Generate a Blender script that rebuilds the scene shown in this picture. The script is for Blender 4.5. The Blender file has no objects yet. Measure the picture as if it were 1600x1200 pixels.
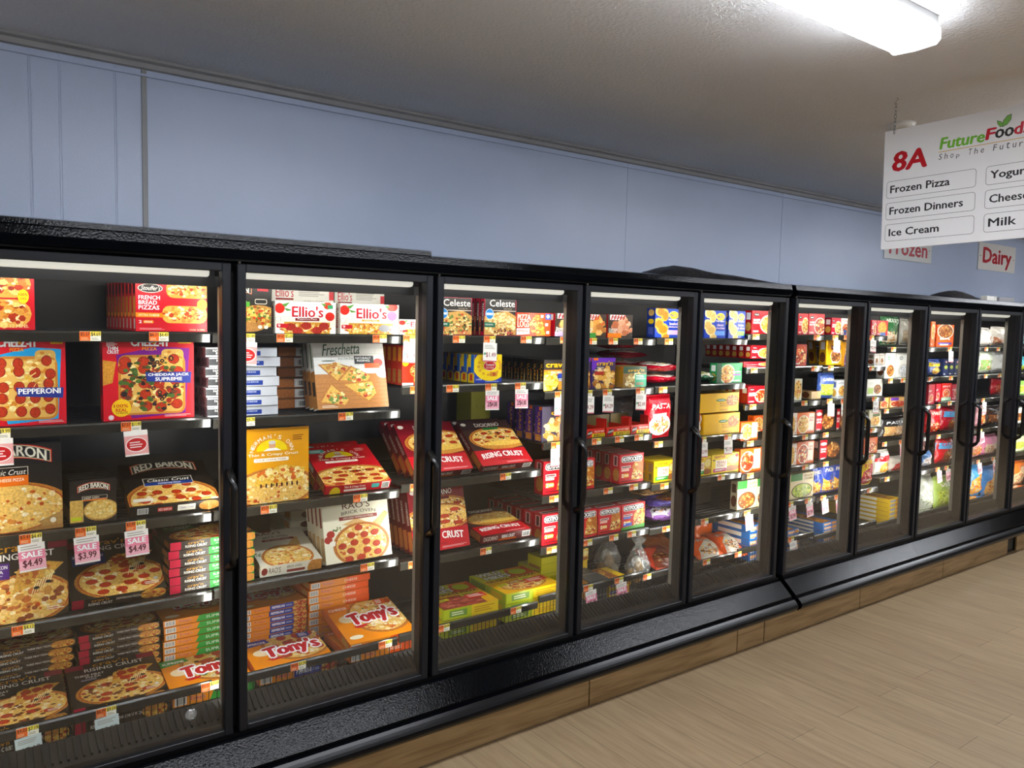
import bpy, math, random
from mathutils import Matrix, Vector
C = bpy.context.scene.collection
sc = bpy.context.scene
rnd = random.Random(7)

# ---------------------------------------------------------------- camera, world, exposure
def set_camera():
    yaw, pitch, roll = 0.6394, -0.07718, 0.02255
    cy, sy, cp, sp = math.cos(yaw), math.sin(yaw), math.cos(pitch), math.sin(pitch)
    f = Vector((sy*cp, cy*cp, sp)); r = Vector((cy, -sy, 0)); u = r.cross(f)
    c, s = math.cos(roll), math.sin(roll)
    r2, u2 = c*r + s*u, c*u - s*r
    cam = bpy.data.cameras.new('camera'); cam.sensor_fit = 'HORIZONTAL'; cam.sensor_width = 36
    cam.lens = 36*1234.15/1600; cam.clip_start = .05; cam.clip_end = 100
    o = bpy.data.objects.new('camera', cam); C.objects.link(o)
    m = Matrix((r2, u2, -f)).transposed().to_4x4(); m.translation = Vector((-.82743, -2.66542, 1.77))
    o.matrix_world = m; sc.camera = o
set_camera()
w = bpy.data.worlds.new('world'); sc.world = w; w.use_nodes = True
w.node_tree.nodes['Background'].inputs[0].default_value = (.75, .8, .9, 1)
w.node_tree.nodes['Background'].inputs[1].default_value = .05
sc.view_settings.view_transform = 'Standard'; sc.view_settings.look = 'None'
sc.view_settings.gamma = 1; sc.view_settings.use_curve_mapping = False
sc.view_settings.exposure = 0.0
sc.cycles.use_light_tree = True; sc.cycles.max_bounces = 7; sc.cycles.diffuse_bounces = 4; sc.cycles.glossy_bounces = 4
sc.cycles.transparent_max_bounces = 24; sc.cycles.caustics_reflective = False; sc.cycles.caustics_refractive = False
sc.cycles.sample_clamp_indirect = 4.0
LENS_POWER = 51.0      # ceiling tubes
MULLION_POWER = 4.1    # led strip on each mullion, watts
BAR_POWER = 1.5        # led bar at the head of each door

# bays: A..J, doors .775 wide; the second case starts one gasket further on
BX = [-.775, 0, .775, 1.55, 2.325, 3.1446, 3.9196, 4.6946, 5.4696, 6.2446, 7.0196]
PW = .775
HEAD = [(x+PW/2) for x in BX]
def led(name, loc, rot, sx, sy, power, col=(1, .97, .90)):
    d = bpy.data.lights.new(name, 'AREA'); d.shape = 'RECTANGLE'; d.size = sx; d.size_y = sy; d.energy = power; d.color = col
    o = bpy.data.objects.new(name, d); C.objects.link(o); o.location = loc; o.rotation_euler = rot
    return o
LEDS = []
for i, x in enumerate(BX + [BX[4]+PW, BX[10]+PW]):
    xx = x + (.014 if i in (0, 5) else -.014 if i > 10 else 0)
    LEDS.append((led('mullion_led', (xx, .127, 1.14), (math.pi/2, 0, 0), .03, 1.46, MULLION_POWER), i))
for i, x in enumerate(HEAD):
    LEDS.append((led('head_led', (x, .136, 1.893), (math.radians(38), 0, 0), .64, .03, BAR_POWER), 20+i))

# ---------------------------------------------------------------- materials
def lin(h):
    h = h.lstrip('#')
    if len(h) == 3: h = ''.join(c*2 for c in h)
    out = []
    for i in (0, 2, 4):
        v = int(h[i:i+2], 16)/255
        out.append(v/12.92 if v <= .04045 else ((v+.055)/1.055)**2.4)
    return tuple(out)
def mat(name):
    m = bpy.data.materials.new(name); m.use_nodes = True
    nt = m.node_tree; nt.nodes.clear()
    out = nt.nodes.new('ShaderNodeOutputMaterial'); b = nt.nodes.new('ShaderNodeBsdfPrincipled')
    nt.links.new(b.outputs[0], out.inputs[0])
    return m, nt, b, out
def N(nt, t, **k):
    n = nt.nodes.new(t)
    for a, v in k.items(): setattr(n, a, v)
    return n
def noise(nt, scale, detail=3, coord='Object', stretch=None):
    tc = N(nt, 'ShaderNodeTexCoord'); n = N(nt, 'ShaderNodeTexNoise'); n.inputs['Scale'].default_value = scale; n.inputs['Detail'].default_value = detail
    if stretch:
        mp = N(nt, 'ShaderNodeMapping'); mp.inputs['Scale'].default_value = stretch
        nt.links.new(tc.outputs[coord], mp.inputs[0]); nt.links.new(mp.outputs[0], n.inputs[0])
    else: nt.links.new(tc.outputs[coord], n.inputs[0])
    return n
def bump(nt, b, src, strength, dist):
    bm = N(nt, 'ShaderNodeBump'); bm.inputs['Strength'].default_value = strength; bm.inputs['Distance'].default_value = dist
    nt.links.new(src, bm.inputs['Height']); nt.links.new(bm.outputs[0], b.inputs['Normal'])
def ramp(nt, src, stops):
    r = N(nt, 'ShaderNodeValToRGB'); e = r.color_ramp.elements
    while len(e) < len(stops): e.new(.5)
    for i, (p, c) in enumerate(stops): e[i].position = p; e[i].color = (*c, 1)
    nt.links.new(src, r.inputs[0]); return r
def simple(name, col, rough, vary=.12, scale=6, metal=0, bmp=None, spec=.5, coat=0):
    m, nt, b, out = mat(name)
    n = noise(nt, scale)
    c = lin(col); lo = tuple(v*(1-vary) for v in c); hi = tuple(min(1, v*(1+vary)) for v in c)
    r = ramp(nt, n.outputs[0], [(.3, lo), (.7, hi)])
    nt.links.new(r.outputs[0], b.inputs['Base Color']); b.inputs['Roughness'].default_value = rough
    b.inputs['Metallic'].default_value = metal; b.inputs['Specular IOR Level'].default_value = spec; b.inputs['Coat Weight'].default_value = coat
    if bmp: bump(nt, b, noise(nt, bmp[0], 2).outputs[0], bmp[1], bmp[2])
    return m
def emit(name, col, s):
    m, nt, b, out = mat(name)
    b.inputs['Base Color'].default_value = (*lin(col), 1); b.inputs['Emission Color'].default_value = (*lin(col), 1); b.inputs['Emission Strength'].default_value = s
    return m
def printed(name, rough, coat, mottled=True, bmp=0, alpha=1.0):
    """a printed surface: ink colours live on the mesh, food pictures are mottled by noise"""
    m, nt, b, out = mat(name)
    at = N(nt, 'ShaderNodeAttribute', attribute_name='Ink')
    n = noise(nt, 130, 3)
    mr = N(nt, 'ShaderNodeMapRange'); mr.inputs[1].default_value = .3; mr.inputs[2].default_value = .7; mr.inputs[3].default_value = .66; mr.inputs[4].default_value = 1.2
    nt.links.new(n.outputs[0], mr.inputs[0])
    one = N(nt, 'ShaderNodeMix'); one.data_type = 'FLOAT'; one.inputs[2].default_value = 1.0
    nt.links.new(at.outputs['Alpha'], one.inputs[0]); nt.links.new(mr.outputs[0], one.inputs[3])
    hs = N(nt, 'ShaderNodeHueSaturation'); hs.inputs['Saturation'].default_value = 1.05
    nt.links.new(one.outputs[0], hs.inputs['Value']); nt.links.new(at.outputs['Color'], hs.inputs['Color'])
    nt.links.new(hs.outputs[0], b.inputs['Base Color'])
    b.inputs['Roughness'].default_value = rough; b.inputs['Coat Weight'].default_value = coat; b.inputs['Coat Roughness'].default_value = .15
    b.inputs['Specular IOR Level'].default_value = .4
    if bmp: bump(nt, b, noise(nt, 38, 2).outputs[0], bmp, .012)
    return m
M = {}
M['card'] = printed('printed_carton', .42, .12)
M['film'] = printed('printed_film', .24, .35, bmp=.8)
M['paper'] = printed('printed_paper', .6, 0)
M['sign'] = printed('printed_board', .38, .1)
M['black'] = simple('black_enamel', '040507', .13, .2, 3, bmp=(150, .5, .0015), spec=.07)
M['frame'] = simple('black_door_frame', '121419', .42, .12, 4, spec=.3)
M['bumper'] = simple('black_rubber_bumper', '040508', .25, .2, 5, spec=.2)
M['handle'] = simple('black_plastic_handle', '0b0b0c', .28, .2, 9)
M['gasket'] = simple('dark_gasket', '0a0907', .6, .2, 9, spec=.3)
M['liner'] = simple('dark_liner', '1c1a17', .45, .15, 5)
M['back'] = None
M['shelf'] = simple('black_shelf_steel', '0f0e0d', .36, .2, 8)
M['rail'] = simple('smoked_price_channel', '24231f', .17, .25, 14, coat=.6)
M['wire'] = simple('dark_wire', '0c0a08', .45, .2, 20, spec=.25)
M['bracket'] = simple('grey_bracket', '45423c', .4, .15, 20, metal=.5)
M['header'] = simple('grey_header_panel', '5a5b60', .5, .1, 6)
M['ledbar'] = emit('lit_led_bar', 'f4f2e6', .85)
M['ledlens'] = emit('lit_led_lens', '8a8478', .06)
M['tube'] = emit('lit_tube_diffuser', 'f3f7ff', LENS_POWER)
M['tubeside'] = emit('lit_tube_diffuser_edge', 'f3f7ff', LENS_POWER*.28)
M['housing'] = simple('white_fixture_enamel', 'dcdedd', .4, .05, 6)
M['steel'] = simple('bright_steel', 'a8a8a6', .25, .1, 30, metal=1)
M['screw'] = simple('zinc_screw', '8a8a88', .3, .1, 60, metal=1)
M['sheet'] = simple('black_plastic_sheet', '101116', .38, .25, 7, bmp=(14, .5, .02))
M['trim'] = simple('grey_trim_paint', '8f8f90', .5, .06, 8)
M['white'] = simple('white_plastic', 'd8d6ce', .4, .06, 20)

def back_mat():
    m, nt, b, out = mat('perforated_back_panel')
    tc = N(nt, 'ShaderNodeTexCoord'); v = N(nt, 'ShaderNodeTexVoronoi'); v.inputs['Scale'].default_value = 42; v.inputs['Randomness'].default_value = 0
    nt.links.new(tc.outputs['Object'], v.inputs[0])
    r = ramp(nt, v.outputs['Distance'], [(.16, lin('060606')), (.2, lin('1e1c1a'))])
    nt.links.new(r.outputs[0], b.inputs['Base Color']); b.inputs['Roughness'].default_value = .4
    return m
M['back'] = back_mat()
def glass_mat():
    m, nt, b, out = mat('door_glass'); nt.nodes.remove(b)
    t = N(nt, 'ShaderNodeBsdfTransparent'); g = N(nt, 'ShaderNodeBsdfGlossy'); g.inputs['Roughness'].default_value = .015
    t.inputs[0].default_value = (.965, .975, .97, 1); g.inputs[0].default_value = (1, 1, 1, 1)
    ge = N(nt, 'ShaderNodeNewGeometry'); dt = N(nt, 'ShaderNodeVectorMath', operation='DOT_PRODUCT'); ab = N(nt, 'ShaderNodeMath', operation='ABSOLUTE')
    nt.links.new(ge.outputs['Normal'], dt.inputs[0]); nt.links.new(ge.outputs['Incoming'], dt.inputs[1]); nt.links.new(dt.outputs['Value'], ab.inputs[0])
    iv = N(nt, 'ShaderNodeMath', operation='SUBTRACT'); iv.inputs[0].default_value = 1; nt.links.new(ab.outputs[0], iv.inputs[1])
    pw = N(nt, 'ShaderNodeMath', operation='POWER'); pw.inputs[1].default_value = 5; nt.links.new(iv.outputs[0], pw.inputs[0])
    fr = N(nt, 'ShaderNodeMath', operation='MULTIPLY_ADD'); fr.inputs[1].default_value = .95; fr.inputs[2].default_value = .045; nt.links.new(pw.outputs[0], fr.inputs[0])
    n = noise(nt, 3, 2); sm = N(nt, 'ShaderNodeMath', operation='MULTIPLY_ADD'); sm.inputs[1].default_value = .006; sm.inputs[2].default_value = .012
    nt.links.new(n.outputs[0], sm.inputs[0]); nt.links.new(sm.outputs[0], g.inputs['Roughness'])
    mx = N(nt, 'ShaderNodeMixShader')
    nt.links.new(fr.outputs[0], mx.inputs[0]); nt.links.new(t.outputs[0], mx.inputs[1]); nt.links.new(g.outputs[0], mx.inputs[2]); nt.links.new(mx.outputs[0], out.inputs[0])
    return m
M['glass'] = glass_mat()
def clear_mat():
    m, nt, b, out = mat('clear_film'); nt.nodes.remove(b)
    t = N(nt, 'ShaderNodeBsdfTransparent'); g = N(nt, 'ShaderNodeBsdfGlossy'); d = N(nt, 'ShaderNodeBsdfDiffuse')
    g.inputs['Roughness'].default_value = .12; t.inputs[0].default_value = (.9, .9, .88, 1); d.inputs[0].default_value = (.7, .7, .68, 1)
    n = noise(nt, 36, 3); bm = N(nt, 'ShaderNodeBump'); bm.inputs['Strength'].default_value = .9; bm.inputs['Distance'].default_value = .02
    nt.links.new(n.outputs[0], bm.inputs['Height']); nt.links.new(bm.outputs[0], g.inputs['Normal'])
    m1 = N(nt, 'ShaderNodeMixShader'); m1.inputs[0].default_value = .16; m2 = N(nt, 'ShaderNodeMixShader'); m2.inputs[0].default_value = .14
    nt.links.new(t.outputs[0], m1.inputs[1]); nt.links.new(g.outputs[0], m1.inputs[2]); nt.links.new(m1.outputs[0], m2.inputs[1]); nt.links.new(d.outputs[0], m2.inputs[2])
    nt.links.new(m2.outputs[0], out.inputs[0]); return m
M['clear'] = clear_mat()
def wall_mat():
    m, nt, b, out = mat('lavender_wall_panel')
    n = noise(nt, 1.3, 4); r = ramp(nt, n.outputs[0], [(.3, lin('a9b6ce')), (.7, lin('b1bed6'))])
    nt.links.new(r.outputs[0], b.inputs['Base Color']); b.inputs['Roughness'].default_value = .36
    bump(nt, b, noise(nt, 130, 2).outputs[0], .12, .003); return m
M['wall'] = wall_mat()
def ceil_mat():
    m, nt, b, out = mat('popcorn_ceiling')
    n = noise(nt, 78, 3); n2 = noise(nt, .7, 2)
    r = ramp(nt, n2.outputs[0], [(.3, lin('e6e8e9')), (.7, lin('edeeee'))])
    nt.links.new(r.outputs[0], b.inputs['Base Color']); b.inputs['Roughness'].default_value = .6; b.inputs['Specular IOR Level'].default_value = .35
    rr = ramp(nt, n.outputs[0], [(.42, (0, 0, 0)), (.62, (1, 1, 1))])
    bump(nt, b, rr.outputs[0], .7, .0022); return m
M['ceiling'] = ceil_mat()
def floor_mat(name, base, dark, light, rough, plank=True):
    m, nt, b, out = mat(name)
    tc = N(nt, 'ShaderNodeTexCoord')
    mp = N(nt, 'ShaderNodeMapping'); mp.inputs['Rotation'].default_value = (0, 0, math.pi/2)
    nt.links.new(tc.outputs['Object'], mp.inputs[0])
    br = N(nt, 'ShaderNodeTexBrick'); br.offset = .37; br.inputs['Scale'].default_value = 1
    br.inputs['Brick Width'].default_value = 1.22; br.inputs['Row Height'].default_value = .178; br.inputs['Mortar Size'].default_value = .0016; br.inputs['Mortar Smooth'].default_value = .3
    br.inputs['Color1'].default_value = (*lin(base), 1); br.inputs['Color2'].default_value = (*lin(light), 1); br.inputs['Mortar'].default_value = (*lin('6b5d4b'), 1)
    nt.links.new(mp.outputs[0], br.inputs[0])
    g = N(nt, 'ShaderNodeTexNoise'); g.inputs['Scale'].default_value = 9; g.inputs['Detail'].default_value = 6; g.inputs['Distortion'].default_value = .6
    m2 = N(nt, 'ShaderNodeMapping'); m2.inputs['Scale'].default_value = (4.2, .35, 1) if plank else (.35, 1, 4.2)
    nt.links.new(tc.outputs['Object'], m2.inputs[0]); nt.links.new(m2.outputs[0], g.inputs[0])
    r = ramp(nt, g.outputs[0], [(.34, lin(dark)), (.5, lin(base)), (.68, lin(light))])
    mx = N(nt, 'ShaderNodeMix'); mx.data_type = 'RGBA'; mx.blend_type = 'MIX'; mx.inputs[0].default_value = .5 if plank else 1
    nt.links.new(br.outputs[0], mx.inputs[6]); nt.links.new(r.outputs[0], mx.inputs[7])
    if plank:
        m3 = N(nt, 'ShaderNodeMix'); m3.data_type = 'RGBA'; m3.blend_type = 'MULTIPLY'; m3.inputs[0].default_value = .8
        rr = ramp(nt, br.outputs['Fac'], [(0, (1, 1, 1)), (1, (.45, .42, .4))])
        nt.links.new(mx.outputs[2], m3.inputs[6]); nt.links.new(rr.outputs[0], m3.inputs[7]); nt.links.new(m3.outputs[2], b.inputs['Base Color'])
    else: nt.links.new(mx.outputs[2], b.inputs['Base Color'])
    b.inputs['Roughness'].default_value = rough; b.inputs['Specular IOR Level'].default_value = .4
    bump(nt, b, g.outputs[0], .08, .002)
    return m
M['floor'] = floor_mat('oak_plank_floor', '88745a', '756247', '978467', .45)
M['kick'] = floor_mat('oak_kick_board', '9c8058', '866b45', 'ab8f66', .45, False)
M['plain'] = simple('store_wall_paint', '6d6f76', .6, .05, 2)

# ---------------------------------------------------------------- mesh helpers
class MB:
    def __init__(s): s.v = []; s.f = []; s.mi = []; s.ink = []; s.smooth = []
    def add(s, vs, fs, mi=0, col=(1, 1, 1, 0), smooth=False):
        b = len(s.v); s.v += [tuple(v) for v in vs]; s.f += [tuple(i+b for i in f) for f in fs]; s.mi += [mi]*len(fs); s.ink += [col]*len(vs); s.smooth += [smooth]*len(fs)
    def box(s, a, b, mi=0, col=(1, 1, 1, 0), ch=0):
        x0, y0, z0 = a; x1, y1, z1 = b
        if ch <= 0:
            s.add([(x0,y0,z0),(x1,y0,z0),(x1,y1,z0),(x0,y1,z0),(x0,y0,z1),(x1,y0,z1),(x1,y1,z1),(x0,y1,z1)],
                  [(0,3,2,1),(4,5,6,7),(0,1,5,4),(1,2,6,5),(2,3,7,6),(3,0,4,7)], mi, col); return
        c = ch; V = []; idx = {}
        for i, X in enumerate((x0, x1)):
            for j, Y in enumerate((y0, y1)):
                for k, Z in enumerate((z0, z1)):
                    sx, sy, sz = (1 if i == 0 else -1), (1 if j == 0 else -1), (1 if k == 0 else -1)
                    for ax in range(3):
                        p = [X+sx*c, Y+sy*c, Z+sz*c]; p[ax] = (X, Y, Z)[ax]; idx[(i,j,k,ax)] = len(V); V.append(tuple(p))
        F = []
        for ax in range(3):
            o = [a for a in range(3) if a != ax]
            for side in (0, 1):
                q = []
                for (p, r) in ((0,0),(1,0),(1,1),(0,1)):
                    t = [0,0,0]; t[ax] = side; t[o[0]] = p; t[o[1]] = r; q.append(idx[(*t, ax)])
                F.append(tuple(q))
            for p in (0, 1):
                for r in (0, 1):   # edges along ax
                    t0 = [0,0,0]; t0[o[0]] = p; t0[o[1]] = r; t1 = list(t0); t1[ax] = 1
                    F.append((idx[(*t0,o[0])], idx[(*t1,o[0])], idx[(*t1,o[1])], idx[(*t0,o[1])]))
        for i in (0,1):
            for j in (0,1):
                for k in (0,1): F.append(tuple(idx[(i,j,k,a)] for a in range(3)))
        s.add(V, F, mi, col)
    def tube(s, pts, r, n=8, mi=0, col=(1, 1, 1, 0)):
        pts = [Vector(p) for p in pts]; V = []; F = []
        for i, p in enumerate(pts):
            d = (pts[min(i+1, len(pts)-1)] - pts[max(i-1, 0)]).normalized()
            a = d.cross(Vector((0, 0, 1))) if abs(d.z) < .9 else d.cross(Vector((1, 0, 0))); a.normalize(); b = d.cross(a)
            rr = r[i] if isinstance(r, (list, tuple)) else r
            for k in range(n):
                t = 2*math.pi*k/n; V.append(p + rr*(math.cos(t)*a + math.sin(t)*b))
        for i in range(len(pts)-1):
            for k in range(n): F.append((i*n+k, i*n+(k+1)%n, (i+1)*n+(k+1)%n, (i+1)*n+k))
        F.append(tuple(range(n-1, -1, -1))); F.append(tuple((len(pts)-1)*n+k for k in range(n)))
        s.add(V, F, mi, col, True)
    def extrude(s, prof, x0, x1, mi=0, col=(1, 1, 1, 0)):
        """profile of (y, z) pushed along x"""
        n = len(prof)
        s.add([(x0, y, z) for y, z in prof] + [(x1, y, z) for y, z in prof],
              [(i, (i+1) % n, n+(i+1) % n, n+i) for i in range(n)] + [tuple(range(n-1, -1, -1)), tuple(range(n, 2*n))], mi, col)
    def mesh(s, name, mats, ink=False):
        me = bpy.data.meshes.new(name); me.from_pydata(s.v, [], s.f)
        for m in mats: me.materials.append(m)
        me.polygons.foreach_set('material_index', s.mi); me.polygons.foreach_set('use_smooth', s.smooth)
        if ink:
            a = me.attributes.new('Ink', 'FLOAT_COLOR', 'POINT'); a.data.foreach_set('color', [c for q in s.ink for c in q])
        me.update(); return me
    def build(s, name, mats, parent=None, loc=None, ink=False):
        o = bpy.data.objects.new(name, s.mesh(name, mats if isinstance(mats, (list, tuple)) else [mats], ink)); C.objects.link(o)
        if parent is not None: o.parent = parent
        if loc: o.location = loc
        return o
def tag(o, label, cat, group=None):
    o['label'] = label; o['category'] = cat
    if group: o['group'] = group
    return o
def thing(name, label, cat, loc=(0, 0, 0), group=None):
    o = bpy.data.objects.new(name, None); C.objects.link(o); o.location = loc; o.empty_display_size = .05
    return tag(o, label, cat, group)
def struct(o): o['kind'] = 'structure'; return o
def dup(root, loc, label=None, group=None):
    r = root.copy(); C.objects.link(r); r.location = loc
    if label: r['label'] = label
    if group: r['group'] = group
    for ch in list(root.children):
        c = ch.copy(); C.objects.link(c); c.parent = r
        for g in list(ch.children):
            d = g.copy(); C.objects.link(d); d.parent = c
    return r

# ---------------------------------------------------------------- the room
X0, X1, Y0, Y1, H = -6.0, 16.0, -8.0, 1.1, 2.865
def room():
    b = MB(); b.box((X0, Y0, -.1), (X1, Y1, 0)); struct(b.build('floor', M['floor']))
    b = MB(); b.box((X0, Y0, H), (X1, Y1, H+.1)); struct(b.build('ceiling', M['ceiling']))
    # back wall: flat sheets, grooved board left of the joint strip
    b = MB(); b.box((X0, Y1, 0), (X1, Y1+.1, H)); struct(b.build('wall_back', M['wall']))
    k = 1
    def trim(b, m=M['trim']):
        nonlocal k
        o = struct(b.build('trim_%d' % k, m)); k += 1; return o
    b = MB(); b.extrude([(Y1, H-.045), (Y1-.012, H-.04), (Y1-.016, H-.02), (Y1-.03, H-.012), (Y1-.03, H), (Y1, H)], X0, X1); trim(b)
    b = MB(); b.extrude([(0, 0), (-.008, .002), (-.008, .012), (0, .014)], X0, X1); b.v = [(x, y+Y1, z+H-.075) for x, y, z in b.v]; trim(b, M['wall'])
    gx = [(-.465, .004), (-.36, .004), (-.155, .004)]
    for x, d in gx:
        b = MB(); b.box((x-.004, Y1-.003, 1.2), (x, Y1, H-.045)); b.box((x+.004, Y1-.003, 1.2), (x+.008, Y1, H-.045)); trim(b, M['wall'])
    b = MB(); b.box((-.052, Y1-.006, 1.2), (-.03, Y1, H-.045), ch=.002); trim(b)
    for x in (2.87, 4.55):
        b = MB(); b.box((x, Y1-.0025, 1.2), (x+.006, Y1, H-.045)); trim(b, M['wall'])
    b = MB(); b.box((X0-.1, Y0, 0), (X0, Y1, H)); struct(b.build('wall_left', M['plain']))
    b = MB(); b.box((X1, Y0, 0), (X1+.1, Y1, H)); struct(b.build('wall_right', M['plain']))
    b = MB(); b.box((X0, Y0-.1, 0), (X1, Y0, H)); struct(b.build('wall_front', M['plain']))
    # kick boards under the cases, with the gaps between them
    xs = [-2.2, .1, 1.605, 2.69, 2.93, 3.93, 5.04, 6.13]
    for i in range(len(xs)-1):
        b = MB(); b.box((xs[i]+.004, -.05, .002), (xs[i+1]-.004, -.038, .19)); o = struct(b.build('baseboard_%d' % (i+1), M['kick']))
    b = MB(); b.box((6.3, -.05, .002), (8.2, -.038, .19)); struct(b.build('baseboard_8', M['kick']))
    b = MB(); b.box((-2.2, -.03, 0.001), (8.2, .9, .19)); struct(b.build('trim_%d' % k, M['liner']))
room()

def ceiling_light(x0, x1, y, label):
    L = thing('ceiling_light', label, 'light', ((x0+x1)/2, y, H), 'ceiling lights over the aisle')
    hl = (x1-x0)/2
    b = MB(); b.box((-hl, -.078, -.045), (hl, .078, 0), ch=.004); b.build('housing', M['housing'], L)
    b = MB(); prof = [(-.084, -.046), (-.085, -.08), (-.072, -.094), (0, -.098), (.072, -.094), (.085, -.08), (.084, -.046), (.076, -.046), (0, -.06), (-.076, -.046)]
    b.extrude(prof, -hl+.012, hl-.012); b.mi = [1 if i in (0, 6, 5, 1) else 0 for i in range(len(b.f))]; b.build('diffuser', [M['tube'], M['tubeside']], L)
    for s in (-1, 1):
        b = MB(); b.extrude([(-.087, -.044), (-.089, -.082), (-.075, -.098), (0, -.102), (.075, -.098), (.089, -.082), (.087, -.044)], *sorted((s*hl, s*(hl-.014)))); b.build('end_cap', M['tubeside'], L)
ceiling_light(-.42, 2.02, -1.185, 'long white tube light on the grey ceiling, lit, at the top of the picture')
ceiling_light(-4.46, -2.02, -1.185, 'added unseen ceiling tube light brightening the near left end of the freezer aisle')  # added fixture out of view, gives fill light to the left ceiling
ceiling_light(3.62, 6.06, -1.185, 'lit ceiling tube light partly behind the hanging aisle sign')
ceiling_light(7.66, 10.1, -1.185, 'lit ceiling tube light far down the aisle')
for y in (-4.6,):
    for x in (-3.0, 1.2, 5.4, 9.6): ceiling_light(x, x+2.44, y, 'lit ceiling tube light over the next aisle, mirrored in the door glass')

# ---------------------------------------------------------------- freezer cases
ZB, ZT = .330, 1.9457
def door_part(case, x):
    """door frame > glass pane, handle, gasket, hinge pins"""
    g = .0104; w = PW
    x0, x1 = x+g, x+w-g; a = .029
    b = MB()
    b.box((x0, 0, ZB), (x0+a, .04, ZT), ch=.003); b.box((x1-a, 0, ZB), (x1, .04, ZT), ch=.003)
    b.box((x0+a, 0.0005, ZT-.027), (x1-a, .04, ZT), ch=.002); b.box((x0+a, 0.0005, ZB), (x1-a, .04, ZB+.023), ch=.002)
    d = b.build('door', M['frame'], case)
    b = MB(); b.box((x0+a-.004, .012, ZB+.02), (x1-a+.004, .016, ZT-.024)); b.build('glass_pane', M['glass'], d)
    b = MB()
    for (p, q) in (((x0+.006, .04, ZB+.006), (x0+.02, .052, ZT-.006)), ((x1-.02, .04, ZB+.006), (x1-.006, .052, ZT-.006)), ((x0+.02, .04, ZB+.006), (x1-.02, .052, ZB+.018)), ((x0+.02, .04, ZT-.018), (x1-.02, .052, ZT-.006))): b.box(p, q)
    b.build('gasket', M['gasket'], d)
    b = MB(); hx = x1-.013; pts = []
    for i in range(15):
        t = i/14; z = .925+.33*t; e = min(t, 1-t)/.16; pts.append((hx, -.006-.052*(1-(1-min(1, e))**2.2), z))
    b.tube(pts, [.015]+[.0125]*13+[.015], 10); b.build('handle', M['handle'], d)
    b = MB(); b.tube([(x0+.008, .006, ZT), (x0+.008, .006, ZT+.016)], .005, 8); b.build('hinge_pin', M['screw'], d)
    b = MB(); b.tube([(x0+.008, .006, ZB-.014), (x0+.008, .006, ZB)], .006, 8); b.build('hinge_pin', M['screw'], d)
def case_unit(name, xa, n, label):
    c = thing(name, label, 'freezer case', (0, 0, 0)); xb = xa+n*PW
    b = MB(); b.extrude([(.05, .335), (-.004, .335), (-.006, .322), (-.014, .322), (-.022, .318), (-.1, .25), (-.103, .19), (.9, .19), (.9, .21), (.05, .23)], xa-.002, xb+.002); b.build('base_sill', M['black'], c)
    b = MB(); pr = [(-.1, .165)] + [(-.118-.028*math.sin(math.pi*i/8), .166+.07*i/8) for i in range(9)] + [(-.1, .237)]
    b.extrude(pr, xa-.004, xb+.004); b.build('bumper', M['bumper'], c)
    top = 2.018
    b = MB(); b.extrude([(.05, 1.962), (-.012, 1.962), (-.014, 1.988), (-.008, 1.992), (.0, top), (.03, top+.006), (.92, top+.006), (.92, 1.965)], xa-.002, xb+.002); b.build('canopy', M['black'], c)
    b = MB(); b.extrude([(0.001, ZT+.018), (.05, ZT+.018), (.05, ZT-.02), (.04, ZT-.02), (.04, ZT+.008), (0.001, ZT+.008)], xa, xb); b.build('header_rail', M['bumper'], c)
    b = MB(); b.box((xa, .84, .3), (xb, .92, 1.965)); b.build('back_panel', M['back'], c)
    b = MB(); b.box((xa, .05, 1.94), (xb, .84, 1.964)); b.build('ceiling_liner', M['liner'], c)
    b = MB(); b.box((xa, .05, .3), (xb, .84, .333)); b.build('floor_pan', M['liner'], c)
    for sx in ((xa,) if xa < 0 else (xb-.012,)):
        b = MB(); b.box((sx, .052, .335), (sx+.012, .84, 1.94)); b.build('end_panel', M['liner'], c)
    # air grille: sloped slats behind the sill
    b = MB(); b.add([(xa+.02, .07, .345), (xb-.02, .07, .345), (xb-.02, .16, .395), (xa+.02, .16, .395)], [(0, 1, 2, 3)])
    m = int((xb-xa)/.022)
    for i in range(m):
        x = xa+.03+i*.022
        b.add([(x, .082, .3535), (x+.006, .082, .3535), (x+.006, .15, .391), (x, .15, .391), (x, .08, .362), (x+.006, .08, .362), (x+.006, .148, .4), (x, .148, .4)], [(4,5,6,7), (0,1,5,4), (1,2,6,5), (2,3,7,6), (3,0,4,7)])
    b.build('air_grille', M['wire'], c)
    for i in range(n+1):
        x = xa+i*PW + (.014 if i == 0 else -.014 if i == n else 0); hw = .0135
        b = MB(); b.box((x-.026, .001, ZB-.0), (x+.026, .05, ZT+.006)) if 0 else b.box((x-hw*1.6, .052, .336), (x+hw*1.6, .1, 1.94), ch=.004); mu = b.build('mullion', M['gasket'], c)
        b = MB(); b.extrude([(.1, -.02), (.119, -.021), (.1235, -.016), (.1235, .016), (.119, .021), (.1, .02)], .41, 1.87); b.v = [(x+z, y, xx) for xx, y, z in b.v]; b.build('led_lens', M['ledlens'], mu)
    for i in range(n):
        x = xa+i*PW
        b = MB(); b.box((x+.03, .07, 1.925), (x+PW-.03, .12, 1.94)); b.box((x+.03, .118, 1.87), (x+PW-.03, .126, 1.94)); hd = b.build('lamp_holder', M['header'], c)
        b = MB(); b.extrude([(.075, 1.925), (.073, 1.912), (.08, 1.904), (.1, 1.901), (.117, 1.906), (.117, 1.925)], x+.045, x+PW-.06); b.build('led_bar', M['ledbar'], hd)
        door_part(c, x)
    return c
caseA = case_unit('freezer_case', BX[0], 5, 'nearer black glass-door freezer case with five doors, pizzas behind the first three')
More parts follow.
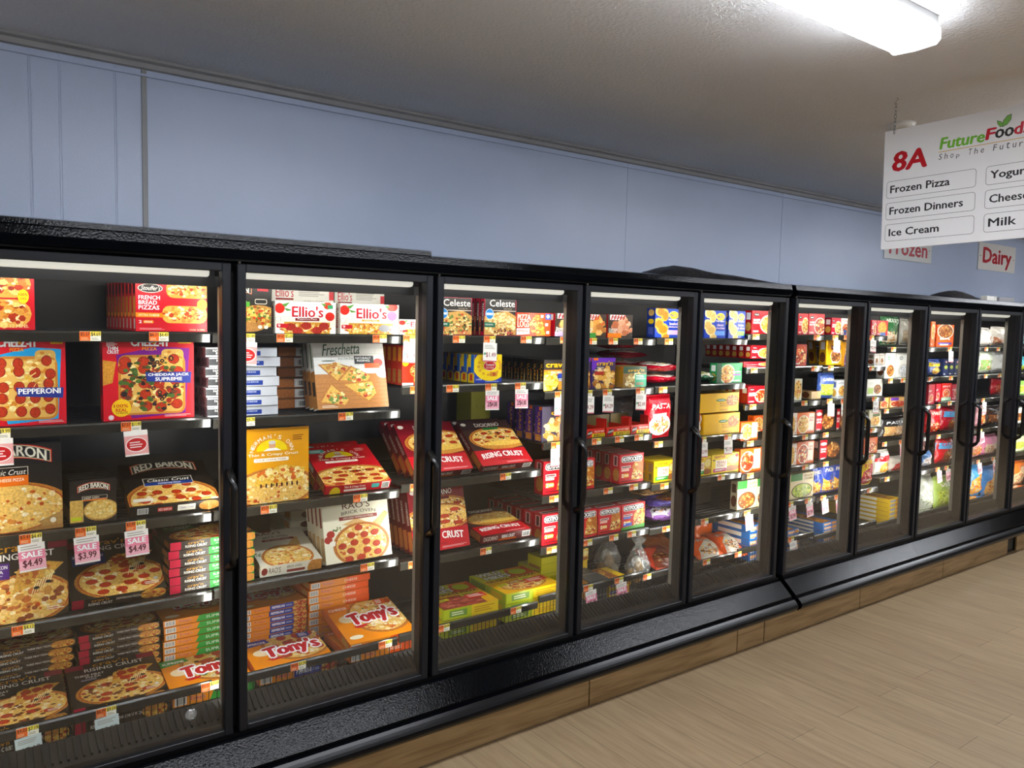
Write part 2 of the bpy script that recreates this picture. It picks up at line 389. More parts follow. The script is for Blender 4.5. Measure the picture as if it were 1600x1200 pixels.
caseB = case_unit('freezer_case', BX[5], 6, 'farther black glass-door freezer case continuing down the aisle, past the base seam')
for o, i in LEDS: o.parent = caseA if (i in (0,1,2,3,4,11) or 20 <= i < 25) else caseB
b = MB(); b.extrude([(.031, 2.0248), (.035, 2.041), (.06, 2.046), (.4, 2.046), (.4, 2.0248)], BX[0], .772); tag(b.build('canopy_cap', M['black']), 'black raised cap strip lying on the freezer top at the left', 'cap strip')
def lump(x0, x1, pk, hgt, y, wd, label):
    b = MB(); n, m = 22, 9; V = []; F = []
    for i in range(n):
        t = i/(n-1); a = t/pk if t < pk else (1-t)/(1-pk); e = math.sqrt(max(0, min(1, a*1.15))) if t < pk else max(0, a)**.8
        for j in range(m):
            s = math.pi*j/(m-1); V.append((x0+(x1-x0)*t, y-wd*math.cos(s), 2.0245+hgt*e*math.sin(s)*(1+.1*math.sin(t*17+j))))
    for i in range(n-1):
        for j in range(m-1): F.append((i*m+j, (i+1)*m+j, (i+1)*m+j+1, i*m+j+1))
    F += [tuple(i*m for i in range(n)) + tuple(i*m+m-1 for i in range(n-1, -1, -1))]
    b.add(V, F, 0, (1, 1, 1, 0), True); tag(b.build('black_cover', M['sheet']), label, 'cover')
lump(2.08, 3.12, .2, .055, .14, .1, 'long black cover lying folded on the freezer top above the fourth and fifth doors')
lump(5.1, 5.62, .5, .062, .14, .1, 'short rounded black cover on the freezer top near the far end')
b = MB(); b.box((0, 0, 0), (.05, .05, .035), ch=.003); b.box((.05, .003, 0), (.14, .047, .035), ch=.002); b.box((.14, 0, 0), (.165, .05, .037), ch=.002)
tag(b.build('small_box', [M['white']], loc=(5.72, .06, 2.0245)), 'small white box left on the far freezer top', 'box')
b = MB(); b.extrude([(0, 0), (.06, 0), (.06, .02), (0, .034)], 0, .28); tag(b.build('folded_card', [M['trim']], loc=(5.93, .06, 2.0245)), 'pale folded card lying on the far freezer top', 'card')

# shelves
SHELF = {'A': [1.713, 1.410, 1.068, .775, .437], 'B': [1.711, 1.403, 1.067, .776, .430], 'C': [1.711, 1.498, 1.083, .750, .437], 'D': [1.706, 1.449, 1.205, .945, .695, .460], 'E': [1.710, 1.452, 1.157, .925, .685, .442],
 'F': [1.738, 1.540, 1.322, 1.103, .908, .684, .455], 'G': [1.740, 1.530, 1.315, 1.097, .910, .670, .425], 'H': [1.660, 1.436, 1.222, .985, .727, .400], 'I': [1.660, 1.436, 1.238, .985, .727, .400], 'J': [1.660, 1.436, 1.238, .985, .727, .400], 'K': [1.660, 1.436, 1.238, .985, .727, .400]}
SBX = [-.762, -.012, .752, 1.512, 2.262, 3.03, 3.82, 4.60, 5.40, 6.2, 6.90, 7.77]   # the shelves do not line up with the mullions
def shelf_unit(bay, k, z, last):
    i = 'ABCDEFGHIJK'.index(bay); x0, x1 = SBX[i]+.005, SBX[i+1]-.005; dk = .347-z if last else 0
    OR = ['top', 'second', 'third', 'fourth', 'fifth', 'sixth', 'bottom']; DO = ['first', 'second', 'third', 'fourth', 'fifth', 'sixth', 'seventh', 'eighth', 'ninth', 'tenth', 'eleventh']
    nm = 'bottom' if last else OR[k]
    s = thing('freezer_shelf', 'black steel freezer shelf, %s one in the %s bay from the left' % (nm, DO[i]), 'shelf', (0, 0, z), 'freezer shelves')
    b = MB(); b.box((x0, .241, dk-.010), (x1, .82, dk-.004), ch=.002)
    for j in range(14): b.box((x0+.01, .25+j*.04, dk-.004), (x1-.01, .256+j*.04, dk-.001))
    b.build('deck', M['shelf'], s)
    b = MB(); b.extrude([(.239, -.001), (.229, -.001), (.224, -.007), (.227, -.036), (.232, -.036), (.239, -.026)], x0, x1); b.build('price_rail', M['rail'], s)
    if last:
        b = MB(); n = 34; fz = dk-.006
        for j in range(n):
            x = x0+.01+(x1-x0-.02)*j/(n-1); b.tube([(x, .236, -.026), (x, .236, fz)], .0017, 5)
        b.tube([(x0, .236, fz), (x1, .236, fz)], .0026, 6); b.build('wire_fence', M['wire'], s)
    for x in (() if last else (x0+.005, x1-.012)):
        b = MB(); b.add([(x, .26, -.010), (x, .835, -.010), (x, .835, -.032), (x+.006, .26, -.010), (x+.006, .835, -.010), (x+.006, .835, -.032)], [(0, 1, 2), (5, 4, 3), (0, 3, 4, 1), (1, 4, 5, 2), (2, 5, 3, 0)]); b.build('bracket', M['bracket'], s)
for bay, zs in SHELF.items():
    for k, z in enumerate(zs): shelf_unit(bay, k, z, k == len(zs)-1)

# ---------------------------------------------------------------- printed artwork
_txt = {}
def glyphs(s, bold=0):
    k = (s, bold)
    if k not in _txt:
        cu = bpy.data.curves.new('lettering', 'FONT'); cu.body = s; cu.resolution_u = 2; cu.fill_mode = 'FRONT'; cu.offset = bold
        ob = bpy.data.objects.new('lettering', cu); me = ob.to_mesh(); me.calc_loop_triangles()
        vs = [(v.co.x, v.co.y) for v in me.vertices]; ts = [tuple(t.vertices) for t in me.loop_triangles]
        ob.to_mesh_clear(); bpy.data.objects.remove(ob); bpy.data.curves.remove(cu)
        if not vs: vs, ts = [(0, 0), (1, 0), (0, 1)], []
        ax, bx = min(v[0] for v in vs), max(v[0] for v in vs); ay, by = min(v[1] for v in vs), max(v[1] for v in vs)
        _txt[k] = ([((x-ax)/(bx-ax or 1), (y-ay)/(by-ay or 1)) for x, y in vs], ts)
    return _txt[k]
def clip(p, W, H):
    for ax, lim, sg in ((0, 0, 1), (0, W, -1), (1, 0, 1), (1, H, -1)):
        if not p: return p
        q = []
        for i in range(len(p)):
            a, b = p[i-1], p[i]; da, db = sg*(a[ax]-lim), sg*(b[ax]-lim)
            if (da < 0) != (db < 0):
                t = da/(da-db); q.append((a[0]+t*(b[0]-a[0]), a[1]+t*(b[1]-a[1])))
            if db >= 0: q.append(b)
        p = q
    return p
_c = {}
def ink(c, food=0):
    if isinstance(c, str):
        if c not in _c: _c[c] = lin(c)
        c = _c[c]
    return (*c, food)
class Art:
    """flat artwork on a face w by h metres; positions are fractions of the face"""
    def __init__(s, w, h, base=None, seed=1):
        s.w, s.h, s.p, s.r = w, h, [], random.Random(seed)
        if base: s.R(0, 0, 1, 1, base, 0)
    def G(s, pts, c, l=1, food=0, raw=False):
        q = clip(pts if raw else [(x*s.w, y*s.h) for x, y in pts], s.w, s.h)
        if len(q) > 2: s.p.append((q, l*.00007+s.r.random()*.00005, ink(c, food)))
        return s
    def R(s, x0, y0, x1, y1, c, l=1, food=0): return s.G([(x0, y0), (x1, y0), (x1, y1), (x0, y1)], c, l, food)
    def E(s, cx, cy, rx, ry, c, l=1, food=0, n=20, a0=0, a1=6.2832):
        full = a1-a0 > 6.28; k = n if full else n+1
        return s.G([(cx+rx*math.cos(a0+(a1-a0)*i/n), cy+ry*math.sin(a0+(a1-a0)*i/n)) for i in range(k)], c, l, food)
    def RR(s, x0, y0, x1, y1, c, l=1, rad=.3):
        ry = rad*(y1-y0); rx = ry*s.h/s.w; p = []
        for cx, cy, a in ((x1-rx, y0+ry, -1.5708), (x1-rx, y1-ry, 0), (x0+rx, y1-ry, 1.5708), (x0+rx, y0+ry, 3.1416)):
            p += [(cx+rx*math.cos(a+i*.5236), cy+ry*math.sin(a+i*.5236)) for i in range(4)]
        return s.G(p, c, l)
    def T(s, t, x0, y0, x1, y1, c, l=5, b=.0, sh=0, arc=0, out=None, ow=.03, rot=0, sk=0):
        """lettering stretched into a box; sh slants letters, arc bows the line, sk climbs to the right, rot turns it a quarter"""
        vs, ts = glyphs(t); W, Hh = (x1-x0), (y1-y0); q = []
        for u, v in vs:
            if rot: X = x0+W*(1-v); Y = y0+Hh*u
            else: X = x0+W*u + sh*v*Hh*s.h/s.w; Y = y0+Hh*v + arc*(1-(2*u-1)**2) + sk*u
            q.append((X*s.w, Y*s.h))
        em = (W*s.w if rot else Hh*s.h)
        def stamp(dx, dy, col, lay):
            for t3 in ts: s.G([(q[i][0]+dx, q[i][1]+dy) for i in t3], col, lay, 0, True)
        if out:
            e = em*(.03+ow*.9)
            for k in range(8): stamp(e*math.cos(k*.7854), e*math.sin(k*.7854), out, l-1)
        d = em*b*1.1
        for dx, dy in (((-d, 0), (d, 0), (0, d*.6), (0, -d*.6)) if b > .024 else ((-d*.8, 0), (d*.8, 0)) if b > .008 else ((0, 0),)): stamp(dx, dy, c, l)
        return s
    def lines(s, x0, y0, x1, y1, n, c, l=3):
        for i in range(n):
            y = y1-(i+.5)*(y1-y0)/n; e = (y1-y0)/n*.22; s.R(x0, y-e, x0+(x1-x0)*s.r.uniform(.7, 1), y+e, c, l)
        return s
    def bars(s, x0, y0, x1, y1, l=3):
        s.R(x0, y0, x1, y1, 'e9e7e0', l); n = 13
        for i in range(n):
            x = x0+(x1-x0)*(.08+.84*i/n); s.R(x, y0+.12*(y1-y0), x+(x1-x0)*s.r.choice((.02, .035, .05)), y1-.1*(y1-y0), '2b2b2b', l+1)
        return s
    def bits(s, cx, cy, rx, ry, cols, n, sz, l=3, a0=0, a1=6.2832, food=.8):
        for i in range(n):
            a = s.r.uniform(a0, a1); q = math.sqrt(s.r.random()); k = s.r.uniform(.5, 1.2)*sz; t = s.r.random()*3
            x, y = cx+rx*q*math.cos(a), cy+ry*q*math.sin(a); e = s.r.uniform(.5, 1)
            kx, ky = k*min(rx, ry*s.h/s.w), k*min(rx, ry*s.h/s.w)*s.w/s.h
            s.G([(x+kx*math.cos(t+j*1.047), y+ky*e*math.sin(t+j*1.047)) for j in range(6)], s.r.choice(cols), l, food)
        return s
    def pizza(s, cx, cy, rx, ry, kind='pep', l=1, n=13, a0=0, a1=6.2832, ps=.15):
        s.E(cx, cy, rx, ry, 'b9783a', l, 1, 36); s.E(cx, cy, rx*.93, ry*.93, 'a8431f', l+1, 1, 32); s.E(cx, cy, rx*.9, ry*.9, 'e4b868', l+2, 1, 32)
        s.bits(cx, cy, rx*.85, ry*.85, ['f3dfae', 'eed094', 'd48a44', 'f6e8c4', 'e8c080', 'c4602e', 'f0d8a4', 'b8502a'], 80, .12, l+3)
        if kind == 'pep' or kind == 'meat' or kind == 'sup':
            m = n if kind != 'sup' else n-3
            for i in range(m):
                q = math.sqrt((i+.6)/m)*.8; a = i*2.39996+.4; x, y = cx+rx*q*math.cos(a), cy+ry*q*math.sin(a)
                if kind == 'meat' and i % 2: continue
                s.E(x, y, rx*ps, ry*ps, '8e2a1a', l+4, .5, 14); s.E(x, y, rx*ps*.86, ry*ps*.86, 'b4402a', l+5, 1, 14)
        if kind == 'sup': s.bits(cx, cy, rx*.85, ry*.85, ['4c6a2c', '231a18', '3c5a26', 'b03420', 'd8c8a0', '6d3a22'], 60, .1, l+6)
        if kind == 'meat': s.bits(cx, cy, rx*.85, ry*.85, ['6d3a22', '7e4a2a', 'b4503a', '5d2f1c'], 50, .12, l+6)
        if kind == 'chk': s.bits(cx, cy, rx*.85, ry*.85, ['d8a85c', 'c48a48', 'e6c68a', '8a4a2c', 'b86a3a'], 60, .17, l+5)
        if kind == 'cheese': s.bits(cx, cy, rx*.85, ry*.85, ['c9803a', 'f8eec8', '5f7a35'], 30, .06, l+6)
        return s
    def bowl(s, cx, cy, rx, ry, rim, cols, l=1, n=46):
        s.E(cx, cy, rx, ry, rim, l, 0, 26); s.E(cx, cy, rx*.9, ry*.9, cols[0], l+1, 1, 24); s.bits(cx, cy, rx*.82, ry*.82, cols, n, .24, l+2)
        return s
PASTA = ['e6b45a', 'f0cf86', 'd68a35', 'f3dda6', 'c66a2a', '8a5a2a']
RED = ['b8391f', 'd96a3a', 'e8c07a', '7d2c18', 'f0d8a8']
MEAT = ['7a4526', '9a5c30', 'c88848', '5c3018', 'd9aa66']
VEG = ['b8c84a', 'd8d86a', '6d8a2c', 'e8e29a', '90a83c']
MIX = ['c86a3a', 'e8c890', '6f8a3a', 'f0e2c0', '8a4a28', 'b83a24']
def carton(w, h, t, base, F=None, side=None, name='carton'):
    """a folded carton: bevelled box, end flaps scored on the short sides, artwork on its faces"""
    b = MB(); b.box((-w/2, 0, 0), (w/2, t, h), 0, ink(base), min(.0016, t*.08))
    F = dict(F or {})
    def put(face, a):
        for pts, z, c in a.p:
            e = z+.00012
            if face == 'front': V = [(x-w/2, -e, y) for x, y in pts]
            elif face == 'bottom': V = [(x-w/2, t-y, -e) for x, y in pts]
            elif face == 'top': V = [(x-w/2, y, h+e) for x, y in pts]
            elif face == 'left': V = [(-w/2-e, t-x, y) for x, y in pts]
            else: V = [(w/2+e, x, y) for x, y in pts]
            b.add(V, [tuple(range(len(V)))], 0, c)
    sd = side or base
    if 'left' not in F: F['left'] = Art(t, h).R(.08, .02, .92, .98, sd, 0).R(.1, .06, .9, .30, 'c08848', 1, .8).T('.', .3, .5, .31, .51, 'ffffff')
    for k, a in F.items(): put(k, a)
    for zz in (h*.985,):
        b.box((-w/2*.985, t*.1, zz), (w/2*.985, t*.14, h+.0002), 0, ink('3a3a3a'))
    return b.mesh(name, [M['card']], True)
def pouch(w, h, t, F, base, name='pouch', mat_='film', seed=3):
    """a filled plastic bag: pillow body with crimped seals; artwork follows the bulge"""
    rr = random.Random(seed); ph = [rr.uniform(0, 6) for _ in range(8)]
    def bulge(u, v):
        e = max(0, 1-abs(2*u-1)**2.6)*max(0, 1-abs(2*v-1)**3.2)
        k = .06*math.sin(9*u+ph[0]+4*v)+.05*math.sin(13*v+ph[1]+3*u)+.03*math.sin(23*u+ph[2])*math.sin(17*v+ph[3])
        return t*.5*(e**.55)*(1+k*2.2)
    def wob(u, v): return (.008*math.sin(7*v+ph[4]), .008*math.sin(6*u+ph[5]))
    def P(u, v, s, off=0):
        a, c = wob(u, v); e = 1-abs(2*v-1)**6*.05
        return (w*((u-.5)*e+a), t*.5 - s*(bulge(u, v)+off), h*(v+c))
    b = MB(); n = 18
    for s in (1, -1):
        V = [P(i/n, j/n, s) for i in range(n+1) for j in range(n+1)]
        f = [(i*(n+1)+j, (i+1)*(n+1)+j, (i+1)*(n+1)+j+1, i*(n+1)+j+1) for i in range(n) for j in range(n)]
        b.add(V, f if s > 0 else [q[::-1] for q in f], 0, ink(base), True)
    for j in (0, 1):
        v = 1.0 if j else 0.0; z0 = .035 if j else -.035; V = []
        for i in range(n+1):
            p = P(i/n, v, 1); V += [p, (p[0], p[1]+.004*math.sin(i*1.9), p[2]+z0*h*.9)]
        b.add(V, [(2*i, 2*i+2, 2*i+3, 2*i+1) for i in range(n)], 0, ink(base), True)
    for pts, z, c in F.p:
        # cut artwork into strips so that it follows the bulge
        m = 10 if len(pts) <= 5 and (max(p[0] for p in pts)-min(p[0] for p in pts) > w*.15 or max(p[1] for p in pts)-min(p[1] for p in pts) > h*.15) else 1
        cells = [pts]
        big = max(p[0] for p in pts)-min(p[0] for p in pts) > w*.12 or max(p[1] for p in pts)-min(p[1] for p in pts) > h*.12
        if big:
            cells = []
            for i in range(12):
                xa, xb = w*i/12, w*(i+1)/12
                q = [(x-xa, y) for x, y in pts]; q = clip(q, xb-xa, h)
                if len(q) < 3: continue
                for j in range(12):
                    ya = h*j/12; r = clip([(x, y-ya) for x, y in q], xb-xa, h/12)
                    if len(r) > 2: cells.append([(x+xa, y+ya) for x, y in r])
        for q in cells:
            V = [P(x/w, y/h, 1, z*2+.0011) for x, y in q]; b.add(V, [tuple(range(len(V)))], 0, c)
    return b.mesh(name, [M[mat_]], True)

# ---------------------------------------------------------------- package designs: (w, h, t) -> mesh
D = {}
def design(f): D[f.__name__[2:]] = f; return f
BLK = '1a1613'
@design
def d_frenchbread(w, h, t, full=0):
    a = Art(w, h, 'c01a26', 3)
    if full:
        for k, (cx, cy) in enumerate(((.35, .85), (.35, .3))):
            a.RR(cx-.6, cy-.26, cx+.6, cy+.26, 'd9a050', 1, .5); a.bits(cx, cy, .58, .23, ['e8c878', 'f3e2ae', 'c8793a', 'b03a22', '9a2f1e', 'd89a4a'], 150, .3, 2)
        a.E(.82, .62, .09, .13, 'f4c41c', 6); a.T('100%', .75, .63, .89, .68, '4a2408', 7, .02); a.T('CHEESE', .77, .56, .87, .6, '4a2408', 7)
        a.T('12 MINS.', .6, .04, .9, .1, 'f3d9a0', 5, .02); return carton(w, h, t, 'b01722', {'front': a})
    a.RR(.42, .68, 1.05, 1.02, 'd69a4a', 1, .4).bits(.72, .83, .3, .13, ['e8c878', 'f3e2ae', 'c8793a', 'b8452a', 'd89a4a'], 90, .3, 2)
    a.RR(.36, .17, 1.0, .52, 'dca552', 2, .4).bits(.68, .35, .3, .15, ['f0d68a', 'f6e8bc', 'cf8540', 'b8452a', 'e2ae58'], 110, .3, 3)
    a.E(.2, .86, .17, .09, 'efe9dc', 3).E(.2, .86, .16, .08, '23201c', 4).T("Stouffer's", .07, .82, .33, .91, 'f4f0e6', 6, .0, .25)
    for i, s in enumerate(('FRENCH', 'BREAD', 'PIZZAS')): a.T(s, .04, .635-i*.1, (.33, .29, .32)[i], .715-i*.1, 'ffffff', 6, .02)
    a.G([(0, .28), (.4, .28), (.36, .37), (0, .37)], 'ef8a1e', 3).T('EXTRA CHEESE', .04, .305, .32, .345, 'fff2d0', 6)
    a.T('2', .04, .16, .08, .22, 'ffffff', 6, .02).RR(.1, .16, .24, .22, 'ef8a1e', 3).T('PIZZAS', .12, .175, .22, .205, 'ffffff', 6)
    a.E(.93, .56, .075, .11, 'f6d02a', 6).T('100%', .88, .56, .98, .6, '5a2a08', 8).T('COOK 10 MINS.', .74, .02, .97, .055, 'f0d0a8', 6).lines(.05, .03, .4, .07, 2, 'e8a0a0')
    return carton(w, h, t, 'b01722', {'front': a, 'left': Art(t, h, 'b41a24').R(.1, .3, .9, .7, 'd69a4a', 1, 1).R(.2, .75, .8, .95, '23201c', 1).R(.3, .05, .7, .25, 'efe6d8', 1)})
@design
def d_cheesesquare(w, h, t, sup=0):
    a = Art(w, h, 'd2202c', 5)
    a.G([(.14, .78), (.6, .88), (.95, .86), (.9, .06), (.3, .02), (.2, .3)], '7a1f86' if sup else '38a0d8', 1)
    if sup: a.G([(0, .72), (.14, .7), (.1, .45), (0, .42)], 'd59440', 2, 1)
    a.RR(.16, .06, .9, .78, 'c68238', 2, .12).RR(.19, .085, .87, .75, 'deb062', 3, .1).RR(.63, .68, .88, .85, 'deb062', 3, .3)
    a.bits(.53, .42, .33, .33, ['f0d080', 'e8b850', 'd28a38', 'f4e0a0'], 90, .13, 4).bits(.74, .74, .12, .08, ['f0d080', 'd28a38'], 14, .3, 4)
    r = random.Random(3)
    for i in range(4):
        for j in range(5):
            x, y = .25+i*.18+r.uniform(-.03, .03), .16+j*.145+r.uniform(-.02, .02)
            if j == 4 and i < 2: y = .7
            if j == 4 and i == 2: continue
            a.E(x, y, .066, .062, '8e2a1a', 5, .5, 14).E(x, y, .056, .052, 'b8402a', 6, 1, 14)
    if sup:
        a.bits(.53, .44, .34, .34, ['3f5a24', '201816', '4c6a2c', '9c2f1e', '6a3a22'], 120, .1, 7)
        for i in range(11):
            x, y = r.uniform(.25, .82), r.uniform(.14, .75); a.E(x, y, .026, .024, '1c1614', 8, 0, 12).E(x, y, .011, .01, 'c08a40', 9, 0, 8)
    for i in range(4): a.G([(.55+i*.02, .62-i*.06), (.64, .66-i*.06), (.64, .65-i*.06), (.55+i*.02, .605-i*.06)], 'f2d88c', 8)
    a.T('CHEEZ-IT', .30 if sup else .2, .885, .72 if sup else .66, .985, 'ffffff', 9, .045, out='7a1016').E(.55 if sup else .455, .93, .018, .018, 'f4a81c', 10).T('PIZZA', .42 if sup else .34, .835, .58 if sup else .5, .87, 'f8a01c', 9, .03)
    a.R(.82, .92, .97, .99, 'f6c21c', 9).T('BAKES', .84, .96, .95, .985, '5a1a10', 10, .03).T('IN 10 MINS', .83, .93, .96, .95, '5a1a10', 10, .02)
    x0 = .47 if sup else .42
    a.G([(x0, .33 if not sup else .46), (.96, .30 if not sup else .43), (.97, .42 if not sup else .57), (x0-.02, .43 if not sup else .57)], '2c3a8a', 9)
    if sup: a.T('CHEDDAR JACK', x0+.01, .515, .94, .555, 'ffffff', 10, .04).T('SUPREME', .56, .465, .86, .505, 'ffffff', 10, .04)
    else: a.T('PEPPERONI', x0+.01, .355, .93, .415, 'ffffff', 10, .04)
    if sup:
        a.E(.19, .15, .105, .105, 'f6c62a', 9).T('100%', .11, .155, .26, .195, 'c0281c', 10, .03).T('REAL', .13, .105, .25, .145, 'c0281c', 10, .03).T('CHEESE', .13, .08, .26, .1, '5a1a10', 10, .02)
        a.T('THIN', .05, .84, .16, .88, 'ffffff', 9, .03).T('CRUST', .05, .795, .17, .835, 'ffffff', 9, .03).lines(.04, .885, .16, .95, 4, 'ffffff', 9)
    a.E(.08, .04, .03, .03, 'e8d8d8', 9).lines(.66, .02, .97, .05, 2, 'f0c0c0', 9)
    return carton(w, h, t, 'b81a24', {'front': a, 'left': Art(t, h, 'c01c28').R(.2, .3, .8, .8, '5a1016', 1)})
def baron(a, x0, y0, x1, y1, l=6):
    m = (x0+x1)/2; H = y1-y0
    for d, c, k in ((.0, 'c0392b', l), (.012, 'e9d8b0', l+1), (.02, '14110f', l+1.6)):
        n = 12; top = []; bot = []
        for i in range(n+1):
            u = i/n; b = .16*H*(1-(2*u-1)**2); x = x0+d+(x1-x0-2*d)*u
            top.append((x, y1-H*.3-d+b*2)); bot.append((x, y0+d+H*.16+b*1.7))
        for i in range(n): a.G([bot[i], bot[i+1], top[i+1], top[i]], c, k)
    a.T('RED BARON', x0+.04*(x1-x0)*1.6, y0+H*.24, x1-.04*(x1-x0)*1.6, y0+H*.66, 'f0ead8', l+3, .03, arc=.3*H, out='000000')
@design
def d_baron(w, h, t, kind='cheese'):
    a = Art(w, h, BLK, 9)
    if kind == 'deep':
        a.R(0, .06, .28, .56, 'd9b060', 1, 1).E(.66, .3, .38, .25, 'b98a48', 1, 1).E(.66, .31, .35, .22, 'e0bd70', 2, 1).bits(.66, .31, .33, .2, ['f0dca0', 'd8a850', 'e8c87c'], 60, .2, 3)
        baron(a, .16, .68, .86, .95); a.R(.26, .56, .8, .64, 'e9e2d2', 4).R(.27, .565, .79, .635, '201a16', 5).T('DEEP DISH', .3, .575, .62, .62, 'f0e6d0', 7, .02).R(.27, .53, .79, .56, 'e07020', 5)
        a.RR(0.02, .1, .24, .18, 'c8d038', 5); return carton(w, h, t, '191512', {'front': a, 'left': Art(t, h, '191512').R(.1, .05, .9, .35, 'b98a48', 1, 1)})
    if kind == 'xl':
        a.E(.7, .32, .5, .24, 'b98a48', 1, 1).bits(.7, .33, .45, .2, ['e8c060', 'c8482a', '5a7a2c', '8a3a22', 'f0d890'], 130, .2, 2).E(.45, .12, .4, .1, 'b5824a', 3, 1)
        baron(a, -.55, .72, .55, 1.0); a.R(.0, .52, .5, .62, '4f9a38', 4).T('XL', .16, .62, .42, .74, 'f4f0e6', 8, .04).R(.68, .84, .93, .98, 'd0202c', 5).T('NEW', .72, .89, .9, .94, 'ffffff', 8, .03)
        a.RR(.62, .58, .9, .68, 'efe6d2', 4).RR(.63, .59, .89, .67, '14110f', 5).E(.74, .12, .05, .035, 'efe6d2', 8).E(.88, .12, .05, .035, 'efe6d2', 8)
        return carton(w, h, t, '191512', {'front': a})
    if kind == 'pep':
        a.pizza(.5, .1, .53, .46, 'pep', 1, 17, ps=.11); a.R(0, 0, 1, .02, BLK, 9)
        baron(a, .12, .68, .88, 1.06); a.R(.22, .44, .78, .62, 'efe6d2', 9).R(.226, .446, .774, .615, '16120f', 10).T('Classic Crust', .26, .53, .74, .6, 'f4efe0', 12, .0, .3).R(.23, .45, .77, .515, '20408c', 11).T('PEPPERONI PIZZA', .38, .468, .64, .5, 'ffffff', 13, .01)
        e = Art(w, t, BLK).bars(.08, .2, .2, .8).R(.3, .3, .46, .7, 'c0392b', 1).T('RED BARON', .31, .38, .45, .62, 'ffffff', 3).R(.52, .2, .72, .8, 'e9e2d2', 1).T('Classic Crust', .54, .4, .7, .65, '20408c', 3).E(.88, .5, .12, .5, 'c98a48', 1, 1)
        a.RR(.05, .1, .27, .17, 'efe6d2', 9); return carton(w, h, t, '191512', {'front': a, 'bottom': e, 'left': Art(t, h, '14110f').R(.1, .05, .9, .4, 'b06a38', 1, 1)})
    a.R(0, 0, 1, .1, 'a87a48', 1, .6).pizza(.42, .28, .66, .3, 'cheese', 1); a.G([(.75, .1), (1, .2), (1, .05), (.8, .04)], 'b08850', 9, .8)
    baron(a, .02, .72, .9, 1.0, 9); a.R(.2, .57, .66, .74, 'efe6d2', 9).R(.206, .576, .654, .735, '16120f', 10).T('Classic Crust', .23, .655, .63, .715, 'f4efe0', 12, .0, .3).R(.2, .53, .66, .645, 'e8701c', 11).T('FOUR CHEESE PIZZA', .24, .58, .62, .615, 'fff0d8', 13, .01)
    a.E(.9, .1, .03, .03, 'efe6d2', 12); return carton(w, h, t, '191512', {'front': a, 'top': Art(w, t, '201c19')})
@design
def d_rising(w, h, t, kind='pep'):
    a = Art(w, h, '262019', 4); a.R(0, .88, .2, 1, '8a1f3a', 1).R(.8, .88, 1, 1, '8a1f3a', 1)
    col, nm, pz = {'pep': ('253a7c', 'PEPPERONI', 'pep'), 'chk': ('4a2474', 'CHICKEN BACON', 'chk'), 'three': ('262019', 'THREE MEAT', 'meat'), 'sup': ('2c6a34', 'SUPREME', 'sup')}[kind]
    a.pizza(.55, .27, .5, .33, pz, 1, 15, ps=.13)
    a.G([(.44, .36), (.5, .66), (.8, .72), (.96, .68), (.76, .48)], 'd8a450', 10, 1); a.bits(.66, .58, .2, .12, ['f0d080', 'b8402a', 'e8b85c', 'c97a35'] if pz != 'chk' else ['f0d080', 'd8a85c', 'b86a3a'], 60, .25, 11)
    if pz == 'pep' or pz == 'meat':
        for x, y in ((.58, .6), (.7, .62), (.6, .48), (.82, .64)): a.E(x, y, .06, .05, 'b0402a', 12, 1, 12)
    for i in range(7): a.G([(.62+i*.03, .3+i*.02), (.625+i*.03, .3+i*.02), (.68+i*.03, .46+i*.02), (.665+i*.03, .46+i*.02)], 'f4e2aa', 13)
    a.E(.68, .4, .03, .02, '1c1512', 14).E(.8, .46, .03, .02, '1c1512', 14)
    a.T("crav'n", .3, .885, .7, .985, 'd29222', 14, .02, arc=.01).T('RISING CRUST', .2, .79, .86, .87, 'f0ece2', 14, .02)
    a.R(.06, .56, .42, .76, col, 9).T(nm, .08, .69, .4, .735, 'f4f0e8', 14, .02).T('PIZZA', .2, .635, .36, .675, 'f4f0e8', 14, .02).lines(.14, .58, .36, .62, 2, 'b8b4cc', 14)
    a.E(.91, .18, .025, .025, 'd8d4cc', 14).lines(.78, .09, .96, .14, 2, 'e8dcc8', 14)
    e = Art(w, t, '34281f').R(0, 0, .12, 1, 'b0203c', 1).R(.14, .1, .44, .9, '1d1712', 1).T("crav'n", .2, .55, .38, .9, 'd29222', 4, .02).T('RISING CRUST', .17, .16, .42, .46, 'f0ece2', 4, .02)
    if kind == 'sup': e.R(.46, 0, 1, 1, '2f8a3c', 1).T('SUPREME', .5, .5, .68, .8, 'e6f2e0', 4, .01).E(.9, .5, .12, .55, 'c98a48', 2, 1).R(.52, .2, .8, .35, '8ac08a', 3)
    else: e.T(nm+' PIZZA', .46, .42, .72, .66, 'f0e8dc', 4, .01).E(.86, .5, .14, .62, 'c98a48', 2, 1).bits(.86, .5, .12, .5, ['b0402a', 'e8b85c'], 20, .4, 3)
    return carton(w, h, t, '241e18', {'front': a, 'bottom': e, 'left': Art(t, h, '241e18').R(.15, .05, .85, .3, 'b8783a', 1, 1).R(.15, .7, .85, .95, '8a1f3a', 1)})
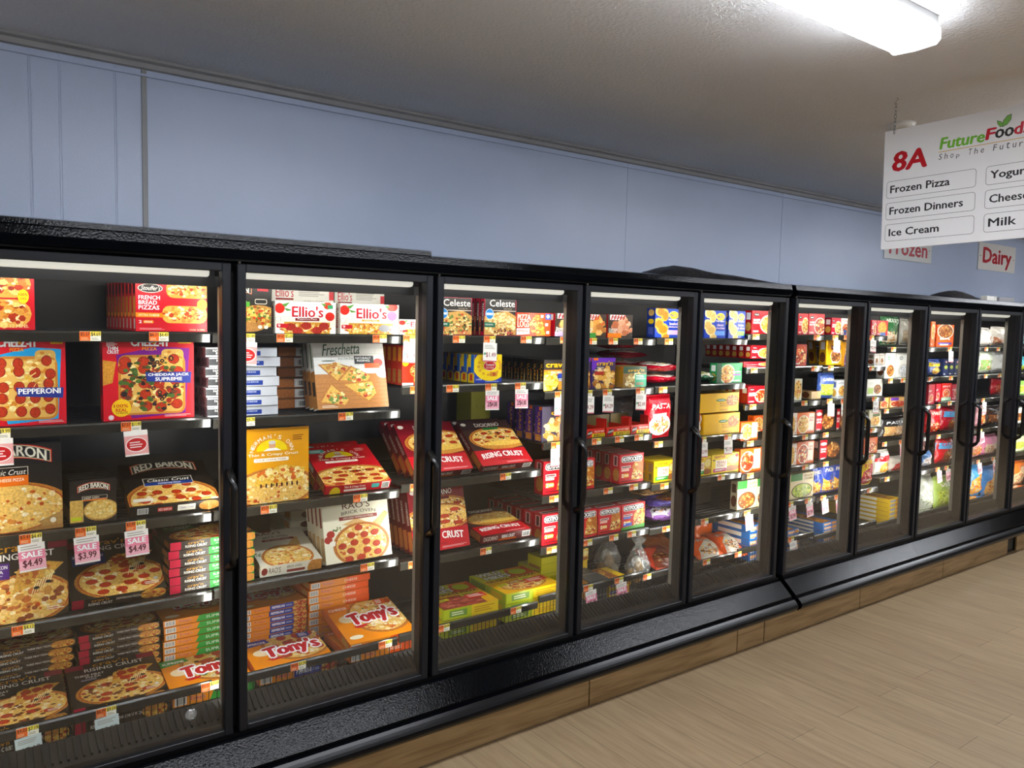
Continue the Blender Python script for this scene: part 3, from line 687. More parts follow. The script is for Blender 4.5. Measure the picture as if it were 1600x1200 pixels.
@design
def d_tonys(w, h, t, kind='cheese'):
    a = Art(w, h, 'e88a1e', 6); pz = {'cheese': 'cheese', 'pep': 'pep', 'sup': 'sup'}[kind]
    a.pizza(.68, .6 if kind == 'cheese' else .72, .46, .5, pz, 1, 14, ps=.14)
    a.T("Tony's", .22, .33, .93, .72, 'c0202a', 16, .05, arc=.03, sk=.06, out='ffffff', ow=.1)
    a.G([(.2, .4), (.26, .34), (.4, .36), (.42, .42)], 'c0202a', 15)
    cc = {'cheese': 'd97014', 'pep': '263c94', 'sup': '2f8a3c'}[kind]
    a.G([(0, .82), (.36, .88), (.32, 1), (0, 1)], cc, 15).T({'cheese': 'CHEESE', 'pep': 'PEPPERONI', 'sup': 'SUPREME'}[kind], .03, .88, .3, .94, 'ffffff', 17, .02)
    if kind != 'sup': a.R(.74, .84, .9, .99, 'd95a1c' if kind == 'cheese' else '263c94', 15).lines(.76, .87, .88, .97, 4, 'ffffff', 17)
    a.E(.2, .62, .12, .1, 'f0d8b0', 9).E(.15, .14, .1, .05, 'f4e6c8', 15)
    e = Art(w, t, 'e88a1e').bars(.02, .1, .16, .9).T("Tony's", .2, .25, .38, .8, 'c0202a', 5, .03, out='f6e0b8')
    if kind == 'cheese': e.R(.6, 0, 1, 1, 'e4581c', 1).T('CHEESE', .56, .35, .78, .7, 'fff0d8', 4, .02)
    elif kind == 'pep': e.R(.44, .03, .8, .97, '263c94', 1).T('PEPPERONI', .47, .3, .66, .75, 'ffffff', 4, .03).lines(.68, .35, .78, .65, 2, 'c8d0f0').R(.8, 0, 1, 1, 'd8a860', 1, 1).bits(.9, .5, .1, .45, ['b0382a', 'c04a30', '8e2a1a'], 24, .5, 2)
    else: e.R(.48, 0, 1, 1, '2f9a3c', 1).G([(.44, 0), (.49, 0), (.49, 1)], '2f9a3c', 1).T('SUPREME', .58, .3, .92, .75, 'e8f4e0', 4, .02)
    lf = Art(t, h, 'e06a1c').R(.15, .05, .85, .3, 'd8a860', 1, 1).T("Tony's", .3, .4, .7, .7, 'c0202a', 4, .03, rot=1, out='f6e0b8').R(.1, .75, .9, .95, cc, 1)
    return carton(w, h, t, 'e0801c', {'front': a, 'bottom': e, 'left': lf})
@design
def d_ellios(w, h, t, kind='cheese'):
    a = Art(w, h, 'ece6da', 8)
    a.R(.14, 0, .9, .36, 'd8a448', 1, 1).bits(.5, .17, .42, .17, ['f0d890', 'e8bd5c', 'cf8a3c', 'f4e6b4', 'b8602a'], 120, .3, 2)
    if kind == 'pep':
        for x, y in ((.24, .2), (.5, .24), (.8, .24), (.36, .08), (.68, .1)): a.E(x, y, .09, .12, 'a8342a', 4, 1)
    a.E(.07, .78, .08, .16, 'c8281e', 2, .3).E(.9, .55 if kind == 'pep' else .92, .08, .14, 'c8281e', 2, .3).E(.86, .9, .07, .12, 'c03a24', 2, .3)
    for p in ([(.1, .9), (.24, .98), (.16, .82)], [(.14, .8), (.3, .72), (.18, .7)], [(.74, .98), (.84, .94), (.8, .86)]): a.G(p, '4f8a3a', 3)
    a.T("Ellio's", .27, .52, .78, .86, 'c4242c', 8, .035, out='ffffff', ow=.09)
    if kind == 'pep': a.R(.32, .4, .72, .5, '7a1a1c', 5).T('Pepperoni Pizza', .36, .42, .68, .48, 'ffffff', 8)
    else: a.R(.36, .42, .66, .48, 'e8a020', 5).T('Cheese Pizza', .4, .43, .62, .475, 'ffffff', 8)
    a.RR(.02, .17, .2, .3, 'c4242c', 5).T('9', .04, .19, .08, .28, 'ffffff', 8, .02).R(.0, .38, .09, .5, 'b8b4aa', 4).R(.01, .39, .08, .49, 'f0ece4', 5)
    if kind == 'cheese': a.E(.88, .62, .085, .16, 'b06ac0', 6).R(.86, .02, .98, .3, 'b8a0d0', 6).E(.75, .2, .1, .12, '8a8a90', 6)
    else: a.R(.86, .8, .95, .92, '2f8a5c', 6)
    tp = Art(w, t, 'ddd8cd')
    return carton(w, h, t, 'dcd6ca', {'front': a, 'top': tp, 'left': Art(t, h, 'e0dad0').T("Ellio's", .3, .2, .7, .85, 'c4242c', 4, .02, rot=1)})
@design
def d_elliosback(w, h, t):
    a = Art(w, h, 'dcd8d0', 8).T("Ellio's", .06, .74, .34, .94, 'c4242c', 4, .01).R(.06, .68, .34, .72, '8a2a24', 2).R(.92, .7, 1, .88, 'c4242c', 2).lines(.42, .76, .88, .97, 6, '9a968e').T('OVER 9 SLICES', .5, .62, .84, .68, '6a6660', 4)
    return carton(w, h, t, 'd4d0c6', {'front': a})
@design
def d_wooden(w, h, t, side=0):
    a = Art(w, h, 'e2e0da', 3)
    for j in range(5):
        y = .62+j*.085; a.R(0, y, 1, y+.004, 'b8b6b0', 1)
        for i in range(4): a.R(.12+i*.25+(j % 2)*.12, y, .124+i*.25+(j % 2)*.12, y+.085, 'b8b6b0', 1)
    a.R(0, 0, 1, .5, 'b87c42', 1, .5)
    for j in range(7): a.R(0, .06*j, 1, .06*j+.005, '8a5a2c', 2)
    for px in ([(.05, .64), (.32, .66), (.5, .6), (.3, .38)], [(.5, .62), (.8, .46), (.74, .38), (.3, .4)], [(.34, .36), (.8, .4), (.86, .2), (.72, .08)], [(.02, .1), (.2, .38), (.46, .12), (.4, .04)]):
        a.G(px, 'b9783a', 3, 1); cx = sum(p[0] for p in px)/4; cy = sum(p[1] for p in px)/4
        a.G([(cx+(x-cx)*.86, cy+(y-cy)*.86) for x, y in px], 'e4b65c', 4, 1); a.bits(cx, cy, .13, .09, ['f4dfa0', 'cf8a3c', 'b8402a', '6a8a38', 'e8c070'], 34, .4, 5)
    a.T('Freschetta', .12, .76, .64, .93, '1f4a2c', 9, .01, .2, sk=.03).T('Brick Oven Crust Pizza', .34, .71, .62, .74, '3a5a3a', 9).E(.36, .98, .3, .012, '2a4a30', 8).E(.2, .69, .1, .008, '2a4a30', 8)
    a.R(.56, .64, .84, .76, '26282c', 8).T('NATURALLY', .58, .715, .8, .745, 'f0f0ec', 10, .02).T('RISING', .6, .675, .78, .705, 'f0f0ec', 10, .02)
    a.R(.7, .58, .92, .65, 'd8602c', 8).E(.9, .66, .07, .06, 'c8321e', 6, .5).E(.96, .5, .1, .07, 'efe9d8', 5, .5).lines(.06, .02, .3, .06, 2, 'f0e0c8', 9)
    lf = Art(t, h, 'd9d7d0').R(0, .02, 1, .55, 'b98048', 1, 1).R(.2, .2, .8, .4, '26282c', 2).R(.3, .6, .6, .95, '4a6a4c', 1)
    return carton(w, h, t, 'd0cec6', {'front': a, 'left': lf})
@design
def d_risingwhite(w, h, t):
    """white pizza carton lying flat: its long edge carries a dark and a blue label"""
    e = Art(w, t, 'c6c9cf', 2).R(.0, .18, .44, .86, '24262a', 1).T('NATURALLY', .1, .55, .4, .78, 'e8e8e4', 4, .02).T('RISING', .14, .25, .38, .5, 'e8e8e4', 4, .02).R(.47, .12, .76, .62, '2a4090', 1).T('CHEESE', .52, .38, .7, .54, 'dde4f8', 4, .02)
    lf = Art(t, h, 'cfd0d2', 2).bars(.1, .68, .9, .92).R(.15, .1, .85, .3, '9aa0a8', 1).bars(.1, .35, .9, .6)
    return carton(w, h, t, 'bfc2c8', {'front': Art(w, h, 'c4c6ca'), 'bottom': e, 'left': lf})
@design
def d_woodend(w, h, t):
    e = Art(w, t, '7a4a2a', 2).R(.5, .08, 1, .92, 'cfd0d2', 1).bars(.56, .15, .92, .8).R(0, .1, .5, .9, 'a8683a', 1, 1)
    return carton(w, h, t, '6a4228', {'front': Art(w, h, '8a8680'), 'bottom': e})
@design
def d_newman(w, h, t, col='e09a1a', kind='cheese'):
    a = Art(w, h, col, 5); cr = kind == 'cheese'
    a.pizza(.5, .2, .62, .27, kind, 1, 14, ps=.13)
    if cr:
        a.G([(.2, .24), (.3, .42), (.62, .5), (.95, .44), (.9, .26)], 'e4b650', 10, 1).bits(.6, .38, .32, .1, ['f6e0a0', 'eecb78', 'c97a35', 'd06a3a'], 80, .4, 11)
        for i in range(8): a.E(.3+i*.075, .235, .014, .03, '4a2214', 13)
    else:
        for i in range(7): a.E(.48+i*.05, .31, .01, .02, '3a1a10', 13)
    a.E(.46, .7, .22, .15, 'f2d21a', 9, 0, 24, 0, 3.1416).E(.46, .775, .05, .05, 'd8a47c', 10).E(.46, .81, .052, .025, 'd4d0c8', 11).G([(.33, .7), (.4, .735), (.52, .735), (.59, .7)], 'f4f2ee', 11)
    n = "NEWMAN'S OWN"
    for i, ch in enumerate(n):
        if ch == ' ': continue
        th = math.pi*(1-(i+.5)/len(n)); cx, cy = .46+.29*math.cos(th), .69+.2*math.sin(th); q = (th-math.pi/2)
        vs, ts = glyphs(ch); W = .022 if ch in "'" else .05
        pts = [((u-.5)*W*(.6 if ch in "'" else 1), (v-.5)*.055) for u, v in vs]
        if ch == "'": pts = [(x, y*.4+.02) for x, y in pts]
        pts = [((cx+x*math.cos(q)-y*math.sin(q))*w, (cy+(x*math.sin(q)+y*math.cos(q)))*h) for x, y in pts]
        for t3 in ts: a.G([pts[k] for k in t3], 'fff8ea', 12, 0, True)
    a.T('Thin & Crispy Crust', .12, .625, .84, .67, 'fff4dc', 12, .03).RR(.2, .555, .7, .605, 'fbf2e0', 12, .3).T('FOUR CHEESE PIZZA' if cr else 'UNCURED PEPPERONI PIZZA', .24, .57, .66, .592, 'a04a18', 13, .01)
    a.RR(.0 if cr else .04, .76 if cr else .83, .1 if cr else .28, .86 if cr else .93, '4ab0a4', 9, .4).lines(.01 if cr else .07, .78 if cr else .85, .09 if cr else .25, .84 if cr else .91, 2, 'e8fff8', 12).lines(.76, .82, .92, .9, 3, '7a4a14' if cr else 'f0b0a8', 12)
    tp = Art(w, t, col).T('Thin & Crispy Crust', .1, .45, .52, .8, 'fff4dc', 4, .02).RR(.18, .12, .45, .36, 'fbf2e0', 2).RR(.58, .25, .76, .75, '4ab0a4', 2).bars(.8, .1, .96, .9)
    e = Art(w, t, col).E(.15, .1, .08, .7, 'f2d21a', 1).T('Thin & Crispy Crust', .28, .5, .6, .8, 'fff4dc', 4, .02).RR(.28, .15, .62, .4, 'fbf2e0', 2).RR(.7, .3, .82, .8, '4ab0a4', 2).bars(.86, .1, .98, .9)
    return carton(w, h, t, col, {'front': a, 'top': tp, 'bottom': e, 'left': Art(t, h, col).R(.1, .05, .9, .35, 'c08040', 1, 1).R(.2, .5, .8, .9, 'fff4dc', 1)})
@design
def d_raos(w, h, t, kind='cheese'):
    a = Art(w, h, 'e9e2c8' if kind == 'pep' else 'd8d0bc', 5)
    if kind == 'pep':
        a.G([(.28, .56), (.5, .64), (.72, .52), (.94, .7), (1, .66), (.82, .42)], 'd8ae74', 1, .3).pizza(.55, .24, .43, .33, 'pep', 2, 13, ps=.145)
        for x, y in ((.1, .44), (.06, .36)): a.E(x, y, .06, .055, 'a8342a', 2, .4)
        a.E(.12, .3, .05, .04, 'efe8d8', 3).bits(.2, .5, .06, .04, ['5a6a3a', '7a8a4a'], 8, .5, 3)
    else: a.G([(.6, .5), (.78, .72), (.84, .72), (.8, .4)], 'cda468', 1, .3).pizza(.5, .2, .42, .33, 'cheese', 2); a.bits(.06, .36, .05, .06, ['4a6a3a', '5a7a3a'], 9, .5, 3)
    a.T("RAO'S", .3 if kind == 'pep' else .2, .79 if kind == 'pep' else .87, .72 if kind == 'pep' else .62, .885 if kind == 'pep' else .95, '5c2620', 9, .012).T('BRICK OVEN', .28, .70 if kind == 'pep' else .755, .8 if kind == 'pep' else .7, .75 if kind == 'pep' else .81, '4a3a30', 9, .012, arc=.02).R(.24, .625 if kind == 'pep' else .675, .82 if kind == 'pep' else .78, .68 if kind == 'pep' else .735, '8f3a34', 6).T('UNCURED PEPPERONI PIZZA' if kind == 'pep' else 'FIVE CHEESE PIZZA', .3, .64 if kind == 'pep' else .69, .76 if kind == 'pep' else .7, .668 if kind == 'pep' else .72, 'f2e6d4', 9, .01)
    if kind != 'pep': a.E(.38, 1.0, .12, .05, '7a2a24', 6)
    e = Art(w, t, 'e9e2cc').E(.06, .5, .05, .35, '7a2a24', 2).T("RAO'S", .13, .25, .32, .8, '4a2a24', 4, .0).T('BRICK OVEN', .42, .55, .66, .8, '4a3a30', 4).R(.42, .15, .72, .4, '8f3a34', 2).E(.9, .3, .14, .8, 'c98a48', 2, 1)
    lf = Art(t, h, 'e3dcc4').R(.1, .05, .9, .4, 'd2b080', 1, 1).R(.3, .55, .7, .85, '8f3a34', 1)
    return carton(w, h, t, 'ded6be', {'front': a, 'bottom': e, 'left': lf})
@design
def d_raoend(w, h, t):
    e = Art(w, t, 'd9d0b4').E(.5, .5, .18, .34, '5c2620', 1).T("RAO", .72, .3, .95, .7, '4a2a24', 3)
    return carton(w, h, t, 'cfc6aa', {'front': Art(w, h, 'd0c8b0'), 'bottom': e})
@design
def d_rise(w, h, t, kind='pep'):
    a = Art(w, h, '7c1620', 5)
    a.R(0, 0, 1, .33, 'b8222a' if kind != 'pepup' else 'b5303a', 1)
    pz = {'pep': 'pep', 'veg': 'sup', 'cheese': 'cheese', 'pepup': 'meat'}[kind]
    if kind in ('veg', 'cheese'): a.R(0, .33, 1, 1, '3a2420', 1)
    a.pizza(.6, .58, .55, .26, pz, 2, 14, ps=.12); a.E(.66, .42, .42, .08, 'c88a44', 9, 1).E(.66, .47, .4, .06, 'e8bd60', 10, 1)
    if kind == 'pepup': a.pizza(.5, .5, .6, .22, 'meat', 9, 12)
    a.R(0, 0, 1, .33, 'b8222a', 16)
    a.T('DIGIORNO', .3, .86, .78, .945, 'efe8dc', 18, .02, arc=-.01, out='4a1010').R(.42, .78, .72, .83, '2c7a3c' if kind == 'veg' else '24407c' if kind == 'pep' else '6a1a1c', 17).T('RISING CRUST', .1, .14, .9, .25, 'f6f2ea', 18, .04, arc=.035)
    a.T('ORIGINAL', .36, .09, .6, .115, '3a0c10', 18).lines(.5, .03, .95, .06, 2, 'e8b0b0', 18).E(.09, .93, .05, .035, 'efe8dc', 17)
    e = Art(w, t, '5c141a').T('DIGIORNO', .04, .25, .32, .75, 'e8d8c8', 4, .01).T('RISING CRUST', .4, .35, .66, .75, 'f6f2ea', 4, .02).R(.34, .1, .7, .3, 'c8602a', 1, 1).bars(.82, .15, .98, .85)
    lf = Art(t, h, '5c141a').R(.1, .05, .9, .35, 'b06a38', 1, 1).T('DIGIORNO', .3, .45, .7, .8, 'e8d8c8', 4, .01, rot=1)
    return carton(w, h, t, '7a1a20', {'front': a, 'bottom': e, 'left': lf})
@design
def d_bagel(w, h, t):
    a = Art(w, h, 'd0301c', 5)
    for x, y in ((.4, .36), (.75, .44), (.5, .14), (.9, .2)): a.pizza(x, y, .2, .17, 'meat', 1, 8)
    a.T('Bagel', .12, .74, .9, .96, '141414', 14, .05, out='f6f0e4').G([(.2, .58), (.95, .64), (.95, .74), (.15, .68)], 'f0a020', 12).T('THREE CHEESE', .24, .625, .9, .67, 'c02018', 14, .01, sk=.03).E(.08, .6, .1, .12, 'f2c01c', 12)
    a.R(.0, 0, .3, .06, 'f0e8dc', 13); return carton(w, h, t, 'c42a1a', {'front': a, 'left': Art(t, h, 'c82c1c').R(.2, .6, .8, .95, 'f0a020', 1).R(.2, .05, .8, .4, 'c08848', 1, 1)})
@design
def d_celeste(w, h, t, kind='sup'):
    a = Art(w, h, 'b0243c', 5).R(.015, .01, .985, .99, '201a17', 1)
    a.G([(0, .02), (1, .02), (1, .52), (.72, .66), (.3, .6), (0, .5)], 'c89a58', 2, 1).bits(.5, .3, .48, .3, ['f0e0a8', 'e8c880', '4a3a20', '6a7a3a', 'a8482a', 'd8b070'] if kind == 'sup' else ['f4e8b8', 'eedb98', 'd8b878', 'e6d0a0'], 160, .15, 3)
    if kind == 'cheese': a.bits(.65, .1, .34, .09, ['8a4a2a', '6a3a20', 'a8642a', '4a2a1a'], 40, .4, 4)
    a.T('Celeste', .16, .77, .95, .95, 'f2eee6', 9, .01).E(.62, .66, .4, .012, 'd8c8b8', 8).T('PIZZA FOR ONE', .6, .7, .86, .73, 'c8b8a0', 9)
    a.E(.16, .57, .13, .14, 'e8eef4', 7).E(.16, .57, .12, .13, '2a7ac0', 8).R(.06, .54, .26, .6, 'e8eef4', 9).G([(0, .22), (.34, .22), (.34, .34), (0, .36)], '1f6a54', 8).T('SUPREME' if kind == 'sup' else 'ORIGINAL', .03, .27, .28, .31, 'ffffff', 10)
    a.T('NEW', .66, .04, .9, .1, 'e05060', 9)
    return carton(w, h, t, '8a1c30', {'front': a, 'left': Art(t, h, 'b0243c').R(.2, .1, .8, .9, '201a17', 1).T('Celeste', .35, .4, .75, .85, 'f2eee6', 4, .02, rot=1)})
@design
def d_logs(w, h, t):
    a = Art(w, h, 'd8441c', 5); a.T('PIZZA', .03, .68, .4, .92, 'f0e6d2', 6, .03).T('LOGS', .03, .38, .36, .66, 'f0e6d2', 6, .03).G([(0, .03), (.38, .08), (.38, .34), (0, .32)], 'e8e4e0', 3).T('PEPPERONI', .03, .16, .34, .26, 'b02a1c', 6, .01)
    a.G([(.42, .55), (.55, .92), (.66, .88), (.86, .05), (.6, .0)], 'e08a28', 2, 1).bits(.6, .5, .16, .38, ['f0b048', 'c86a1c', 'f6cc70', 'b8501a'], 60, .4, 3)
    for x, y in ((.74, .86), (.88, .5), (.92, .16)): a.R(x-.04, y-.06, x+.04, y+.06, 'f2e8e0', 4)
    a.R(.84, .72, 1, .98, '2a4a9c', 4).E(.92, .86, .05, .08, 'e8eef4', 5)
    return carton(w, h, t, 'c83c18', {'front': a, 'left': Art(t, h, 'b81c28').E(.5, .7, .3, .1, 'f0e6e0', 1)})
@design
def d_striped(w, h, t, kind='bites'):
    a = Art(w, h, '33261d', 5)
    for i in range(5): a.G([(.1+i*.12, .78), (.16+i*.12, .78), (.22+i*.12, .98), (.16+i*.12, .98)], 'c8202a', 3)
    a.R(.08, .77, .7, .99, 'f0ece6', 2).T('FRIDAYS', .14, .83, .66, .93, '1c1614', 6, .03)
    a.bits(.62, .42, .4, .34, ['b8763a', 'd89a50', '8a4e22', 'e8b874', 'c8683a'] if kind != 'wings' else ['d89070', 'e0a888', 'c87a58', 'b86a48', 'eac0a0'], 34, .6, 3)
    a.R(0, 0, .55, .2, {'bites': 'b8a0d0', 'wings': 'e07a28', 'pop': '3f8a3a'}[kind], 5).T({'bites': 'Snack', 'wings': 'CHICKEN', 'pop': 'BITES'}[kind], .04, .3, .4, .4, 'f4efe6', 7, .03).T('WINGS' if kind == 'wings' else 'MIX', .04, .2, .34, .29, 'f4efe6', 7, .02)
    return carton(w, h, t, '9a1c26' if kind != 'pop' else '33261d', {'front': a, 'left': Art(t, h, 'b01c28').R(.3, .7, .7, .95, 'f0ece6', 1)})
@design
def d_rolls(w, h, t):
    a = Art(w, h, '2c3f9c', 5)
    a.E(.58, .62, .62, .56, 'f0d01c', 1, 0, 30); r = random.Random(2)
    for i in range(15):
        th = i*.46; x, y = .55+.4*math.cos(th), .6+.32*math.sin(th); a.RR(x-.05, y-.05, x+.05, y+.05, 'd8a040', 2, .4)
    a.E(.56, .6, .23, .17, 'f4ecec', 4).E(.56, .6, .22, .155, 'd4242c', 5).T("Totino's", .4, .6, .72, .68, 'ffffff', 8, .03, .1).T('PIZZA ROLLS', .42, .5, .7, .57, 'f6e6d8', 8, .02)
    a.RR(.56, .22, .84, .38, 'c8843a', 3, .3).E(.72, .3, .05, .06, 'a8442a', 4).T('CHEESE', .06, .1, .28, .15, 'ffffff', 8, .02).lines(.4, .02, .95, .06, 1, 'c0c8f0')
    lf = Art(t, h, 'e8cc24').R(.45, .3, .95, 1, '2c6ac0', 1).R(.2, .04, .85, .35, 'e0b020', 2).R(.35, .08, .7, .3, 'c0382c', 3).R(0, .3, .45, .55, '2c3f9c', 1)
    return carton(w, h, t, 'd8bc20', {'front': a, 'left': lf})
@design
def d_craven(w, h, t, kind='mac'):
    pc, fd, tx = {'mac': ('1c1a16', ['f0c860', 'e0a030', 'f6dc90', 'c88020'], 'MAC'), 'sticks': ('5a3490', ['c88838', 'e0a850', '9a5c20', 'f0c880'], 'STICKS'), 'rings': ('4a3a70', ['d89858', 'e8b070', 'c08040', 'f0c890'], 'RINGS'), 'toast': ('c8b46a', ['e8d8a0', 'd0b878', 'f4e8c0', 'b89858'], 'TOAST')}[kind]
    a = Art(w, h, {'mac': '241f1a', 'sticks': '3a2a4a', 'rings': '3a3444', 'toast': '8a6a3a'}[kind], 5)
    if kind == 'mac':
        a.R(0, .52, 1, .68, 'e0702a', 2).T('MACARONI', .3, .56, .9, .64, 'fff0d8', 6, .01).bowl(.2, .3, .46, .36, '26201a', fd, 2, 70).G([(.55, .4), (1, .44), (1, .58), (.6, .56)], '2a3c90', 6).R(.6, .02, 1, .3, 'c88a3a', 3, .5).lines(.62, .3, .95, .4, 2, 'e8e8f4', 7)
        a.T("crav'n", .08, .76, 1.02, .94, 'e0a428', 9, .05, out='1a120a')
    else:
        a.bits(.55, .3, .5, .34, fd, 60, .36, 2); a.T("crav'n", .2 if kind != 'rings' else .3, .76, .88 if kind != 'rings' else 1.05, .9, 'e2b238', 9, .05, out='2a1a0a')
        if kind == 'sticks': a.G([(0, .6), (0, 1), (1, 1), (1, .88), (.25, .8), (.1, .62)], '6a36b0', 2).R(.06, .92, .26, 1, 'e8702a', 4).T('PIZZA', .22, .66, .5, .71, 'f4efe6', 7, .02).T('SNACK ROLLS', .12, .58, .55, .63, 'f4efe6', 7, .02).R(.12, .45, .5, .56, 'a8342a', 3)
        elif kind == 'toast': a.R(0, .68, 1, 1, '2a4a38', 1).R(.5, .02, 1, .62, '2fa07a', 3).lines(.54, .36, .96, .6, 3, 'e8fff0', 6).lines(.54, .1, .96, .24, 2, 'c04a3a', 6)
        else: a.R(.6, 0, 1, .5, '5a4a8a', 3, .3)
    lf = Art(t, h, '1c1814' if kind == 'mac' else '4a2c80' if kind in ('sticks', 'rings') else 'b8802c').T("crav'n", .3, .25, .72, .85, 'd89a2c', 4, .04, rot=1)
    if kind != 'mac': lf.R(.1, .02, .9, .2, 'c08848', 2, 1).R(.55, .9, .95, 1, 'e0702a', 2)
    return carton(w, h, t, {'mac': '1c1814', 'sticks': '3a2a4a', 'rings': '2c2434', 'toast': 'a88848'}[kind], {'front': a, 'left': lf})
@design
def d_pockets(w, h, t, kind='a'):
    a = Art(w, h, 'c8202c', {'a': 3, 'b': 5, 'c': 9}[kind])
    a.RR(.06, .72, .95, .94, 'f6f0ea', 3, .5).RR(.075, .735, .935, .925, '1f1512', 4, .5).T('HOTPOCKETS', .11, .76, .9, .9, 'ffffff', 8, .05)
    a.G([(.5, .1), (.62, .7), (.95, .74), (1.0, .1)], 'd08a3a', 2, 1).bits(.78, .45, .2, .28, ['e8b460', 'b86a2a', 'f0cc88', 'c87a34'], 40, .5, 3).E(.72, .26, .2, .17, 'e0a850', 4, 1).bits(.72, .26, .18, .14, ['b83a24', 'f4dc98', '8a3a1c', 'e8c070'], 36, .4, 5)
    a.R(.08, .52, .46, .6, 'f4ece4', 4).R(.1, .54, .44, .58, '6a1a18', 5).R(.08, .42, .4, .5, 'f4c8b8' if kind != 'c' else '5a7ac8', 4)
    a.RR(.08, .2, .4, .34, 'e89a2c', 4, .4).T('2', .1, .21, .18, .33, 'ffffff', 8, .03).R(.2, .23, .38, .31, 'f6d8a0', 6)
    if kind == 'c': a.G([(0, 0), (1, 0), (1, .16), (0, .1)], '4a9a3a', 6).R(.08, .14, .44, .26, '4a6ac8', 7)
    else: a.lines(.06, .04, .9, .12, 1, '6a1018', 6)
    lf = Art(t, h, 'b81c28').E(.6, .3, .4, .22, 'c08040', 1, 1).R(.25, .6, .75, .95, 'e0b8b0', 2).R(.35, .62, .65, .93, '5a1018', 3)
    return carton(w, h, t, 'b01a26', {'front': a, 'left': lf, 'top': Art(w, t, 'a81824').RR(.1, .3, .9, .8, 'e8d8d0', 1).R(.15, .4, .85, .7, '4a1010', 2)})
@design
def d_wild(w, h, t, kind='ult'):
    a = Art(w, h, 'c8c62a', 5)
    a.R(0, 0, 1, .62, 'e2a81c', 1).G([(.5, .62), (1, .62), (1, 1.0), (.62, 1.0)], 'cc4a20', 1)
    for i in range(9): a.G([(.74, .8), (.55+i*.055, 1.02), (.58+i*.055, 1.02)], 'e8a030', 2)
    a.E(.76, .8, .15, .13, 'b8c828', 3)
    a.T('WILD', .08, .83, .5, .97, 'e8e4d8', 9, .06, sk=.01, out='2a2620', ow=.12).T("MIKE'S", .12, .66, .56, .8, 'e8e4d8', 9, .06, sk=.01, out='2a2620', ow=.12)
    a.T('ULTIMATE PIZZA', .06, .53, .94, .61, '3a2a14', 9, .04).R(0, .515, 1, .53, 'f2d84a', 3)
    if kind == 'ult': a.pizza(.5, .26, .4, .22, 'sup', 2, 12)
    else: a.R(0, .0, .8, .46, '8a3a2c', 2, .6); a.bits(.4, .22, .4, .24, ['a8443a', '8a2c24', 'c8705a', 'b85448'], 90, .25, 3)
    a.R(.6, .26, .96, .44, 'd8302a', 9).lines(.64, .29, .92, .41, 3, 'f4efe0', 11).R(.55, .4, .8, .5, 'd8d838', 8).lines(.58, .42, .78, .48, 2, '2a5a3a', 11)
    a.G([(.08, .3), (.3, .34), (.28, .42), (.1, .4)], 'e8dc3a', 8).lines(.1, .32, .26, .39, 2, '3a6a3a', 11)
    e = Art(w, t, 'a8b42a').R(.5, 0, 1, 1, 'd8b830', 1).R(.1, .2, .42, .8, '6a8a3a', 1).lines(.14, .3, .4, .7, 2, 'e8ecc0', 3).lines(.55, .2, .95, .8, 3, 'a87a20', 3)
    lf = Art(t, h, 'b4c02c').R(.1, .55, .9, .95, '8aa028', 1).R(.2, .1, .8, .4, 'e0b020', 1)
    return carton(w, h, t, 'a8ac2c', {'front': a, 'bottom': e, 'left': lf})
@design
def d_pierogi(w, h, t, kind='a'):
    a = Art(w, h, '2340a8', {'a': 3, 'b': 6, 'c': 8}[kind])
    for x, y, rx, ry in ((.2, .9, .2, .18), (.38, .78, .16, .22), (.14, .48, .2, .2), (.3, .3, .24, .2), (.42, .06, .16, .12)):
        a.E(x, y, rx, ry, 'f0d89a' if kind != 'a' else 'e0a850', 2, .6).E(x+.02, y-.02, rx*.7, ry*.7, 'd8b068' if kind != 'a' else 'c87830', 3, 1)
    a.E(.74, .78, .2, .14, 'f4e6a0', 5).E(.74, .78, .185, .125, 'f0c820', 6).T("MrsT's", .6, .73, .88, .83, '24408c', 9, .05).T('Pierogies', .54, .58, .92, .65, 'ffffff', 9, .04)
    a.T({'a': 'loaded', 'b': 'classic', 'c': 'four cheese'}[kind], .58, .44, .9, .53, 'f0d8e8', 9, .03).T({'a': 'baked potato', 'b': 'cheddar', 'c': '& chive'}[kind], .54, .33, .96, .41, 'f0d8e8', 9, .02).R(.5, .1, .96, .26, {'a': 'd8a8d8', 'b': '6a9ae0', 'c': '8ac85a'}[kind], 4)
    return carton(w, h, t, '1f3890', {'front': a, 'left': Art(t, h, '1f3890').E(.5, .85, .35, .12, 'd8b068', 1, 1).E(.5, .55, .35, .09, 'f0c820', 1).R(.2, .1, .8, .35, '5a6ac0', 1)})
@design
def d_toast(w, h, t, kind='a'):
    a = Art(w, h, 'f0cc1c', 4); a.T('NewYork', .1, .78, .5, .93, 'b01c24', 8, .02, arc=.03).R(.04, .68, .12, .74, '2a2a2a', 2)
    a.E(.82, .62, .3, .3, 'd8a44c', 2, 1).E(.8, .64, .22, .22, 'f0dc8c', 3, 1).E(.75, .2, .3, .16, '9a5c2c', 2, .8)
    a.R(.14, .26, .56, .7, 'f8f0d8', 3).T('TEXAS', .18, .5, .52, .64, 'b02a20', 8, .03).T('TOAST', .18, .34, .52, .47, 'b02a20', 8, .03)
    a.R(.06, .08, .54, .26, '2f9a3c' if kind == 'a' else 'b8306a', 5).lines(.12, .13, .48, .22, 2, 'f0ffe8', 8)
    if kind == 'b': a.E(.92, .85, .06, .1, 'c02c3a', 5)
    return carton(w, h, t, 'dcb81c', {'front': a, 'left': Art(t, h, 'd8b81c').R(.2, .5, .8, .9, 'b8a060', 1).R(.3, .1, .7, .4, '8a7a3a', 1)})
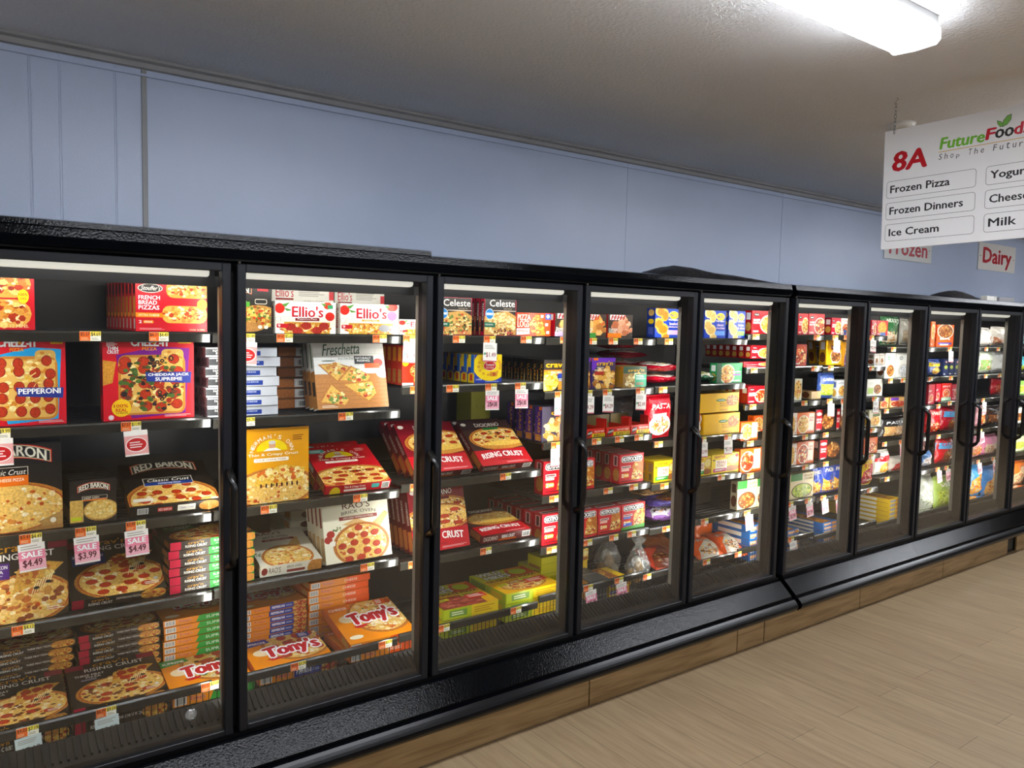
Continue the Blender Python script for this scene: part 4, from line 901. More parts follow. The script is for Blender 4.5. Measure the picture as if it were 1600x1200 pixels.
@design
def d_meal(w, h, t, base='c8202c', food=None, pos=(.62, .45, .46, .42), rim='f0ece0', band=None, words=('CLASSIC', 'MEAL'), tc='ffffff', tb=(.06, .62, .46), badge=None, seed=3, side=None):
    """a frozen-meal carton: a bowl of food, a few words, one or two colour bands"""
    a = Art(w, h, base, seed); a.bowl(*pos, rim, food or PASTA, 2, 60)
    for x0, y0, x1, y1, c in (band or ()): a.R(x0, y0, x1, y1, c, 6)
    for i, s in enumerate(words):
        if s: a.T(s, tb[0], tb[1]-i*.12, tb[2], tb[1]-i*.12+.085, tc, 9, .03)
    if badge: a.E(badge[0], badge[1], .13, .075, badge[2], 7).R(badge[0]-.08, badge[1]-.015, badge[0]+.08, badge[1]+.015, 'f4f0e8', 8)
    a.lines(tb[0], .06, tb[2], .14, 2, tc, 8)
    lf = Art(t, h, side or base).E(.5, .3, .4, .2, (food or PASTA)[0], 1, 1).R(.2, .6, .8, .9, tc, 1)
    return carton(w, h, t, side or base, {'front': a, 'left': lf})
@design
def d_plain(w, h, t, base='a8a43a', edge=None):
    a = Art(w, h, base).R(.02, .48, .98, .5, edge or '6a6620', 1)
    for x in (.3, .62): a.E(x, .75, .012, .02, edge or '6a6620', 1)
    return carton(w, h, t, base, {'front': a, 'bottom': Art(w, t, base).R(0, .46, 1, .5, edge or '6a6620', 1)})
@design
def d_sticksbox(w, h, t, kind='fish'):
    c1, c2 = {'fish': ('2a6ab0', 'e8ecf0'), 'yel': ('e6bc20', '2c3f8c')}[kind]
    a = Art(w, h, c1, 4).R(0, .02, .7, .98, 'b8702c', 1, .8).bits(.35, .5, .34, .45, ['c8843a', 'a85c24', 'e0a850', '8a4a1c'], 60, .4, 2)
    e = Art(w, t, c1, 4).R(.06, .25, .6, .75, 'f0a030' if kind == 'fish' else c2, 1).T('CRISPY FILLETS', .09, .36, .56, .66, 'f8f4ea', 4, .03).R(.66, .1, .98, .9, 'c8843a', 1, 1).lines(.1, .05, .56, .22, 1, 'f0f0f0', 3)
    return carton(w, h, t, c1, {'front': a, 'bottom': e, 'left': Art(t, h, c1).R(.2, .2, .8, .8, 'f0e8d8', 1)})
@design
def d_tray(w, h, t, kind=0):
    """open display tray of wrapped burritos, its front lip printed, ends standing up"""
    b = MB(); red, yel = 'cc2a26', 'e8c81c'
    b.box((-w/2, 0, 0), (w/2, .003, h*.5), 0, ink(red)); b.box((-w/2, t-.003, 0), (w/2, t, h), 0, ink('8a7a4a')); b.box((-w/2, .003, 0), (w/2, t-.003, .003), 0, ink('8a7a4a'))
    for s in (-1, 1):
        x = s*(w/2-.0015); b.box((x-.0015, .003, .003), (x+.0015, t-.003, h*.5), 0, ink(red)); b.box((x-.0015, .003, h*.5), (x+.0015, t*.4, h), 0, ink(red))
    a = Art(w, h*.5, red, 3); a.R(.3, 0, 1, .42, yel, 1).T('BURRITOS', .4, .05, .97, .36, '4a1410', 5, .04).T('RED HOT BEEF', .45, .55, .95, .75, 'f8e8d8', 5, .02).G([(0, .05), (.2, .2), (.36, .75), (.12, .75)], '201c1a', 2).T('TINAS', .06, .28, .3, .5, 'f4f0ea', 5, .03, sk=.2)
    for pts, z, c in a.p: b.add([(x-w/2, -z-.0003, y) for x, y in pts], [tuple(range(len(pts)))], 0, c)
    return b.mesh('tray', [M['card']], True)
@design
def d_bag(w, h, t, base='c8202c', art='plain', seed=3, c2='f0e8d8', food=None, words=()):
    a = Art(w, h, None, seed); f = food or MIX
    if art == 'plate': a.RR(.08, .62, .92, .92, base, 2).E(.5, .3, .42, .26, 'f2eee4', 2).bits(.5, .31, .32, .18, f, 60, .3, 3).R(.2, .45, .75, .58, c2, 3)
    elif art == 'window': a.R(.12, .1, .9, .56, f[0], 1, 1).bits(.5, .33, .4, .24, f, 90, .2, 2)
    elif art == 'half': a.G([(0, 0), (1, 0), (1, .42), (.6, .3), (0, .5)], f[0], 1, 1).bits(.5, .2, .5, .2, f, 80, .2, 2)
    elif art == 'diag': a.G([(0, .1), (.5, 0), (1, .5), (1, .75), (.7, .8), (.2, .5)], c2, 1).bits(.5, .36, .3, .2, f, 50, .25, 2)
    elif art == 'band': a.R(0, .55, 1, .8, c2, 1).E(.6, .28, .34, .24, f[0], 1, 1).bits(.6, .28, .3, .2, f, 50, .25, 2)
    for i, s in enumerate(words): a.T(s, .16, .68-i*.16, .86, .8-i*.16, c2 if art != 'band' else base, 6, .04, .1, arc=.02)
    return pouch(w, h, t, a, base, seed=seed)

_mesh = {}
def product(des, w, h, t, opt):
    k = (des, round(w, 3), round(h, 3), round(t, 3), repr(sorted(opt.items())))
    if k not in _mesh: _mesh[k] = D[des](w, h, t, **opt)
    return _mesh[k]
def put(name, des, w, h, t, opt, x, y, z, yaw, lean, label, cat, group=None):
    me = product(des, w, h, t, opt); o = bpy.data.objects.new(name, me); C.objects.link(o)
    o.location = (x, y, z); o.rotation_euler = (-math.radians(lean), 0, -math.radians(yaw))
    return tag(o, label, cat, group)
def rounded_bag(x, y, z, rx, ry, rz, label, loaf, lc, group='clear bread bags'):
    """clear bag gathered at the neck, a few rolls heaped inside it"""
    b = MB(); n, m = 36, 26; r = random.Random(int(x*1000)); V = []
    ph = [r.uniform(0, 6) for _ in range(6)]
    for j in range(m+1):
        v = j/m; rad = math.sin(math.pi*min(1, v*1.25+.08))**.7 if v < .62 else max(.16, .74-(v-.62)*3.2) if v < .8 else .16+.5*(v-.8)/.2
        for i in range(n):
            a = 2*math.pi*i/n; k = rad*(1+.07*math.sin(5*a+v*7+ph[0])+.05*math.sin(9*a-v*11+ph[1])+.04*math.sin(14*a+v*23+ph[2])+.03*r.uniform(-1, 1))
            V.append((rx*k*math.cos(a), ry*k*math.sin(a), rz*2*v*(1+(.05*math.sin(4*a+ph[3]) if v > .7 else 0))))
    F = [(j*n+i, j*n+(i+1) % n, (j+1)*n+(i+1) % n, (j+1)*n+i) for j in range(m) for i in range(n)]
    b.add(V, F, 0, (1, 1, 1, 0)); o = b.build('bread_bag', M['clear'], None, (x, y, z)); tag(o, label, 'bag', group)
    for k, (u, w_, t) in enumerate(((-.36, -.3, .3), (.36, -.3, .3), (-.3, .32, .34), (.32, .3, .36), (0, -.12, .68), (.05, .2, .85))):
        b = MB(); V = []; q = .42
        for j in range(9):
            v = math.pi*j/8
            for i in range(14):
                a = 2*math.pi*i/14; V.append((rx*(u+q*math.sin(v)*math.cos(a)), ry*(w_+q*math.sin(v)*math.sin(a)), rz*(t-.26*math.cos(v))))
        b.add(V, [(j*14+i, j*14+(i+1) % 14, (j+1)*14+(i+1) % 14, (j+1)*14+i) for j in range(8) for i in range(14)], 0, ink(lc if k % 2 else 'b08a58', .6), True)
        b.build(loaf, M['card'], o, ink=True)
    return o

# price tags clipped to the shelf rails, some with a hanging card
def price_tag(x, z, p1, p2, label, card=None, y=.2225, w=.062, plain=0):
    t = thing('price_tag', label, 'price tag', (x, y, z-.0015), 'shelf price tags')
    b = MB(); b.box((-w/2, -.0012, -.031), (w/2, 0, 0), 0, ink('f1ead2'))
    a = Art(w, .031, 'f4efdc', int(x*100) % 97).R(0, .02, .5, .98, 'e8671c', 1).R(.5, .55, 1, 1, 'f3df5a', 1)
    if p1: a.T(p1, .04, .5, .47, .92, '3a1408', 4, .02)
    if p2: a.T(p2, .54, .45, .97, .92, '20201c', 4, .02)
    a.lines(.06, .1, .45, .4, 2, 'f6c8a0', 2).lines(.55, .08, .95, .36, 2, '8a877c', 2)
    for pts, zz, c in a.p: b.add([(px-w/2, -.0014-zz, py-.031) for px, py in pts], [tuple(range(len(pts)))], 0, c)
    b.build('price_label', M['paper'], t, ink=True)
    if card:
        kind, txt, dx, tilt = card; cw, ch = .074, (.088 if kind == 'sale' else .068 if kind == 'green' else .085)
        col = {'sale': 'f4c6cc', 'white': 'eeece4', 'green': 'c9d8d2', 'oval': 'f2d8d4'}[kind]
        a = Art(cw, ch, 'efe9e2' if kind != 'green' else 'ccd8d4', int(abs(x)*77) % 89)
        if kind == 'sale': a.R(0, .06, 1, .74, 'ee8fa6', 1).R(.0, .06, 1, .4, 'f3b4c0', 2).T('SALE', .12, .5, .88, .7, 'ffffff', 4, .05, out='c03a5a').T(txt, .14, .14, .86, .42, '5a1a2a', 5, .03).lines(.1, .78, .9, .95, 2, 'a8a49c', 2)
        elif kind == 'oval': a.R(0, .06, 1, .8, 'e8a8a4', 1).E(.5, .44, .46, .3, 'f4e4de', 2).E(.5, .44, .42, .26, 'c02c2c', 3).lines(.22, .3, .78, .58, 3, 'f4e0da', 4)
        else:
            a.T(txt, .2, .22, .92, .5, '4a3a38' if kind == 'green' else '8a2a30', 4, .02).E(.12, .42, .08, .07, '5a9a78', 3).lines(.1, .66, .9, .9, 3, '9a9890', 2).R(0, 0, 1, .07, 'b87a70' if kind == 'green' else 'c86a70', 2)
        b = MB(); b.box((-cw/2, .0, -ch), (cw/2, .0008, 0), 0, ink(col))
        for pts, zz, c in a.p: b.add([(px-cw/2, -zz-.0003, py-ch) for px, py in pts], [tuple(range(len(pts)))], 0, c)
        o = b.build('hanging_card', M['paper'], t, (dx, -.006, -.03), ink=True); o.rotation_euler = (math.radians(-4), math.radians(tilt), 0)
    return t

# ---------------------------------------------------------------- the goods, metres and degrees
put('food_box','frenchbread',0.168,0.169,0.045,{'full':1},-0.631,0.252,1.7135,0.0,0.0,'red pizza carton with full cover picture, top shelf, first door','box')
put('food_box','frenchbread',0.234,0.171,0.042,{},-0.136,0.252,1.7135,0.0,0.0,'red french bread pizza carton, front of row, top shelf, first door','box','red french bread pizza carton row')
put('food_box','frenchbread',0.234,0.171,0.042,{},-0.138,0.302,1.7135,0.0,0.0,'first red french bread pizza carton behind the front one, top shelf, first door','box','red french bread pizza carton row')
put('food_box','frenchbread',0.234,0.171,0.042,{},-0.140,0.352,1.7135,0.0,0.0,'second red french bread pizza carton behind the front one, top shelf, first door','box','red french bread pizza carton row')
put('food_box','frenchbread',0.234,0.171,0.042,{},-0.142,0.402,1.7135,0.0,0.0,'third red french bread pizza carton behind the front one, top shelf, first door','box','red french bread pizza carton row')
put('food_box','frenchbread',0.234,0.171,0.042,{},-0.144,0.452,1.7135,0.0,0.0,'fourth red french bread pizza carton behind the front one, top shelf, first door','box','red french bread pizza carton row')
put('food_box','frenchbread',0.234,0.171,0.042,{},-0.146,0.502,1.7135,0.0,0.0,'fifth red french bread pizza carton behind the front one, top shelf, first door','box','red french bread pizza carton row')
put('food_box','frenchbread',0.234,0.171,0.042,{},-0.148,0.552,1.7135,0.0,0.0,'sixth red french bread pizza carton behind the front one, top shelf, first door','box','red french bread pizza carton row')
put('food_box','frenchbread',0.234,0.171,0.042,{},-0.150,0.602,1.7135,0.0,0.0,'seventh red french bread pizza carton behind the front one, top shelf, first door','box','red french bread pizza carton row')
put('food_box','frenchbread',0.234,0.171,0.042,{},-0.152,0.652,1.7135,0.0,0.0,'eighth red french bread pizza carton behind the front one, top shelf, first door','box','red french bread pizza carton row')
put('food_box','cheesesquare',0.231,0.282,0.050,{},-0.580,0.252,1.4105,0.0,0.0,'red square pepperoni pizza carton with blue patch, second shelf, first door','box')
put('food_box','cheesesquare',0.291,0.285,0.050,{'sup':1},-0.211,0.252,1.4105,-0.0,0.0,'red square supreme pizza carton with purple patch, second shelf, first door','box')
put('pizza_box','baron',0.277,0.285,0.045,{'kind':'cheese'},-0.620,0.252,1.0685,0.2,0.0,'tall black carton showing a cheese pizza, third shelf, first door','box')
put('pizza_box','baron',0.140,0.148,0.045,{'kind':'deep'},-0.391,0.252,1.0685,0.0,0.0,'small black deep dish carton, front of row, third shelf, first door','box','small black deep dish carton row')
put('pizza_box','baron',0.140,0.148,0.045,{'kind':'deep'},-0.391,0.299,1.0685,0.0,0.0,'first small black deep dish carton behind the front one, third shelf, first door','box','small black deep dish carton row')
put('pizza_box','baron',0.140,0.148,0.045,{'kind':'deep'},-0.391,0.346,1.0685,0.0,0.0,'second small black deep dish carton behind the front one, third shelf, first door','box','small black deep dish carton row')
put('pizza_box','baron',0.140,0.148,0.045,{'kind':'deep'},-0.391,0.393,1.0685,0.0,0.0,'third small black deep dish carton behind the front one, third shelf, first door','box','small black deep dish carton row')
put('pizza_box','baron',0.140,0.148,0.045,{'kind':'deep'},-0.391,0.440,1.0685,0.0,0.0,'fourth small black deep dish carton behind the front one, third shelf, first door','box','small black deep dish carton row')
put('pizza_box','baron',0.300,0.293,0.040,{'kind':'pep'},-0.129,0.252,1.1060,2.6,69.8,'black pepperoni pizza carton leaning far back, third shelf, first door','box')
put('pizza_box','rising',0.281,0.260,0.045,{'kind':'chk'},-0.611,0.252,0.7755,-0.5,0.0,'dark rising crust carton with golden chicken pizza, fourth shelf, first door','box')
put('pizza_box','rising',0.294,0.293,0.040,{'kind':'pep'},-0.313,0.252,0.8113,1.6,63.4,'dark pepperoni rising crust carton with blue label, fourth shelf, first door','box')
put('pizza_box','rising',0.302,0.290,0.029,{'kind':'sup'},-0.002,0.257,0.8054,-0.6,90.0,'lowest dark supreme pizza carton with green end of its stack, fourth shelf, first door','box','dark supreme pizza carton with green end stack')
put('pizza_box','rising',0.302,0.290,0.029,{'kind':'sup'},-0.003,0.254,0.8369,-0.5,90.0,'dark supreme pizza carton with green end, second up its stack, fourth shelf, first door','box','dark supreme pizza carton with green end stack')
put('pizza_box','rising',0.302,0.290,0.029,{'kind':'sup'},-0.005,0.255,0.8684,-0.1,90.0,'dark supreme pizza carton with green end, third up its stack, fourth shelf, first door','box','dark supreme pizza carton with green end stack')
put('pizza_box','rising',0.302,0.290,0.029,{'kind':'sup'},-0.001,0.256,0.8999,0.2,90.0,'dark supreme pizza carton with green end, fourth up its stack, fourth shelf, first door','box','dark supreme pizza carton with green end stack')
put('pizza_box','rising',0.302,0.290,0.029,{'kind':'sup'},-0.005,0.258,0.9314,-0.6,90.0,'dark supreme pizza carton with green end, fifth up its stack, fourth shelf, first door','box','dark supreme pizza carton with green end stack')
put('pizza_box','rising',0.302,0.290,0.029,{'kind':'sup'},0.001,0.256,0.9629,0.1,90.0,'topmost dark supreme pizza carton with green end of its stack, fourth shelf, first door','box','dark supreme pizza carton with green end stack')
put('pizza_box','rising',0.280,0.270,0.026,{'kind':'three'},-0.561,0.564,0.3744,-0.6,90.0,'lowest far left three meat pizza carton of its stack, bottom shelf, first door','box','far left three meat pizza carton stack')
put('pizza_box','rising',0.280,0.270,0.026,{'kind':'three'},-0.562,0.561,0.4029,-0.5,90.0,'far left three meat pizza carton, second up its stack, bottom shelf, first door','box','far left three meat pizza carton stack')
put('pizza_box','rising',0.280,0.270,0.026,{'kind':'three'},-0.564,0.562,0.4314,-0.1,90.0,'far left three meat pizza carton, third up its stack, bottom shelf, first door','box','far left three meat pizza carton stack')
put('pizza_box','rising',0.280,0.270,0.026,{'kind':'three'},-0.560,0.563,0.4599,0.2,90.0,'far left three meat pizza carton, fourth up its stack, bottom shelf, first door','box','far left three meat pizza carton stack')
put('pizza_box','rising',0.280,0.270,0.026,{'kind':'three'},-0.564,0.565,0.4884,-0.6,90.0,'far left three meat pizza carton, fifth up its stack, bottom shelf, first door','box','far left three meat pizza carton stack')
put('pizza_box','rising',0.280,0.270,0.026,{'kind':'three'},-0.558,0.563,0.5169,0.1,90.0,'far left three meat pizza carton, sixth up its stack, bottom shelf, first door','box','far left three meat pizza carton stack')
put('pizza_box','rising',0.280,0.270,0.026,{'kind':'three'},-0.564,0.561,0.5454,0.4,90.0,'far left three meat pizza carton, seventh up its stack, bottom shelf, first door','box','far left three meat pizza carton stack')
put('pizza_box','rising',0.280,0.270,0.026,{'kind':'three'},-0.554,0.562,0.5739,0.2,90.0,'topmost far left three meat pizza carton of its stack, bottom shelf, first door','box','far left three meat pizza carton stack')
put('pizza_box','rising',0.275,0.289,0.045,{'kind':'three'},-0.613,0.252,0.4423,2.4,82.9,'dark three meat carton leaning at the far left, bottom shelf, first door','box')
put('pizza_box','rising',0.275,0.270,0.047,{'kind':'three'},-0.613,0.256,0.3957,0.0,90.0,'far left three meat carton lying beneath the tilted one, bottom shelf, first door','box','far left three meat carton row')
put('pizza_box','rising',0.280,0.270,0.026,{'kind':'three'},-0.263,0.565,0.3744,-0.4,90.0,'lowest dark three meat pizza carton of its stack, bottom shelf, first door','box','dark three meat pizza carton stack')
put('pizza_box','rising',0.280,0.270,0.026,{'kind':'three'},-0.255,0.563,0.4029,0.1,90.0,'dark three meat pizza carton, second up its stack, bottom shelf, first door','box','dark three meat pizza carton stack')
put('pizza_box','rising',0.280,0.270,0.026,{'kind':'three'},-0.257,0.563,0.4314,-0.2,90.0,'dark three meat pizza carton, third up its stack, bottom shelf, first door','box','dark three meat pizza carton stack')
put('pizza_box','rising',0.280,0.270,0.026,{'kind':'three'},-0.264,0.560,0.4599,0.3,90.0,'dark three meat pizza carton, fourth up its stack, bottom shelf, first door','box','dark three meat pizza carton stack')
put('pizza_box','rising',0.280,0.270,0.026,{'kind':'three'},-0.261,0.561,0.4884,0.5,90.0,'dark three meat pizza carton, fifth up its stack, bottom shelf, first door','box','dark three meat pizza carton stack')
put('pizza_box','rising',0.280,0.270,0.026,{'kind':'three'},-0.263,0.562,0.5169,-0.2,90.0,'dark three meat pizza carton, sixth up its stack, bottom shelf, first door','box','dark three meat pizza carton stack')
put('pizza_box','rising',0.280,0.270,0.026,{'kind':'three'},-0.258,0.563,0.5454,0.1,90.0,'dark three meat pizza carton, seventh up its stack, bottom shelf, first door','box','dark three meat pizza carton stack')
put('pizza_box','rising',0.280,0.270,0.026,{'kind':'three'},-0.263,0.562,0.5739,-0.3,90.0,'topmost dark three meat pizza carton of its stack, bottom shelf, first door','box','dark three meat pizza carton stack')
put('pizza_box','rising',0.297,0.286,0.045,{'kind':'three'},-0.314,0.252,0.4383,1.8,83.1,'dark three meat carton leaning beside the orange stack, bottom shelf, first door','box')
put('pizza_box','rising',0.297,0.270,0.043,{'kind':'three'},-0.314,0.256,0.3916,0.0,90.0,'middle three meat carton lying beneath the tilted one, bottom shelf, first door','box','middle three meat carton row')
put('pizza_box','tonys',0.280,0.270,0.025,{'kind':'sup'},0.035,0.562,0.3735,0.4,90.0,'lowest orange supreme carton with green end of its stack, bottom shelf, first door','box','orange supreme carton with green end stack')
put('pizza_box','tonys',0.280,0.270,0.025,{'kind':'sup'},0.025,0.561,0.4011,0.1,90.0,'orange supreme carton with green end, second up its stack, bottom shelf, first door','box','orange supreme carton with green end stack')
put('pizza_box','tonys',0.280,0.270,0.025,{'kind':'sup'},0.030,0.563,0.4287,-0.2,90.0,'orange supreme carton with green end, third up its stack, bottom shelf, first door','box','orange supreme carton with green end stack')
put('pizza_box','tonys',0.280,0.270,0.025,{'kind':'sup'},0.031,0.563,0.4563,0.3,90.0,'orange supreme carton with green end, fourth up its stack, bottom shelf, first door','box','orange supreme carton with green end stack')
put('pizza_box','tonys',0.280,0.270,0.025,{'kind':'sup'},0.030,0.563,0.4839,0.2,90.0,'orange supreme carton with green end, fifth up its stack, bottom shelf, first door','box','orange supreme carton with green end stack')
put('pizza_box','tonys',0.280,0.270,0.025,{'kind':'sup'},0.036,0.565,0.5115,-0.1,90.0,'orange supreme carton with green end, sixth up its stack, bottom shelf, first door','box','orange supreme carton with green end stack')
put('pizza_box','tonys',0.280,0.270,0.025,{'kind':'sup'},0.035,0.565,0.5391,-0.5,90.0,'orange supreme carton with green end, seventh up its stack, bottom shelf, first door','box','orange supreme carton with green end stack')
put('pizza_box','tonys',0.280,0.270,0.025,{'kind':'sup'},0.033,0.565,0.5667,0.3,90.0,'topmost orange supreme carton with green end of its stack, bottom shelf, first door','box','orange supreme carton with green end stack')
put('pizza_box','tonys',0.293,0.265,0.040,{'kind':'sup'},0.003,0.262,0.3872,1.8,83.1,'orange supreme carton leaning before its stack, bottom shelf, first door','box')
put('pizza_box','baron',0.160,0.184,0.050,{'kind':'xl'},0.133,0.252,1.7115,0.0,0.0,'black carton with red NEW square, top shelf, second door','box')
put('pizza_box','ellios',0.242,0.121,0.060,{'kind':'pep'},0.350,0.252,1.7115,0.0,0.0,'white pepperoni pizza carton with red lettering, top shelf, second door','box')
put('pizza_box','elliosback',0.253,0.188,0.060,{},0.370,0.330,1.7115,0.0,0.0,'tall white carton behind the pepperoni carton, top shelf, second door','box')
put('pizza_box','ellios',0.259,0.121,0.060,{'kind':'cheese'},0.620,0.252,1.7115,0.0,0.0,'white cheese pizza carton with lilac sticker, top shelf, second door','box')
put('pizza_box','elliosback',0.223,0.180,0.060,{},0.626,0.360,1.7115,0.0,0.0,'tall white carton behind the cheese pizza carton, top shelf, second door','box')
put('pizza_box','ellios',0.196,0.063,0.060,{'kind':'cheese'},0.851,0.252,1.7115,0.0,0.0,'low white cheese pizza carton at the right edge, top shelf, second door','box')
put('pizza_box','risingwhite',0.260,0.290,0.034,{},0.113,0.262,1.4384,-0.6,90.0,'lowest white pizza carton with blue label of its stack, second shelf, second door','box','white pizza carton with blue label stack')
put('pizza_box','risingwhite',0.260,0.290,0.034,{},0.110,0.255,1.4749,-0.5,90.0,'white pizza carton with blue label, second up its stack, second shelf, second door','box','white pizza carton with blue label stack')
put('pizza_box','risingwhite',0.260,0.290,0.034,{},0.107,0.257,1.5114,-0.1,90.0,'white pizza carton with blue label, third up its stack, second shelf, second door','box','white pizza carton with blue label stack')
put('pizza_box','risingwhite',0.260,0.290,0.034,{},0.116,0.258,1.5479,0.2,90.0,'white pizza carton with blue label, fourth up its stack, second shelf, second door','box','white pizza carton with blue label stack')
put('pizza_box','risingwhite',0.260,0.290,0.034,{},0.108,0.264,1.5844,-0.6,90.0,'white pizza carton with blue label, fifth up its stack, second shelf, second door','box','white pizza carton with blue label stack')
put('pizza_box','risingwhite',0.260,0.290,0.034,{},0.119,0.258,1.6209,0.1,90.0,'white pizza carton with blue label, sixth up its stack, second shelf, second door','box','white pizza carton with blue label stack')
put('pizza_box','risingwhite',0.260,0.290,0.034,{},0.106,0.255,1.6574,0.4,90.0,'topmost white pizza carton with blue label of its stack, second shelf, second door','box','white pizza carton with blue label stack')
put('pizza_box','woodend',0.145,0.250,0.040,{},0.372,0.424,1.4439,-0.6,90.0,'lowest brown pizza carton with barcode end of its stack, second shelf, second door','box','brown pizza carton with barcode end stack')
put('pizza_box','woodend',0.145,0.250,0.040,{},0.370,0.421,1.4859,-0.5,90.0,'brown pizza carton with barcode end, second up its stack, second shelf, second door','box','brown pizza carton with barcode end stack')
put('pizza_box','woodend',0.145,0.250,0.040,{},0.369,0.422,1.5279,-0.1,90.0,'brown pizza carton with barcode end, third up its stack, second shelf, second door','box','brown pizza carton with barcode end stack')
put('pizza_box','woodend',0.145,0.250,0.040,{},0.373,0.423,1.5699,0.2,90.0,'brown pizza carton with barcode end, fourth up its stack, second shelf, second door','box','brown pizza carton with barcode end stack')
put('pizza_box','woodend',0.145,0.250,0.040,{},0.369,0.425,1.6119,-0.6,90.0,'brown pizza carton with barcode end, fifth up its stack, second shelf, second door','box','brown pizza carton with barcode end stack')
put('pizza_box','woodend',0.145,0.250,0.040,{},0.375,0.423,1.6539,0.1,90.0,'topmost brown pizza carton with barcode end of its stack, second shelf, second door','box','brown pizza carton with barcode end stack')
put('pizza_box','wooden',0.310,0.282,0.040,{},0.554,0.252,1.4130,-0.0,13.7,'white pizza carton showing four slices on wood, second shelf, second door','box','white sliced pizza carton row')
put('pizza_box','wooden',0.310,0.282,0.040,{},0.554,0.295,1.4130,-0.0,13.7,'first white sliced pizza carton behind the front one, second shelf, second door','box','white sliced pizza carton row')
put('pizza_box','wooden',0.310,0.282,0.040,{},0.554,0.338,1.4130,-0.0,13.7,'second white sliced pizza carton behind the front one, second shelf, second door','box','white sliced pizza carton row')
put('pizza_box','bagel',0.178,0.167,0.045,{},0.858,0.252,1.4985,0.0,0.0,'red mini bagel pizza carton, front of row, second shelf, second door','box','red mini bagel pizza carton row')
put('pizza_box','bagel',0.178,0.167,0.045,{},0.858,0.299,1.4985,0.0,0.0,'first red mini bagel pizza carton behind the front one, second shelf, second door','box','red mini bagel pizza carton row')
put('pizza_box','bagel',0.178,0.167,0.045,{},0.858,0.346,1.4985,0.0,0.0,'second red mini bagel pizza carton behind the front one, second shelf, second door','box','red mini bagel pizza carton row')
put('pizza_box','bagel',0.178,0.167,0.045,{},0.858,0.393,1.4985,0.0,0.0,'third red mini bagel pizza carton behind the front one, second shelf, second door','box','red mini bagel pizza carton row')
put('pizza_box','newman',0.270,0.285,0.050,{},0.227,0.252,1.0675,-0.7,0.0,'tall golden four cheese pizza carton, third shelf, second door','box')
put('pizza_box','newman',0.287,0.281,0.040,{'col':'c01c28','kind':'pep'},0.578,0.252,1.1038,1.4,65.3,'red thin crust pepperoni carton leaning back, third shelf, second door','box','red thin crust carton row')
put('pizza_box','newman',0.287,0.281,0.040,{'col':'c01c28','kind':'pep'},0.578,0.353,1.1038,1.4,65.3,'first red thin crust carton behind the front one, third shelf, second door','box','red thin crust carton row')
put('pizza_box','rise',0.295,0.283,0.040,{'kind':'pep'},0.991,0.260,1.1133,1.1,48.1,'red rising crust carton left of the veggie one, third shelf, second door','box','left red rising crust carton row')
put('pizza_box','rise',0.295,0.283,0.040,{'kind':'pep'},0.991,0.323,1.1133,1.1,48.1,'first left red rising crust carton behind the front one, third shelf, second door','box','left red rising crust carton row')
put('pizza_box','rise',0.295,0.283,0.040,{'kind':'pep'},0.991,0.386,1.1133,1.1,48.1,'second left red rising crust carton behind the front one, third shelf, second door','box','left red rising crust carton row')
put('pizza_box','rise',0.288,0.290,0.040,{'kind':'veg'},1.338,0.260,1.1154,0.7,53.0,'red rising crust carton with green veggie strip, third shelf, third door','box','veggie rising crust carton row')
put('pizza_box','rise',0.288,0.290,0.040,{'kind':'veg'},1.338,0.330,1.1154,0.7,53.0,'first veggie rising crust carton behind the front one, third shelf, third door','box','veggie rising crust carton row')
put('pizza_box','raos',0.242,0.271,0.045,{'kind':'cheese'},0.296,0.252,0.8201,2.3,75.8,'cream cheese pizza carton leaning far back, fourth shelf, second door','box')
put('pizza_box','raos',0.295,0.267,0.040,{'kind':'pep'},0.584,0.252,0.7855,-0.3,13.0,'cream pepperoni pizza carton standing, fourth shelf, second door','box','cream pepperoni carton row')
put('pizza_box','raos',0.295,0.267,0.040,{'kind':'pep'},0.584,0.295,0.7855,-0.3,13.0,'first cream pepperoni carton behind the front one, fourth shelf, second door','box','cream pepperoni carton row')
put('pizza_box','raos',0.295,0.267,0.040,{'kind':'pep'},0.584,0.338,0.7855,-0.3,13.0,'second cream pepperoni carton behind the front one, fourth shelf, second door','box','cream pepperoni carton row')
put('pizza_box','raos',0.295,0.267,0.040,{'kind':'pep'},0.584,0.381,0.7855,-0.3,13.0,'third cream pepperoni carton behind the front one, fourth shelf, second door','box','cream pepperoni carton row')
put('pizza_box','raoend',0.140,0.250,0.040,{},0.479,0.564,0.8169,-0.6,90.0,'lowest cream carton stacked end on of its stack, fourth shelf, second door','box','cream carton stacked end on stack')
put('pizza_box','raoend',0.140,0.250,0.040,{},0.478,0.561,0.8589,-0.5,90.0,'cream carton stacked end on, second up its stack, fourth shelf, second door','box','cream carton stacked end on stack')
put('pizza_box','raoend',0.140,0.250,0.040,{},0.476,0.562,0.9009,-0.1,90.0,'cream carton stacked end on, third up its stack, fourth shelf, second door','box','cream carton stacked end on stack')
put('pizza_box','raoend',0.140,0.250,0.040,{},0.480,0.563,0.9429,0.2,90.0,'cream carton stacked end on, fourth up its stack, fourth shelf, second door','box','cream carton stacked end on stack')
put('pizza_box','raoend',0.140,0.250,0.040,{},0.476,0.565,0.9849,-0.6,90.0,'topmost cream carton stacked end on of its stack, fourth shelf, second door','box','cream carton stacked end on stack')
put('pizza_box','rise',0.290,0.284,0.040,{'kind':'pepup'},0.987,0.260,0.7610,-0.2,15.2,'red pepperoni rising crust carton standing, fourth shelf, third door','box','standing red rising crust carton row')
put('pizza_box','rise',0.290,0.284,0.040,{'kind':'pepup'},0.987,0.304,0.7610,-0.2,15.2,'first standing red rising crust carton behind the front one, fourth shelf, third door','box','standing red rising crust carton row')
